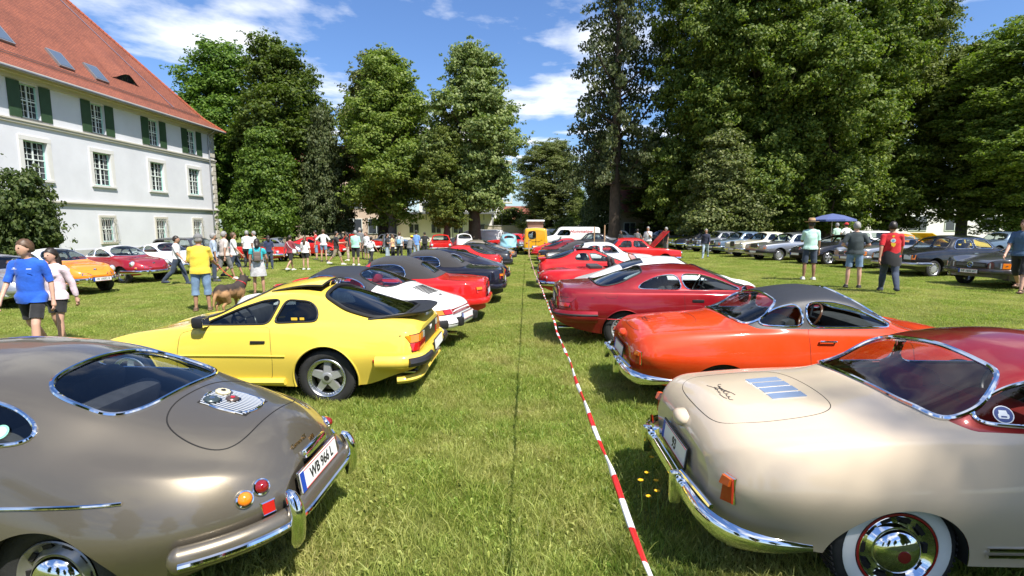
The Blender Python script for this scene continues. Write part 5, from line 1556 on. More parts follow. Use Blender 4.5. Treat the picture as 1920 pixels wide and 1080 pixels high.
SP['beetle'] = dict(L=4.05, cabin=(0.9, 2.75), seat_x=2.0, dash_x=2.62, dash_z=0.95, headrest=False, ze=(0.6, 0.6),
    round_rear=(1.0, 2.1, 0.93), round_front=(0.9, 2.1, 0.93), vround_rear=(0.3, 2.0, 0.85), vround_front=(0.3, 2.0, 0.85),
    c=dict(zt=[(0, .75), (.2, .92), (.5, 1.10), (.85, 1.28), (1.2, 1.41), (1.6, 1.49), (2.0, 1.50), (2.3, 1.45), (2.55, 1.25), (2.75, 1.05), (3.0, .97), (3.4, .90), (3.8, .78), (4.05, .65)],
        wm=[(0, .68), (.5, .76), (.9, .77), (1.6, .70), (2.5, .70), (3.1, .77), (3.6, .76), (4.05, .66)], zm=[(0, .5), (4.05, .5)],
        zb=[(0, .36), (.5, .26), (1.3, .26), (2.7, .26), (3.5, .28), (4.05, .36)],
        zs=[(0, .58), (.5, .72), (.9, .76), (1.4, .74), (2.6, .74), (3.1, .78), (3.6, .74), (4.05, .58)], ws=[(0, .58), (.9, .68), (1.6, .67), (2.5, .67), (3.1, .68), (4.05, .56)],
        wi=[(0, .42), (.6, .50), (1.2, .62), (2.4, .64), (2.8, .58), (3.2, .46), (4.05, .36)], zi=[(0, .66), (.6, .84), (1.2, .94), (2.4, .94), (2.8, .88), (3.3, .82), (4.05, .6)],
        wr=[(0, .30), (.6, .42), (1.2, .52), (2.2, .53), (2.6, .52), (2.9, .42), (4.05, .26)], zr=[(0, .72), (.5, 1.0), (.9, 1.18), (1.3, 1.30), (1.9, 1.37), (2.3, 1.32), (2.6, 1.12), (2.85, .96), (3.4, .87), (4.05, .62)]),
    arches=[(0.85, 0.3, 0.36), (3.25, 0.3, 0.36)], wheels=[(0.85, 0.32, 0.70, 'hub'), (3.25, 0.32, 0.70, 'hub')],
    regions=[dict(name='rear_window', proj='top', pts=[(.62, 0), (.65, .36), (.85, .38), (1.0, .3), (1.02, 0)], zmin=.9, mat='rear_glass'),
        dict(name='quarter_window', proj='side', pts=[(1.0, 1.0), (1.12, 1.22), (1.4, 1.33), (1.6, 1.34), (1.6, 1.0)], mat='glass', trim=(chrome, .01)),
        dict(name='door_window', proj='side', pts=[(1.68, 1.0), (1.68, 1.35), (2.15, 1.34), (2.42, 1.15), (2.48, 1.0)], mat='glass', trim=(chrome, .01)),
        dict(name='windshield', proj='top', pts=[(2.33, 0), (2.35, .42), (2.55, .52), (2.68, .48), (2.72, 0)], zmin=1.0, mat='glass', trim=(chrome, .01)),
        dict(name='door', proj='side', pts=[(1.65, .3), (1.65, .97), (2.5, .97), (2.55, .6), (2.5, .3)], seam=.004, ymin=.4, rad=.035),
        dict(name='hood', proj='top', pts=[(2.82, 0), (2.85, .42), (3.4, .36), (3.8, .2), (3.82, 0)], zmin=.6, seam=.004)])

# open roadster: shallow body without a cabin; windshield and seats are fitted after
def roadster(L=4.2, W=0.81, belt=0.86, wheel='star', wb=2.3, fr=.85, roundness=(0.6, 2.3, .75)):
    ra = L - fr - wb
    return dict(L=L, cabin=(ra + .75, L - fr - .55), seat_x=ra + 1.35, dash_x=L - fr - .72, dash_z=belt + .02, shelf_x=ra + .75, shelf_z=belt - .12, ze=(.56, .5),
        round_rear=roundness, round_front=roundness, vround_rear=(.25, 2.2, .8), vround_front=(.35, 2.0, .85), ten=.85,
        c=dict(zt=[(0, belt - .08), (.5, belt), (ra + .6, belt + .04), (L - fr - .5, belt + .05), (L - fr, belt), (L - .4, belt - .12), (L, belt - .25)],
               wm=[(0, W - .06), (ra, W), (L - fr, W), (L, W - .1)], zm=[(0, .54), (L, .5)], zb=[(0, .38), (.5, .25), (L - .6, .22), (L, .32)],
               zs=[(0, belt - .12), (ra, belt - .02), (L / 2, belt - .02), (L - fr, belt - .02), (L - .3, belt - .14), (L, belt - .26)], ws=[(0, W - .14), (ra, W - .10), (L - fr, W - .10), (L, W - .2)],
               wi=[(0, W - .28), (L / 2, W - .2), (L, W - .34)], zi=[(0, belt - .09), (.5, belt - .01), (L / 2, belt + .02), (L - fr, belt), (L - .3, belt - .12), (L, belt - .25)],
               wr=[(0, .36), (L / 2, .44), (L, .3)], zr=[(0, belt - .08), (.5, belt), (L / 2, belt + .04), (L - fr, belt), (L - .3, belt - .12), (L, belt - .25)]),
        arches=[(ra, .31, .36), (L - fr, .31, .36)], wheels=[(ra, .315, W - .08, wheel), (L - fr, .315, W - .08, wheel)],
        regions=[dict(name='cockpit', proj='top', pts=[(ra + .75, 0), (ra + .76, .52), (L - fr - .6, .56), (L - fr - .58, 0)], zmin=.6, mat='none', rad=.035),
                 dict(name='door', proj='side', pts=[(ra + .95, .28), (ra + .95, .82), (L - fr - .55, .82), (L - fr - .5, .28)], seam=.004, ymin=.5, rad=.035)])
SP['roadster'] = roadster()

# soft top convertible: a saloon-like shape with a cloth roof
def convertible(L=4.45, W=0.86, H=1.34, belt=0.92, hood=1.55, deck=0.95, wb=2.6, fr=.85, wheel='alloy', square=.6, rnd=(0.34, 2.6, .6)):
    s = saloon(L=L, W=W, H=H, hood=hood, deck=deck, wb=wb, fr=fr, belt=belt, wheel=wheel, square=square)
    c1 = L - hood; A = c1 - .55; D = deck; B = D + .62
    s['c']['zt'] = [(0, belt - .03), (.12, belt + .0), (D - .05, belt + .03), (D + .02, belt + .06), (B - .1, H - .10), (B + .3, H), (A - .25, H - .01), (A, H - .07), (c1, belt + .02), (c1 + .4, belt - .02), (L - .3, belt - .14), (L, belt - .24)]
    s['c']['zr'] = [(0, belt - .05), (D - .05, belt + .02), (D + .05, belt + .05), (B - .1, H - .22), (B + .3, H - .12), (A - .25, H - .12), (A, H - .18), (c1, belt + .01), (c1 + .4, belt - .03), (L, belt - .25)]
    s['round_rear'] = rnd; s['round_front'] = rnd; s['crease'] = {2: .8, 3: .7}
    zt0, zt1 = belt + .035, H - .17
    s['regions'] = [
        dict(name='rear_window', proj='top', pts=[(D + .14, 0), (D + .14, .36), (B - .18, .34), (B - .16, 0)], zmin=belt + .05, mat='rear_glass', trim=(blackrubber, .012), rad=.035),
        dict(name='windshield', proj='top', pts=[(A + .03, 0), (A + .05, .50), (c1 - .14, .62), (c1 - .06, .58), (c1 - .03, 0)], zmin=belt, mat='glass', trim=(blackrubber, .012)),
        dict(name='side_window', proj='side', pts=[(B + .02, zt0), (B + .10, zt1 - .02), (B + .30, zt1 + .02), (A - .05, zt1), (c1 - .30, zt0)], mat='glass', trim=(chrome, .011), rad=.035),
        dict(name='soft_top', proj='field', mat=softtop, off=.006, field=lambda V, D=D, B=B, A=A, b=belt: np.where((V[:, 0] > D - .1) & (V[:, 0] < A + .3), V[:, 2] - pchip([(D - .1, b + .3), (D, b + .06), (D + .25, b + .03), (B, b + .03), (B + .08, b + .1), (A - .1, b + .16), (A, H - .13), (A + .1, H + .1)], V[:, 0]), -1)),
        dict(name='door', proj='side', pts=[(B + .1, .28), (B + .1, belt - .01), (c1 - .2, belt - .02), (c1 - .08, .7), (c1 - .08, .28)], seam=.004, ymin=.5, rad=.035),
        dict(name='trunk_lid', proj='top', pts=[(.05, 0), (.06, .56), (D - .2, .60), (D - .15, 0)], zmin=.8, seam=.0035, rad=.035),
        dict(name='hood', proj='top', pts=[(c1 + .03, 0), (c1 + .05, .58), (L - .5, .54), (L - .12, .45), (L - .11, 0)], zmin=.5, seam=.0035, rad=.035),
    ]
    return s
SP['convertible'] = convertible()
SP['convertible_smooth'] = convertible(L=4.5, W=.87, H=1.36, belt=.90, rnd=(.6, 2.3, .7), wheel='star')

# box vans
def van(L=4.5, W=0.86, H=1.95, nose=0.12, belt=1.05, wb=2.4, fr=.95, slope=0.45, wheel='hub', r=.33, belt_roof=None):
    ra = L - fr - wb
    A = L - nose - slope
    regs = [dict(name='rear_window', proj='rear', pts=[(0, belt + .10), (.55, belt + .10), (.52, H - .28), (0, H - .24)], xmax=.5, mat='rear_glass', trim=(blackrubber, .016), trimfar=True),
            dict(name='windshield', proj='front', pts=[(0, belt + .06), (.68, belt + .08), (.60, H - .24), (0, H - .20)], xmin=A - .15, mat='glass', trim=(blackrubber, .016), trimfar=True),
            dict(name='front_side_window', proj='side', pts=[(A - .85, belt + .08), (A - .85, H - .28), (A - .02, H - .28), (A + slope * .55, belt + .08)], mat='glass', trim=(blackrubber, .012), rad=.035)]
    return dict(L=L, cabin=(.3, L - .5), seat_x=A - .5, dash_x=L - nose - .35, dash_z=belt, ze=(1.0, .9), round_rear=(.16, 3, .45), round_front=(.3, 2.6, .55), vround_rear=(.12, 2.5, .25), vround_front=(.15, 2.5, .25), ten=.75, crease={3: .6},
        c=dict(zt=[(0, H - .10), (.15, H - .03), (.6, H), (A - .3, H), (A, H - .06), (L - nose, belt + .12), (L, belt - .05)],
               zr=[(0, H - .20), (.15, H - .12), (.6, H - .09), (A - .3, H - .09), (A, H - .15), (L - nose, belt + .08), (L, belt - .07)],
               wm=[(0, W - .02), (.5, W), (L - .6, W), (L, W - .06)], zm=[(0, .7), (L, .7)], zb=[(0, .32), (.4, .26), (L - .5, .26), (L, .32)],
               zs=[(0, belt), (L - nose - .1, belt), (L, belt - .14)], ws=[(0, W - .03), (L - .5, W - .03), (L, W - .10)], wi=[(0, W - .05), (L - .5, W - .05), (L, W - .16)],
               zi=[(0, belt + .08), (L - nose - .1, belt + .08), (L, belt - .09)], wr=[(0, W - .14), (A, W - .15), (L - nose, W - .14), (L, W - .25)]),
        arches=[(ra, r, r + .06), (L - fr, r, r + .06)], wheels=[(ra, r, W - .09, wheel), (L - fr, r, W - .09, wheel)], regions=regs)
SP['camper'] = van()
SP['panel_van'] = van(L=4.9, W=.93, H=1.92, nose=.75, belt=1.08, wb=3.0, fr=.95, slope=.65, wheel='disc')
SP['minivan'] = van(L=4.8, W=.92, H=1.75, nose=.80, belt=1.0, wb=2.95, fr=.92, slope=.75, wheel='alloy')
# ================================================================ the cars in front
def rect_lamp(car, pts, m, name, thick=0.02, parent=None, rim=None):
    """flat lamp from corner points on the body; pts in order, pushed out along their mean normal"""
    P = np.array([p[0] for p in pts]); n = np.array([p[1] for p in pts]).mean(0); n /= np.linalg.norm(n)
    k = len(P)
    v = np.concatenate([P - n * 0.03, P + n * thick * 0.7, P.mean(0) + (P - P.mean(0)) * 0.9 + n * thick])
    f = [tuple(range(2 * k, 3 * k))] + [(i, (i + 1) % k, k + (i + 1) % k, k + i) for i in range(k)] + [(k + i, k + (i + 1) % k, 2 * k + (i + 1) % k, 2 * k + i) for i in range(k)]
    o = MB().add(v, f).build(name, m, parent or car.root)
    if rim is not None:
        MB().tube(P + n * thick * 0.4, 0.009, 6, True).build('lamp_rim', rim, o, True)
    return o
def script_on(car, hitp, text, size, m, xdir, name='script', bold=0.0, shear=0.3, parent=None):
    """lettering lying on the bodywork; xdir = reading direction"""
    p, n = hitp
    xa = np.array(xdir, float); xa -= n * (xa @ n); xa /= np.linalg.norm(xa); ya = np.cross(n, xa)
    me = text_mesh(text, size, bold, shear, 0.002)
    o = ob(name, me, m, parent or car.root)
    Rm = np.stack([xa, ya, n], 1); p = p + n * 0.004
    o.matrix_local = Matrix([[*Rm[0], p[0]], [*Rm[1], p[1]], [*Rm[2], p[2]], [0, 0, 0, 1]])
    return o
def on_surf_path(car, pts, proj, off):
    out = []
    for a, b in pts:
        h = car.top(a, b) if proj == 'top' else (car.rear(a, b) if proj == 'rear' else car.side(a, b, proj))
        if h is not None: out.append(h[0] + h[1] * off)
    return np.array(out)
def dense(pts, n=12):
    pts = np.array(pts, float); t = np.linspace(0, len(pts) - 1, n)
    return np.stack([np.interp(t, np.arange(len(pts)), pts[:, i]) for i in range(pts.shape[1])], 1)
def door_handle(car, x, z, sg, m=chrome, ln=0.16):
    h0, h1 = car.side(x - ln / 2, z, sg), car.side(x + ln / 2, z, sg)
    a, b = h0[0] + h0[1] * 0.03, h1[0] + h1[1] * 0.03
    mb = MB().tube([h0[0], a, a + (b - a) * 0.08, b - (b - a) * 0.1, b, h1[0]], 0.010, 8)
    return mb.build('door_handle', m, car.root, True)
def wing_mirror(car, x, z, sg, m, size=(0.10, 0.16, 0.12)):
    h = car.side(x, z, sg)
    p = h[0] + np.array((0, sg * (0.05 + size[1] / 2), 0.03))
    o = MB().rbox(p, size, 0.035).tube([h[0], p], 0.018, 6).build('wing_mirror', m, car.root, True)
    MB().rbox(p + np.array((-size[0] / 2 - 0.001, 0, 0)), (0.006, size[1] * .84, size[2] * .8), 0.002).build('mirror_glass', chrome, o)
    return o
def exhaust(car, y, z, r=0.03, x0=0.5, x1=0.03):
    v, f = lathe([(r, x0), (r, x1), (r * .85, x1), (r * .85, x0 * .5)], 18, 'x')
    MB().add(v + np.array((0, y, z)), f).build('exhaust_pipe', chrome, car.root, True)

# ---------------- bronze grey fastback, nearest on the left
p_grey = paint('paint_bronze_grey', (0.158, 0.138, 0.106), 0.60, 0.34, True)
c = Car(SP['fastback'], p_grey, 'near', 'fastback_coupe', interior=cloth_dark, glass_rear=glassmat('window_glass_pale', (0.74, 0.80, 0.86)))
R0 = c.root
# bumper: painted blade with a chrome strip and chrome over-riders
bz = 0.42
bp = c.contour(.56, -.80, .80, 44, 0.05, cx=1.05, zset=bz)
bp = relax(bp, False, 3)
mb = MB().tube(bp, 0.052, 12, flat=1.25).ell(bp[0], (.052, .052, .065), 12, 8).ell(bp[-1], (.052, .052, .065), 12, 8)
bmp = mb.build('rear_bumper', p_grey, R0, True)
st = bp.copy(); tn = np.gradient(bp, axis=0); nn = np.cross(tn, (0, 0, 1.)); nn /= np.linalg.norm(nn, axis=1, keepdims=True)
if (nn[len(nn) // 2][0]) > 0: nn = -nn
MB().tube(bp + nn * 0.049 + np.array((0, 0, -.006)), 0.017, 8).build('bumper_strip', chrome, bmp, True)
for sg in (1, -1):
    i = np.argmin(np.abs(bp[:, 1] - sg * 0.40)); q = bp[i]; d = nn[i]
    gp = [q + d * .045 + np.array((0, 0, -.15)), q + d * .062 + np.array((0, 0, -.08)), q + d * .066 + np.array((0, 0, 0)), q + d * .058 + np.array((0, 0, .08)), q + d * .03 + np.array((0, 0, .135)), q + d * .0 + np.array((0, 0, .15))]
    gp = np.array(gp); gp = np.stack([np.interp(np.linspace(0, 5, 18), range(6), gp[:, k]) for k in range(3)], 1)
    rr_ = np.interp(np.linspace(0, 1, 18), [0, .12, .5, .8, 1], [.018, .040, .044, .034, .020])
    MB().tube(relax(gp, False, 3), rr_, 14, up=tuple(d)).build('over_rider', chrome, bmp, True)
    # tail lamps
    c.lamp(c.rear(sg * 0.445, 0.625), 0.036, 0.034, lens_dred, name='tail_lamp')
    h = c.rear(sg * 0.525, 0.60); c.lamp(h, 0.036, 0.030, lens_amber, name='indicator_lamp')
    h = c.rear(sg * 0.585, 0.515)
    pts = [c.rear(sg * (0.455 + a), 0.52 + b) for a, b in ((-.028, -.032), (.028, -.032), (.028, .032), (-.028, .032))]
    rect_lamp(c, pts, lens_red, 'reflector', 0.014, rim=chrome)
    # side trim spear
    sl = on_surf_path(c, dense([(.60, .69), (1.2, .685), (2.6, .665), (3.2, .66)], 40), sg, .004)
    MB().tube(sl, 0.009, 8).build('side_trim', chrome, R0, True)
    door_handle(c, 2.1, 0.80, sg)
    c.lamp(c.front(sg * 0.56, 0.66), 0.085, 0.03, lens_clear, name='headlamp', ringw=.014)
h = c.rear(0, 0.545)
pn = np.array((-1, 0, 0.16))
c.plate(h[0] + np.array((-0.035, 0, 0)), pn, 'WB 966 L', 0.52, 0.115, frame=chrome)
MB().rbox((0, 0, 0), (0.05, 0.30, 0.055), 0.02, roty(0.3)).build('plate_lamp', chrome, R0, True, loc=c.rear(0, .665)[0] + np.array((-.02, 0, 0.0)))
script_on(c, c.rear(0.08, .715), 'Carrera GT', .036, mat('gold_badge', (.85, .55, .25), .2, 1.), (0, -1, 0), 'model_script', parent=None)
script_on(c, c.rear(-0.045, .690), '1600', .034, MATS['gold_badge'], (0, -1, 0), 'model_number', parent=None)
# engine lid grille
mb = MB()
for y in np.linspace(-.125, .125, 14):
    e = .02 * (abs(y) / .125) ** 4
    P = on_surf_path(c, dense([(.33 + e, y), (.62 - e, y)], 8), 'top', .006); mb.tube(P, .0048, 6)
lid_bars = mb.build('air_grille', chrome, R0, True)
P = on_surf_path(c, dense(chaikin([(.32, -.135), (.63, -.135), (.63, .135), (.32, .135), ], 3).tolist() + [chaikin([(.32, -.135), (.63, -.135), (.63, .135), (.32, .135)], 3)[0].tolist()], 60), 'top', .005)
MB().tube(P, .006, 6).build('grille_frame', chrome, lid_bars, True)
# dark slot field below the bars
gr = []
for x in np.linspace(.33, .62, 9):
    gr.append(on_surf_path(c, [(x, y) for y in np.linspace(-.128, .128, 9)], 'top', .0012))
gr = np.array(gr).reshape(-1, 3)
MB().add(gr, [(i * 9 + j, i * 9 + j + 1, i * 9 + j + 10, i * 9 + j + 9) for i in range(8) for j in range(8)]).build('grille_slots', seam, lid_bars, True)
for (x, y, r_, m1, m2) in ((.565, .075, .040, mat('badge_dark', (.05, .07, .075), .35, .3), alloy), (.575, -.055, .040, mat('badge_cream', (.62, .55, .36), .35), plateblack), (.485, .0, .034, mat('badge_brown', (.10, .07, .06), .35, .3), lens_red)):
    h = c.top(x, y); n = h[1]; Rm = np.array(Vector(n).to_track_quat('Z', 'Y').to_matrix())
    v, f = lathe([(r_, 0), (r_ * 1.02, .010), (r_ * .85, .016), (.001, .017)], 22, 'z')
    for i in range(0, 22, 2): v[i * 4:(i + 1) * 4, :2] *= 1.10
    b = MB().add(v @ Rm.T + h[0] + n * .008, f).build('grille_badge', m1, lid_bars, True)
    v, f = lathe([(r_ * .42, .016), (r_ * .4, .020), (.001, .021)], 5, 'z')
    MB().add(v @ Rm.T + h[0] + n * .008, f).build('emblem', m2, b)
# stickers in the quarter window
for sg in (1,):
    for (x, z, sh) in ((1.27, .99, 0), (1.385, .99, 1)):
        h = c.side(x, z, sg); n = h[1]; Rm = np.array(Vector(n).to_track_quat('Z', 'Y').to_matrix())
        pts = [(.036 * math.cos(a), .036 * math.sin(a), .002) for a in np.linspace(0, 2 * math.pi, 20, endpoint=False)] if sh == 0 else [(-.04, .045, .002), (.04, .045, .002), (.04, -.01, .002), (0, -.05, .002), (-.04, -.01, .002)]
        b = MB().poly(np.array(pts) @ Rm.T + h[0] + n * .003).build('window_sticker', mat('sticker_green', (.22, .55, .40), .5) if sh == 0 else mat('sticker_white', (.75, .8, .8), .5), R0)
        pts = [(.026 * math.cos(a), .026 * math.sin(a), .004) for a in np.linspace(0, 2 * math.pi, 16, endpoint=False)]
        MB().poly(np.array(pts) @ Rm.T + h[0] + n * .003).build('sticker_print', mat('sticker_pale', (.7, .8, .85), .5) if sh == 0 else mat('sticker_leaf', (.25, .40, .22), .5), b)
exhaust(c, .2, .27, .022); exhaust(c, -.2, .27, .022)
c.place(-1.32, 2.95, math.pi, 'bronze grey metallic fastback coupe with chrome over-riders and plate WB 966 L')

# ---------------- yellow hatchback coupe
p_yel = paint('paint_yellow', (0.80, 0.60, 0.085), 0.0, 0.35)
def squash(sp, x0, k):
    """shorten the nose ahead of x0"""
    s = dict(sp); g = lambda x: x if x < x0 else x0 + (x - x0) * k
    s['c'] = {q: [(g(x), v) for x, v in kn] for q, kn in sp['c'].items()}; s['L'] = g(sp['L'])
    s['arches'] = [(g(a), b, r) for a, b, r in sp['arches']]; s['wheels'] = [(g(a), r, y, q) for a, r, y, q in sp['wheels']]
    s['regions'] = [dict(r, pts=[(g(x), y) for x, y in r['pts']]) if r['proj'] in ('top', 'side') else r for r in sp['regions']]
    return s
SP['hatch_coupe'] = squash(SP['hatch_coupe'], 2.75, .86)
c = Car(SP['hatch_coupe'], p_yel, 'near', 'hatchback_coupe', interior=cloth_dark, glass_rear=glass_dark, glassm=glass)
R0 = c.root
for o in list(R0.children):      # the near door window is wound down
    if o.name.startswith('quarter_window'): o.data.materials[0] = glass_dark
# tail lamps across the back, with amber, clear and red fields
def band(y0, y1, z0, z1, m, nm, t=.012, n=6, parent=None):
    top = [c.rear(y, z1) for y in np.linspace(y0, y1, n)]; bot = [c.rear(y, z0) for y in np.linspace(y0, y1, n)]
    if any(q is None for q in top + bot): return None
    T_ = np.array([q[0] + q[1] * t for q in top]); B_ = np.array([q[0] + q[1] * t for q in bot])
    T2 = np.array([q[0] - q[1] * .02 for q in top]); B2 = np.array([q[0] - q[1] * .02 for q in bot])
    v = np.concatenate([T_, B_, T2, B2]); k = n
    f = [(i, i + 1, k + i + 1, k + i) for i in range(k - 1)] + [(i, i + 1, 2 * k + i + 1, 2 * k + i) for i in range(k - 1)] + [(k + i, k + i + 1, 3 * k + i + 1, 3 * k + i) for i in range(k - 1)] + [(0, k, 3 * k, 2 * k), (k - 1, 2 * k - 1, 4 * k - 1, 3 * k - 1)]
    return MB().add(v, f).build(nm, m, parent or R0, False)
for sg in (1, -1):
    band(sg * .36, sg * .775, .595, .785, blackplastic, 'tail_lamp', .006, 10)
    band(sg * .48, sg * .765, .70, .775, lens_amber, 'indicator_lens', .016, 10)
    band(sg * .39, sg * .47, .70, .775, lens_clear, 'reversing_lens', .016)
    band(sg * .37, sg * .77, .605, .69, lens_red, 'brake_lens', .016, 10)
    # side marker
    pts = [c.side(x, z, sg) for x, z in ((.30, .495), (.48, .490), (.48, .525), (.30, .53))]
    rect_lamp(c, pts, lens_red, 'side_marker', .012)
    # handle in a black recess
    h = c.side(1.80, .705, sg)
    MB().rbox(h[0] + np.array((0, sg * .004, 0)), (.17, .02, .034), .008).build('door_handle', blackplastic, R0, True)
    # rubbing strip on the flank
    P = on_surf_path(c, dense([(1.48, .555), (2.2, .55), (3.0, .55)], 40), sg, .003)
    MB().tube(P, .011, 6, flat=1.0).build('side_strip', p_yel, R0, True)
    wing_mirror(c, 2.45, .90, sg, blackplastic, (.13, .15, .13))
    # sill extension and rear apron
    P = on_surf_path(c, dense([(1.50, .255), (2.3, .235), (3.0, .235)], 20), sg, .012)
    MB().tube(P, .045, 8, flat=.9).build('sill', p_yel, R0, True)
    # bumper corner block
    P = c.contour(.56, sg * .52, sg * .90, 10, .085, cx=.75, zset=.50)
    MB().tube(relax(P, False, 1), .052, 8, flat=1.0).build('bumper_corner', blackplastic, R0, True)
P = relax(c.contour(.56, -1.22, 1.22, 40, .045, cx=.75, zset=.505), False, 3)
MB().tube(P, .060, 10, flat=1.25).build('rear_bumper', p_yel, R0, True)
P = relax(c.contour(.50, -1.0, 1.0, 40, -.005, cx=.75), False, 3); P[:, 2] = .31 - .03 * np.abs(P[:, 1])
MB().tube(P, .055, 10, flat=.8).build('rear_apron', p_yel, R0, True)
# dark panel with model number, spoiler along the hatch
band(-.355, .355, .595, .785, blackplastic, 'rear_panel', .008, 12)
script_on(c, (c.rear(0, .74)[0] + np.array((-.012, 0, 0)), np.array((-1, 0, 0.))), '944', .07, whitepaint, (0, -1, 0), 'model_number', .001, .1)
c.plate(c.rear(0, .56)[0] + np.array((-.11, 0, .0)), (-1, 0, .1), None, .50, .11, frame=blackplastic, blue=False, red=False)
mb = MB(); rows = []
for y in np.linspace(-.66, .66, 29):
    k = abs(y) / .66
    x0 = .18 + .40 * k ** 5; xe = -.07 + .62 * k ** 5.0
    hz_ = c.top(x0, y)[0][2]; up_ = .035 + .055 * (1 - k ** 4)
    rows.append([(x0, y, hz_ - .02), (x0 + .0, y, hz_ + .018), (xe + .02, y, hz_ + up_ - .02), (xe, y, hz_ + up_ - .025), (xe + .01, y, hz_ + up_ - .05), (x0 - .02, y, hz_ - .03)])
rw = np.array(rows); k = 6
mb.add(rw.reshape(-1, 3), [(i * k + j, i * k + (j + 1) % k, (i + 1) * k + (j + 1) % k, (i + 1) * k + j) for i in range(28) for j in range(k)] + [tuple(range(k)), tuple(28 * k + j for j in range(k))])
mb.build('spoiler', mat('spoiler_black', (.02, .02, .022), .5, bump=.1, bscale=200), R0, True, 50)
# tilted sunroof panel
v = []
for x in np.linspace(1.20, 1.80, 8):
    for y in np.linspace(-.40, .40, 9):
        h = c.top(x, y); v.append(h[0] + np.array((0, 0, .012 + .085 * (1.80 - x) / .60)))
v = np.array(v); f = [(i * 9 + j, i * 9 + j + 1, i * 9 + j + 10, i * 9 + j + 9) for i in range(7) for j in range(8)]
sr = MB().add(v, f); sr.add(v - np.array((0, 0, .02)), f)
sr = sr.build('sunroof', p_yel, R0, True)
P = np.concatenate([v[0:9], v[17::9], v[-2:-10:-1], v[-18:0:-9]]) - np.array((0, 0, .012))
MB().tube(P, .012, 6, True).build('sunroof_seal', blackrubber, sr, True)
v2 = np.array([c.top(x, y)[0] + np.array((0, 0, .004)) for x in np.linspace(1.23, 1.78, 8) for y in np.linspace(-.37, .37, 9)])
MB().add(v2, f).build('sunroof_opening', seam, sr, True)
for sg in (1, -1):
    MB().tube([v2[3 if sg > 0 else 5], v[3 if sg > 0 else 5] - np.array((0, 0, .02))], .008, 6).build('roof_lifter', chrome, sr, True)
# parking permit in the quarter window
h = c.side(1.42, .945, 1)
MB().box(h[0] + np.array((0, .006, .01)), (.07, .004, .03)).box(h[0] + np.array((-.09, .006, .012)), (.05, .004, .028)).build('window_sticker', mat('sticker_yellow', (.85, .55, .05), .5), R0)
exhaust(c, .45, .28, .03)
c.place(-1.24, 6.33, math.pi, 'yellow hatchback coupe with black rear spoiler and tilted sunroof')

# ---------------- dark red grand coupe
p_red = paint('paint_dark_red', (0.23, 0.004, 0.010), 0.25, 0.35, True)
c = Car(SP['grand_coupe'], p_red, 'near', 'grand_tourer', interior=cloth_dark, glass_rear=glassmat('window_glass_smoke', (.30, .38, .40)))
R0 = c.root
for sg in (1, -1):
    band(sg * .42, sg * .86, .665, .83, blackplastic, 'tail_lamp', .004, 10)
    band(sg * .44, sg * .85, .75, .82, lens_dred, 'brake_lens', .012, 10)
    band(sg * .44, sg * .85, .675, .74, lens_red, 'tail_lens', .012, 10)
    h = c.side(2.30, .78, sg)
    MB().rbox(h[0] + np.array((0, sg * .004, 0)), (.19, .02, .05), .01).build('door_handle', blackplastic, R0, True)
    P = on_surf_path(c, dense([(.15, .50), (1.0, .47), (3.4, .45)], 30), sg, -.004)
    MB().tube(P, .007, 5).build('side_crease', p_red, R0, True)
    wing_mirror(c, 3.10, .95, sg, p_red, (.13, .19, .13))
P = relax(c.contour(.58, -1.3, 1.3, 44, .02, cx=.9, zset=.52), False, 3)
MB().tube(P, .075, 10, flat=1.3).build('rear_bumper', p_red, R0, True)
tn = np.gradient(P, axis=0); nn = np.cross(tn, (0, 0, 1.)); nn /= np.linalg.norm(nn, axis=1, keepdims=True); nn *= -np.sign(nn[len(nn) // 2][0])
MB().tube(P + nn * .07 + np.array((0, 0, .035)), .016, 6).build('bumper_strip', blackrubber, R0, True)
band(-.40, .40, .68, .82, p_red, 'trunk_panel', .006, 10)
c.plate(c.rear(0, .75)[0] + np.array((-.012, 0, 0)), (-1, 0, .05), None, .5, .11, frame=blackplastic)
# lip on the trunk edge
P = on_surf_path(c, [(.035, y) for y in np.linspace(-.72, .72, 24)], 'top', .004)
MB().tube(P, .014, 6).build('trunk_lip', p_red, R0, True)
exhaust(c, .5, .26, .035); exhaust(c, -.5, .26, .035)
c.place(.52, 9.2, 0, 'dark red grand touring coupe with lattice alloy wheels')

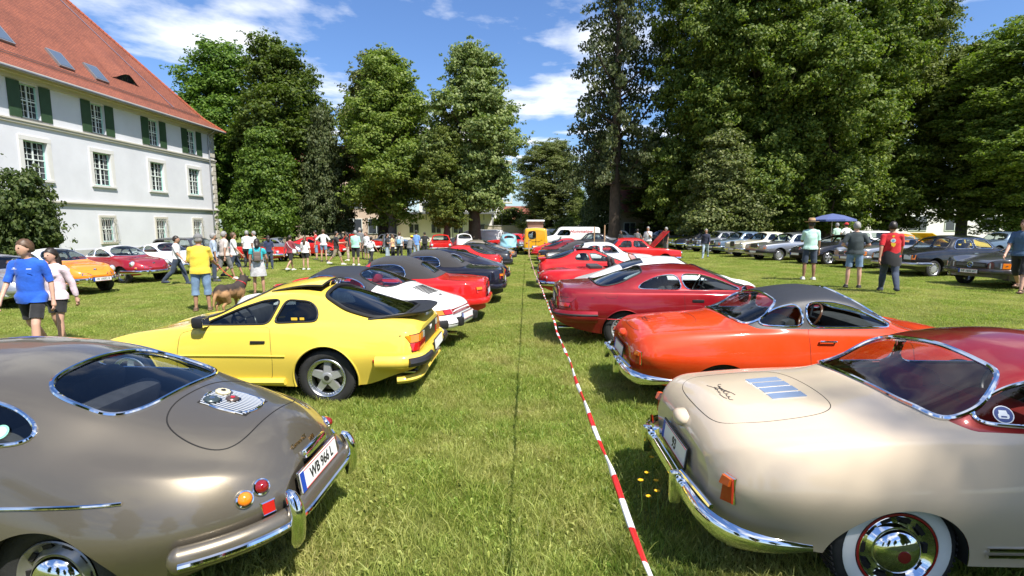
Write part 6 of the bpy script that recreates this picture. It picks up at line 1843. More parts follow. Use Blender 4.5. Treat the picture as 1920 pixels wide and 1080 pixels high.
# ---------------- round coupes with chrome blade bumpers (two of them)
def round_coupe(paintm, roofm, wheel, interior, lod='near', wheel_mat=None, rear_glass=None, name='round_coupe', back=True, front=True, lamps='tall'):
    sp = dict(SP['coupe_round'])
    if wheel_mat: sp['wheel_mat'] = wheel_mat
    c = Car(sp, paintm, lod, name, roofm=roofm, interior=interior, wheel=wheel, glass_rear=rear_glass)
    R0 = c.root
    near = lod == 'near'
    if back:
        P = relax(c.contour(.56, -.98, .98, 48, .07, cx=.95), False, 4)
        P[:, 2] = .44 - .05 * smooth(.45, .8, np.abs(P[:, 1]))
        tn = np.gradient(P, axis=0); nn = np.cross(tn, (0, 0, 1.)); nn /= np.linalg.norm(nn, axis=1, keepdims=True); nn *= -np.sign(nn[len(nn) // 2][0])
        ends = np.minimum(1, .25 + 2.5 * np.minimum(np.arange(len(P)), np.arange(len(P))[::-1]) / len(P) * 2)
        # blade: a flattened arc section
        th = np.linspace(-1.25, 1.25, 7)
        V = []
        for i in range(len(P)):
            for t in th:
                V.append(P[i] + nn[i] * (.048 * math.cos(t)) * ends[i] + np.array((0, 0, .070 * math.sin(t) * ends[i])))
        V = np.array(V); k = 7
        mb = MB().add(V, [(i * k + j, i * k + j + 1, (i + 1) * k + j + 1, (i + 1) * k + j) for i in range(len(P) - 1) for j in range(k - 1)])
        bmp = mb.build('rear_bumper', chrome, R0, True)
        for sg in (1, -1):
            i = int(np.argmin(np.abs(P[:, 1] - sg * .34))); q = P[i]; d = nn[i]
            g = MB(); tg = np.cross((0, 0, 1.), d); tg /= np.linalg.norm(tg)
            Rm = np.stack([d, tg, np.array((0, 0, 1.))], 1)
            g.rbox((0, 0, 0), (.07, .055, .20), .022)
            g.v[0] = g.v[0] @ Rm.T + q + d * .055 + np.array((0, 0, -.005))
            g.build('over_rider', chrome, bmp, True)
            if near:
                # upper tube between over-rider and bumper end
                MB().tube([q + d * .02 + np.array((0, 0, .09)), P[i + (6 if P[-1, 1] * sg > 0 else -6)] + np.array((0, 0, .075))], .016, 8).build('bumper_tube', chrome, bmp, True)
        for sg in (1, -1):
            # tail lamp: tall lens in a chrome frame on the fender end
            hs = [c.rear(sg * y, z) for y, z in ((.640, .525), (.695, .525), (.695, .665), (.648, .675))]
            if all(q is not None for q in hs):
                o = rect_lamp(c, hs, mat('lens_orange_red', (.42, .03, .01), .15, coat=1.), 'tail_lamp', .035, rim=chrome)
                if near:
                    h2 = [(q[0] + q[1] * .012, q[1]) for q in (c.rear(sg * .645, .62), c.rear(sg * .693, .62), c.rear(sg * .693, .66), c.rear(sg * .649, .67))]
                    rect_lamp(c, h2, mat('lens_deep_amber', (.50, .09, .008), .15, coat=1.), 'indicator_lens', .035, parent=o)
        h = c.rear(0, .58)
        c.plate(h[0] + np.array((-.03, 0, -.02)), (-1, 0, .12), '93' if near and wheel == 'white' else None, .50, .12, frame=blackplastic)
        h = c.rear(0, .735)
        mb = MB(); v, f = lathe([(.105, -.02), (.10, .02), (.08, .045), (.04, .058), (.001, .06)], 24, 'x')
        v = v * np.array((-1, .95, .52)); mb.add(v + h[0] + np.array((-.0, 0, .0)), f)
        mb.build('plate_lamp', paintm, R0, True)
        if near:
            mb = MB()
            for gi in range(4):      # four groups of louvres in the lid
                yc = (gi - 1.5) * .105
                for q in range(6):
                    y = yc - .035 + q * .014
                    P2 = on_surf_path(c, [(x, y) for x in np.linspace(.50, .71, 6)], 'top', .003)
                    mb.tube(P2, .0036, 6, flat=1.2)
            lv = mb.build('lid_louvres', mat('louvre_blue_reflection', (.36, .47, .66), .25, .6) if wheel == 'white' else paintm, R0, True)  # blue reflection painted into the colour of the beige coupe's slats
        if near:
            sc_m = mat('script_dark', (.05, .05, .06), .3, .6)
            def stroke(pts, r_=.0016):
                q = dense(pts, 5 * len(pts)); q = relax(np.c_[q, 0 * q[:, 0]], False, 1)
                return on_surf_path(c, [(.285 + v * .9, -.005 - u) for u, v, _ in q], 'top', .003), r_
            mbs = MB()
            for pts in ([(-.15, .035), (-.155, .015), (-.12, .0), (-.10, .012), (-.105, -.002), (-.07, -.008), (-.05, .008), (-.055, -.008), (-.02, -.012), (0, .006), (-.004, -.012), (.03, -.016), (.05, .004), (.046, -.014), (.085, -.02), (.10, -.002), (.096, -.02), (.135, -.026), (.15, -.006)],
                        [(-.10, -.03), (-.02, .012), (.04, .035), (.075, .04)], [(-.115, .0), (-.03, .004), (.03, .02)],
                        [(-.17, -.065), (-.09, -.036), (-.05, -.03)], [(-.11, -.032), (-.06, -.042), (-.045, -.03), (-.03, -.046), (-.01, -.034), (0, -.05), (.015, -.036), (.03, -.052), (.10, -.046), (.115, -.034)]):
                P3, r3 = stroke(pts)
                if len(P3) > 3: mbs.tube(P3, r3, 5)
            mbs.build('model_script', sc_m, R0, True)
    for sg in (1, -1):
        P = on_surf_path(c, dense([(1.36, .335), (3.0, .335)], 16), sg, .004)
        if near:
            MB().tube(P, .012, 6).tube(P + np.array((0, 0, -.035)), .010, 6).build('sill_trim', chrome, R0, True)
            door_handle(c, 2.02, .80, sg)
            c.lamp(c.side(.10, .66, sg) if False else c.front(sg * .60, .70), .085, .03, lens_clear, name='headlamp')
        elif front:
            hh = c.front(sg * .615, .70)
            c.lamp(hh, .085, .03, lens_clear, name='headlamp', ringw=.02, tilt=(1, 0, .1))
    if front:
        P = relax(c.contour(.52, math.pi - 1.25, math.pi + 1.25, 36, .06, cx=3.2, zset=.42), False, 4)
        MB().tube(P, .034, 8, flat=1.7).build('front_bumper', chrome, R0, True)
        for sg in (1, -1):
            # nostril grille
            hs = [c.front(sg * y, z) for y, z in ((.20, .56), (.42, .555), (.40, .625), (.26, .61))]
            if all(q is not None for q in hs): rect_lamp(c, hs, blackplastic, 'nose_grille', .006, rim=chrome)
            i = int(np.argmin(np.abs(P[:, 1] - sg * .3)))
            MB().rbox(P[i] + np.array((.03, 0, .0)), (.06, .05, .17), .02).build('over_rider', chrome, R0, True)
            c.lamp(c.front(sg * .60, .55), .035, .02, lens_amber, name='indicator_lamp')
        h = c.front(0, .70); 
        v, f = lathe([(.05, 0), (.045, .012), (.001, .016)], 16, 'x'); MB().add(v + h[0], f).build('nose_badge', chrome, R0, True)
    return c

p_beige = paint('paint_beige', (0.62, 0.51, 0.375), 0.0, 0.32)
p_roofred = paint('paint_roof_red', (0.23, 0.006, 0.008), 0.1, 0.3)
c = round_coupe(p_beige, p_roofred, 'white', cloth_red, rear_glass=glassmat('window_glass_rose', (.70, .66, .68)), name='round_coupe')
# round sticker with a small car outline in the quarter window
h = c.side(1.50, 1.0, -1); n = h[1]; Rm = np.array(Vector(n).to_track_quat('Z', 'Y').to_matrix())
if (Rm @ np.array((0, 1, 0)))[2] < 0: Rm = Rm @ rotz(math.pi)
circ = lambda r, z, k=28: np.array([(r * math.cos(a), r * math.sin(a), z) for a in np.linspace(0, 2 * math.pi, k, endpoint=False)])
b = MB().poly(circ(.047, .001) @ Rm.T + h[0] + n * .004).build('window_sticker', mat('sticker_rim', (.75, .78, .82), .4), c.root)
MB().poly(circ(.042, .002) @ Rm.T + h[0] + n * .004).build('sticker_ground', mat('sticker_blue', (.03, .06, .22), .4), b)
ic = [(-.020, .022), (.014, .022), (.018, .004), (.024, .0), (.024, -.014), (.018, -.022), (-.022, -.022), (-.026, -.014), (-.026, .0), (-.021, .004)]
MB().poly(np.array([(x, y, .003) for x, y in ic]) @ Rm.T + h[0] + n * .004).build('sticker_print', MATS['sticker_rim'], b)
MB().poly(np.array([(x, y, .004) for x, y in ((-.014, -.016), (.012, -.016), (.012, -.008), (-.014, -.008))]) @ Rm.T + h[0] + n * .004).build('sticker_detail', MATS['sticker_blue'], b)
c.place(1.02, 3.27, 0, 'beige round coupe with red roof and whitewall tyres')
p_orange = paint('paint_orange_red', (0.66, 0.050, 0.005), 0.0, 0.34)
c2 = round_coupe(p_orange, vinyl, 'hub', cloth_dark, wheel_mat=mat('steering_wood', (.16, .055, .02), .3, coat=.5), name='round_coupe')
c2.place(1.16, 6.1, 0, 'orange red round coupe with matt black roof')
# ================================================================ the other cars
def fit(c, front='rect', tail='rect', bumper=chrome, grille=None, plate_f=None, plate_r=None, lampz=None, tz=None, handles=True, star=False, face=True, back=True, amber=True):
    sp = c.sp; L = sp['L']; R0 = c.root; mid = c.lod != 'far'
    W = pchip(sp['c']['wm'], np.array([L - .3]))[0]
    belt = pchip(sp['c']['zs'], np.array([L - .35]))[0]
    lz = lampz or belt - .13
    for _ in range(14):              # keep the lamps on the upright part of the nose
        h = [c.front(W - .1 if front == 'rect' else W - .2, lz + .09), c.front(.3, lz + .09)]
        if all(q is not None and q[0][0] > L - .24 for q in h): break
        lz -= .02
    if face:
        P = relax(c.contour(.56, math.pi - 1.32, math.pi + 1.32, 26, .045, cx=L - W * .95, zset=.46), False, 2)
        if len(P) > 4: MB().tube(P, .05, 8 if mid else 6, flat=1.35).build('front_bumper', bumper, R0, True)
        for sg in (1, -1):
            if front == 'round':
                h = c.front(sg * (W - .20), lz)
                if h is not None: c.lamp(h, .085, .03, lens_clear, name='headlamp', ringw=.02, tilt=(1, 0, .08))
            elif front == 'twin':
                for dz in (.075, -.075):
                    h = c.front(sg * (W - .17), lz + dz - .02)
                    if h is not None: c.lamp(h, .062, .02, lens_clear, name='headlamp', ringw=.014, tilt=(1, 0, 0))
            elif front == 'rect':
                hs = [c.front(sg * y, z) for y, z in ((W - .42, lz - .075), (W - .17, lz - .075), (W - .17, lz + .075), (W - .42, lz + .075))]
                if all(q is not None for q in hs): rect_lamp(c, hs, lens_clear, 'headlamp', .012)
            if amber and front in ('rect',):
                hs = [c.front(sg * y, z) for y, z in ((W - .16, lz - .075), (W - .055, lz - .075), (W - .055, lz + .075), (W - .16, lz + .075))]
                if all(q is not None for q in hs): rect_lamp(c, hs, lens_amber, 'indicator_lamp', .012)
        if grille:
            gw, gz0, gz1, gm = grille
            h = c.front(0, (gz0 + gz1) / 2)
            if h is not None:
                o = MB().rbox((0, 0, 0), (.05, gw, gz1 - gz0), .015).build('radiator_grille', gm, R0, True, loc=h[0] + np.array((.012, 0, 0)))
                if gm is chrome or star:
                    MB().box((.024, 0, 0), (.006, gw - .05, gz1 - gz0 - .05)).build('grille_mesh', blackplastic, o)
                    for k in range(5): MB().box((.0275, 0, (k - 2) * (gz1 - gz0 - .06) / 5), (.006, gw - .06, .008)).build('grille_bar', mat('grille_bar_grey', (.22, .22, .22), .5), o)
                    if star:
                        ang = np.linspace(0, 2 * math.pi, 20, endpoint=False)
                        s_ = MB().tube([(0.036, .075 * math.cos(a), .075 * math.sin(a)) for a in ang], .009, 5, True)
                        for a in (math.pi / 2, math.pi * 7 / 6, math.pi * 11 / 6): s_.tube([(.036, 0, 0), (.036, .07 * math.cos(a), .07 * math.sin(a))], .008, 5)
                        s_.build('star_emblem', chrome, o, True)
        if plate_f is not None:
            h = c.front(0, .50)
            if h is not None: c.plate(h[0] + np.array((.105, 0, -.05)), (1, 0, 0), plate_f or None, .50, .11, frame=blackplastic, detail=mid, blue=True)
    if back:
        P = relax(c.contour(.56, -1.3, 1.3, 26, .045, cx=W * .95, zset=.47), False, 2)
        if len(P) > 4: MB().tube(P, .05, 8 if mid else 6, flat=1.35).build('rear_bumper', bumper, R0, True)
        z_ = tz or pchip(sp['c']['zs'], np.array([.3]))[0] - .12
        for sg in (1, -1):
            if tail == 'round':
                h = c.rear(sg * (W - .20), z_)
                if h is not None: c.lamp(h, .05, .03, lens_red, name='tail_lamp')
            else:
                hs = [c.rear(sg * y, z) for y, z in ((W - .42, z_ - .065), (W - .14, z_ - .065), (W - .14, z_ + .065), (W - .42, z_ + .065))]
                if all(q is not None for q in hs):
                    o = rect_lamp(c, hs, lens_red, 'tail_lamp', .014)
                    if mid:
                        hs = [c.rear(sg * y, z) for y, z in ((W - .25, z_ + .005), (W - .145, z_ + .005), (W - .145, z_ + .06), (W - .25, z_ + .06))]
                        if all(q is not None for q in hs): rect_lamp(c, hs, lens_amber, 'indicator_lens', .022, parent=o)
        if plate_r is not None:
            h = c.rear(0, .62)
            if h is not None: c.plate(h[0] + np.array((-.03, 0, 0)), (-1, 0, .05), plate_r or None, .50, .11, frame=blackplastic, detail=mid)
    if handles and mid:
        for sg in (1, -1):
            x0, x1 = sp['cabin']
            try: door_handle(c, (x0 + x1) / 2 + .05, pchip(sp['c']['zs'], np.array([1.6]))[0] - .06, sg, chrome, .15)
            except Exception: pass
    return c
LEFT = math.pi
def at_nose(car, nx, ny, rz, label, cat='car', group=None):
    L = car.sp['L']; d = (math.cos(rz), math.sin(rz))
    x, y = nx - d[0] * L, ny - d[1] * L
    return car.place(x, y, rz, label, cat, group)
def open_windscreen(c, zs=.92, h_=.42, m=chrome):
    """windscreen frame, for the open cars"""
    sp = c.sp; x = sp['cabin'][1] + .02; w_ = .62
    P = np.array([(x, -w_, zs - .05), (x - .10, -w_ * .96, zs + .12), (x - .24, -w_ * .88, zs + h_ - .08), (x - .28, -w_ * .70, zs + h_), (x - .29, 0, zs + h_ + .01), (x - .28, w_ * .70, zs + h_), (x - .24, w_ * .88, zs + h_ - .08), (x - .10, w_ * .96, zs + .12), (x, w_, zs - .05)])
    o = MB().tube(P, .016, 6).build('windshield_frame', m, c.root, True)
    MB().poly(P).build('windshield', glass, o)

PT = lambda n, col, met=0.0: paint('paint_' + n, col, met, .33, met > 0)
p_white = PT('white', (.76, .76, .74)); p_cream = PT('cream', (.70, .66, .52)); p_sred = PT('signal_red', (.56, .012, .012)); p_dblue = PT('dark_blue', (.008, .009, .022), .3)
p_silver = PT('silver', (.42, .43, .44), .8); p_dsilver = PT('smoke_silver', (.075, .075, .08), .5); p_black = PT('black', (.008, .008, .010)); p_lblue = PT('light_blue', (.25, .48, .56))
p_van = PT('van_yellow', (.74, .36, .015)); p_green = PT('lime_green', (.34, .38, .04)); p_grey = PT('mid_grey', (.14, .15, .17), .4); p_bluegrey = PT('blue_grey', (.11, .16, .22), .2)
p_crim = PT('crimson', (.30, .008, .018), .2); p_org = PT('orange', (.80, .24, .012)); p_teal = PT('grey_blue', (.20, .26, .30), .3); p_tan = PT('tan', (.36, .30, .22), .5)

LR = 'cars parked in the row left of the tape'
RR = 'cars parked in the row right of the tape'
# white rear-engined coupe with black targa roof
c = Car(SP['rear_engine_coupe'], p_white, 'mid', 'targa_coupe', roofm=vinyl, interior=mat('interior_crimson', (.45, .03, .035), .55, var=.15), opts=('targa',), glass_rear=glassmat('window_glass_pale', (0.74, 0.80, 0.86)))
# roll bar band
for nm in ():
    pass
P = relax(c.contour(.60, -1.15, 1.15, 40, .05, cx=.85, zset=.47), False, 3)
b = MB().tube(P, .062, 10, flat=1.25).build('rear_bumper', p_white, c.root, True)
MB().tube(P + np.array((-.012, 0, .0)), .056, 8, flat=.35).build('bumper_strip', blackrubber, b, True)
for sg in (1, -1):
    i = int(np.argmin(np.abs(P[:, 1] - sg * .33)))
    MB().rbox(P[i] + np.array((-.05, 0, .01)), (.12, .14, .14), .03).build('bumper_guard', blackrubber, b, True)
    Q = P[np.abs(P[:, 1] - sg * .70) < .12]
    if len(Q) > 2: MB().tube(Q + (Q - P.mean(0)) * .01, .066, 8, flat=1.2).build('bumper_bellows', blackrubber, b, True)
    R0 = c.root
    band(sg * .40, sg * .74, .60, .685, blackplastic, 'tail_lamp', .004, 8)
    band(sg * .56, sg * .735, .61, .675, lens_amber, 'indicator_lens', .014, 6)
    band(sg * .41, sg * .55, .61, .675, lens_red, 'brake_lens', .014, 6)
    wing_mirror(c, 2.72, .96, sg, p_white)
R0 = c.root
band(-.39, .39, .60, .675, lens_dred, 'reflector_band', .010, 10)
gr = []
for k in range(9):
    x = .52 + k * .033
    MB().tube(on_surf_path(c, [(x, y) for y in np.linspace(-.20, .20, 8)], 'top', .006), .009, 5, flat=.8).build('lid_slat', blackplastic, c.root, True)
script_on(c, c.top(.40, -.05), '911', .07, plateblack, (0, -1, 0), 'model_number', .001, .4)
c.plate(c.rear(0, .54)[0] + np.array((-.10, 0, 0)), (-1, 0, .05), None, .5, .11, frame=blackplastic)
exhaust(c, .35, .28, .035, .3, -.06)
c.place(-1.10, 8.42, LEFT - rad(13), 'white rear engined coupe with black targa roof and red seats', 'car', LR)

c = fit(Car(SP['convertible_smooth'], p_sred, 'mid', 'convertible', interior=cloth_dark, glassm=glass_blue), bumper=p_sred, plate_r='', face=False)
c.place(-.86, 10.95, LEFT, 'bright red convertible with closed black soft top', 'car', LR)
c = fit(Car(convertible(L=4.55, W=.87, H=1.38, belt=.93, rnd=(.4, 2.5, .6), wheel='star'), p_dblue, 'mid', 'convertible', interior=cloth_dark, glassm=glass_blue), bumper=p_dblue, plate_r='', face=False)
c.place(-.62, 13.7, LEFT, 'dark blue convertible with charcoal soft top and chrome window arch', 'car', LR)
c = fit(Car(SP['rear_engine_coupe'], p_dblue, 'mid', 'coupe', interior=cloth_dark, glassm=glass_dark), tail='round', bumper=p_dblue, plate_r='', face=False)
c.place(-.62, 16.7, LEFT, 'midnight blue rear engined coupe beyond the charcoal soft top', 'car', LR)
c = fit(Car(SP['hatch_coupe'], p_sred, 'mid', 'hatchback_coupe', interior=cloth_dark, glass_rear=glass_dark), bumper=p_sred, plate_r='', face=False)
c.place(-1.0, 19.6, LEFT, 'red hatchback coupe with dark rear glass', 'car', LR)
c = fit(Car(SP['hatch_coupe'], PT('graphite', (.03, .032, .036), .5), 'mid', 'hatchback_coupe', interior=cloth_dark, glass_rear=glass_dark), bumper=blackplastic, plate_r='', face=False)
c.place(-.72, 22.7, LEFT, 'graphite hatchback coupe behind the red hatchback coupe', 'car', LR)
c = fit(Car(SP['rear_engine_coupe'], p_tan, 'mid', 'coupe', interior=cloth_dark), bumper=blackplastic, plate_r='', face=False)
c.place(-.62, 27.0, LEFT, 'pale bronze rear engined coupe near the far end of its row', 'car', LR)
c = fit(Car(SP['beetle'], p_lblue, 'mid', 'small_saloon', interior=cloth_dark), front='round', tail='round', plate_f='')
c.place(-1.25, 36.6, rad(95), 'light blue rounded saloon seen from behind', 'car', LR)
c = fit(Car(SP['small_saloon'], p_teal, 'far', 'small_saloon'), front='round', plate_f='')
at_nose(c, .05, 41.0, rad(-92), 'grey blue boxy saloon beside the light blue rounded saloon', 'car', LR)

# right hand row
c = fit(Car(SP['rear_engine_coupe'], p_white, 'mid', 'coupe', interior=cloth_dark, glass_rear=glass_dark, skip=('quarter_window', 'rear_window')), bumper=p_white, plate_r='', face=False)
v = np.array([c.top(x, y)[0] + (0, 0, .006) for x in np.linspace(1.12, 1.58, 6) for y in np.linspace(-.46, .46, 9)])
MB().add(v, [(i * 9 + j, i * 9 + j + 1, i * 9 + j + 10, i * 9 + j + 9) for i in range(5) for j in range(8)]).build('rear_window', pane_m, c.root, True)
c.place(1.02, 11.85, 0, 'plain white sloping coupe behind the dark red coupe', 'car', RR)
c = Car(roadster(L=4.25, W=.80, belt=.84, wheel='hub', roundness=(.75, 2.2, .85)), p_sred, 'mid', 'roadster', interior=cloth_dark)
fit(c, tail='round', tz=.62, plate_r='', face=False); open_windscreen(c, .84, .40)
MB().rbox((1.55, 0, .90), (.35, 1.0, .10), .04).build('folded_top', softtop, c.root, True)
c.place(.34, 14.35, 0, 'open red classic roadster with chrome bumper', 'car', RR)
c = Car(dict(SP['hatch_coupe'], arch_lip=None), p_sred, 'mid', 'sports_coupe', interior=cloth_dark, glass_rear=glass_dark, wheel='alloy')
fit(c, bumper=p_sred, plate_r='', face=False, tz=.66)
v = []
MB().rbox((.08, 0, .98), (.24, 1.40, .03), .012, roty(-.12)).rbox((.10, .62, .93), (.14, .03, .12), .01).rbox((.10, -.62, .93), (.14, .03, .12), .01).build('rear_wing', p_sred, c.root, True)
MB().rbox((1.5, 0, 1.285), (.55, .9, .012), .005).build('roof_opening', blackplastic, c.root, True)
c.place(.42, 17.3, 0, 'red wedge shaped sports coupe with a rear wing', 'car', RR)
c = fit(Car(saloon(L=4.45, W=.84, H=1.38, hood=1.3, deck=1.0, wb=2.66, fr=.8, belt=.92), p_white, 'mid', 'saloon', interior=cloth_dark), bumper=blackplastic, plate_r='', face=False)
c.place(.80, 20.6, 0, 'white three box saloon in the tape row', 'car', RR)
c = fit(Car(convertible(L=4.4, wheel='alloy'), p_black, 'mid', 'convertible', interior=cloth_dark), bumper=blackplastic, plate_r='', face=False)
c.place(.55, 24.4, 0, 'black convertible with soft top beyond the white saloon', 'car', RR)
c = fit(Car(SP['hatch_coupe'], PT('maroon', (.16, .008, .012), .2), 'far', 'hatchback_coupe', glass_rear=glass_dark), bumper=blackplastic, plate_r='', face=False)
c.place(.75, 27.4, 0, 'maroon hatchback coupe beyond the black convertible', 'car', RR)
c = fit(Car(SP['rear_engine_coupe'], p_sred, 'far', 'coupe'), tail='round', bumper=p_sred, face=False)
c.place(.30, 30.2, 0, 'red low coupe near the yellow camper van', 'car', RR)
c = fit(Car(SP['roadster'], p_sred, 'far', 'roadster'), front='round', bumper=p_sred, back=False); open_windscreen(c)
at_nose(c, .55, 33.2, rad(180), 'small red roadster parked nose to the tape', 'car', RR)
# raised red bonnet of a car further right
c = fit(Car(SP['saloon_old'], p_sred, 'far', 'saloon', skip=('hood',)), front='round', face=True, back=True)
c.place(3.0, 26.0, 0, 'red saloon with its bonnet raised high')
n = c.sp['L']
P = np.array([(n - 1.35, -.55, .98), (n - 1.35, .55, .98), (n - .62, .56, 1.78), (n - .62, -.56, 1.78)])
MB().add(np.concatenate([P, P + np.array((.03, 0, -.01))]), [(0, 1, 2, 3), (4, 7, 6, 5), (0, 4, 5, 1), (1, 5, 6, 2), (2, 6, 7, 3), (3, 7, 4, 0)]).build('raised_bonnet', p_sred, c.root)
MB().tube([P[0] + (.4, .15, -.1), P[3] + (0, .15, -.25)], .012, 5).build('bonnet_stay', blackplastic, c.root)
MB().box((n - .6, 0, .80), (.8, 1.1, .06)).build('engine_bay', under, c.root)

# yellow camper at the end of the aisle, rear towards us, hatch raised
c = Car(SP['camper'], p_van, 'mid', 'camper_van', interior=cloth_tan)
sh_roof = MB()
fit(c, front='round', tail='round', tz=.86, bumper=chrome, plate_r='', face=False, handles=False)
V = np.array([q[:] for q in [v.co for v in c.body.data.vertices]])
R0 = c.root
# white upper half: band panels over the waist
hb = []
for sg in (1, -1):
    P = on_surf_path(c, dense([(.10, 1.12), (4.2, 1.12)], 24), sg, .003); MB().tube(P, .012, 5).build('waist_trim', p_white, R0, True)
gr = []
xs_ = np.linspace(.12, 3.9, 14)
for x in xs_: gr.append([c.top(x, y)[0] + np.array((0, 0, .006)) for y in np.linspace(-.70, .70, 11)])
gr = np.array(gr).reshape(-1, 3)
MB().add(gr, [(i * 11 + j, i * 11 + j + 1, i * 11 + j + 12, i * 11 + j + 11) for i in range(13) for j in range(10)]).build('white_roof', p_white, R0, True)
# raised tailgate with window
MB().rbox((1.7, 0, 2.14), (2.2, 1.10, .46), .05).build('roof_canvas', mat('canvas_brown', (.22, .11, .07), .85), R0, True)
MB().rbox((1.7, 0, 2.42), (2.5, 1.30, .13), .06).build('pop_up_roof', p_white, R0, True)
MB().box((.05, -.35, 1.05), (.10, .18, .08)).box((.05, .4, 1.05), (.1, .15, .08)).build('camping_bags', mat('bag_orange', (.6, .25, .04), .7), R0)
script_on(c, c.rear(0, .96), 'VOLKSWAGEN', .09, plateblack, (0, -1, 0), 'lettering', .001, 0)
c.place(.62, 35.6, rad(92), 'yellow camper van with white pop-up roof', 'van')

# white delivery van with red lettering
c = Car(SP['panel_van'], p_white, 'mid', 'delivery_van', interior=cloth_dark)
fit(c, front='rect', bumper=blackplastic, amber=False, handles=False)
h = c.side(1.7, 1.45, 1)
t = text_mesh('Hummelow', .42, .004, .35, .004)
o = ob('lettering', t, mat('lettering_red', (.55, .02, .03), .5), c.root)
o.matrix_local = Matrix([[-1, 0, 0, 1.7], [0, 0, 1, h[0][1] + .008], [0, 1, 0, 1.50], [0, 0, 0, 1]])
at_nose(c, 1.5, 45.5, rad(182), 'white delivery van with red lettering on its side', 'van')

# ---------------- row facing us on the right
FR = 'cars parked in the row beyond the right lawn'
A_ = math.pi + rad(14)
c = fit(Car(convertible(L=4.47, W=.905, H=1.30, belt=.90, hood=1.75, rnd=(.45, 2.4, .6), wheel='star'), p_dsilver, 'mid', 'convertible', interior=cloth_dark), front='rect', bumper=p_dsilver, grille=(.80, .56, .70, blackplastic), star=True, plate_f='HF 1650 AY', back=False)
at_nose(c, 12.75, 14.9, A_, 'smoke silver convertible with star emblem and plate HF 1650 AY', 'car', FR)
c = fit(Car(SP['saloon_long'], p_black, 'mid', 'limousine', interior=cloth_tan), front='rect', bumper=alloy, grille=(.55, .60, .88, chrome), plate_f='', back=False)
at_nose(c, 12.95, 18.4, A_, 'long black limousine with amber indicators behind the man in red', 'car', FR)
c = fit(Car(SP['convertible'], p_silver, 'mid', 'convertible', interior=cloth_dark), front='rect', bumper=p_silver, grille=(.75, .56, .69, blackplastic), star=True, plate_f='', back=False)
at_nose(c, 13.3, 21.5, A_, 'silver convertible between the limousine and the black coupe', 'car', FR)
c = fit(Car(SP['grand_coupe'], p_black, 'mid', 'coupe', interior=cloth_dark, wheel='star'), front='round', bumper=p_black, grille=(.75, .60, .74, blackplastic), star=True, plate_f='', back=False)
at_nose(c, 12.55, 24.0, A_, 'black low coupe with five spoke wheels behind the straw hat man', 'car', FR)
c = fit(Car(SP['saloon'], p_silver, 'mid', 'saloon', interior=cloth_dark), front='rect', bumper=blackplastic, grille=(.58, .62, .86, chrome), plate_f='', back=False)
at_nose(c, 11.75, 26.6, A_, 'silver saloon with dark bumper and chrome grille', 'car', FR)
c = fit(Car(SP['saloon_old'], p_cream, 'mid', 'saloon', interior=cloth_dark), front='twin', bumper=chrome, grille=(.42, .56, .90, chrome), plate_f='', back=False, lampz=.74)
at_nose(c, 11.75, 29.4, A_, 'cream old saloon with upright chrome grille', 'car', FR)
c = fit(Car(SP['saloon'], p_bluegrey, 'mid', 'saloon', interior=cloth_dark, wheel='disc'), front='rect', bumper=chrome, grille=(.58, .60, .86, chrome), plate_f='', back=False)
at_nose(c, 11.6, 32.3, A_, 'blue grey saloon with pale wheel discs', 'car', FR)
c = fit(Car(SP['saloon_old'], p_grey, 'far', 'saloon'), front='twin', grille=(.42, .56, .9, chrome), plate_f='', back=False, lampz=.74)
at_nose(c, 11.2, 35.0, A_, 'mid grey old saloon with twin headlamps in tree shade', 'car', FR)
c = fit(Car(SP['beetle'], p_black, 'far', 'small_saloon'), front='round', plate_f='', back=False)
at_nose(c, 10.9, 37.8, A_, 'black rounded saloon in tree shade', 'car', FR)
c = fit(Car(SP['small_saloon'], p_green, 'far', 'small_saloon'), front='round', plate_f='', back=False)
at_nose(c, 11.2, 40.6, A_, 'lime green saloon in tree shade', 'car', FR)
c = fit(Car(SP['wagon'], p_silver, 'far', 'estate_car'), front='rect', plate_f='', back=False, bumper=blackplastic)
at_nose(c, 9.6, 44.0, A_, 'pale estate car under the trees behind the men talking', 'car', FR)
# second line behind them
BR = 'cars parked in the second line under the trees'
for (sp_, pm, x, y, rz, lab, kw) in (
        ('hatch_coupe', PT('bright_yellow', (.78, .50, .02)), 19.0, 25.6, .25, 'yellow coupe with its bonnet open behind the limousine', {}),
        ('coupe_round', p_org, 20.0, 30.0, .3, 'orange coupe seen over the car roofs', {}),
        ('wagon', p_white, 19.5, 33.5, .2, 'white estate car in the second line', {}),
        ('saloon', p_bluegrey, 26.0, 30.5, .2, 'blue saloon in the second line near the right edge', {}),
        ('roadster', p_sred, 27.0, 26.5, .1, 'red roadster near the right edge under the trees', {}),
        ('saloon', p_black, 17.6, 37.0, .2, 'black saloon in the second line', {})):
    c = fit(Car(SP[sp_], pm, 'far', 'parked_car'), front='round', plate_f='', back=False)
    at_nose(c, x, y, math.pi + rz, lab, 'car', BR)
    if 'bonnet' in lab:
        n = c.sp['L']
        P = np.array([(n - 1.5, -.58, .92), (n - 1.5, .58, .92), (n - .45, .55, 1.42), (n - .45, -.55, 1.42)])
        MB().add(np.concatenate([P, P + np.array((.03, 0, -.02))]), [(0, 1, 2, 3), (4, 7, 6, 5), (0, 4, 5, 1), (1, 5, 6, 2), (2, 6, 7, 3), (3, 7, 4, 0)]).build('raised_bonnet', pm, c.root)

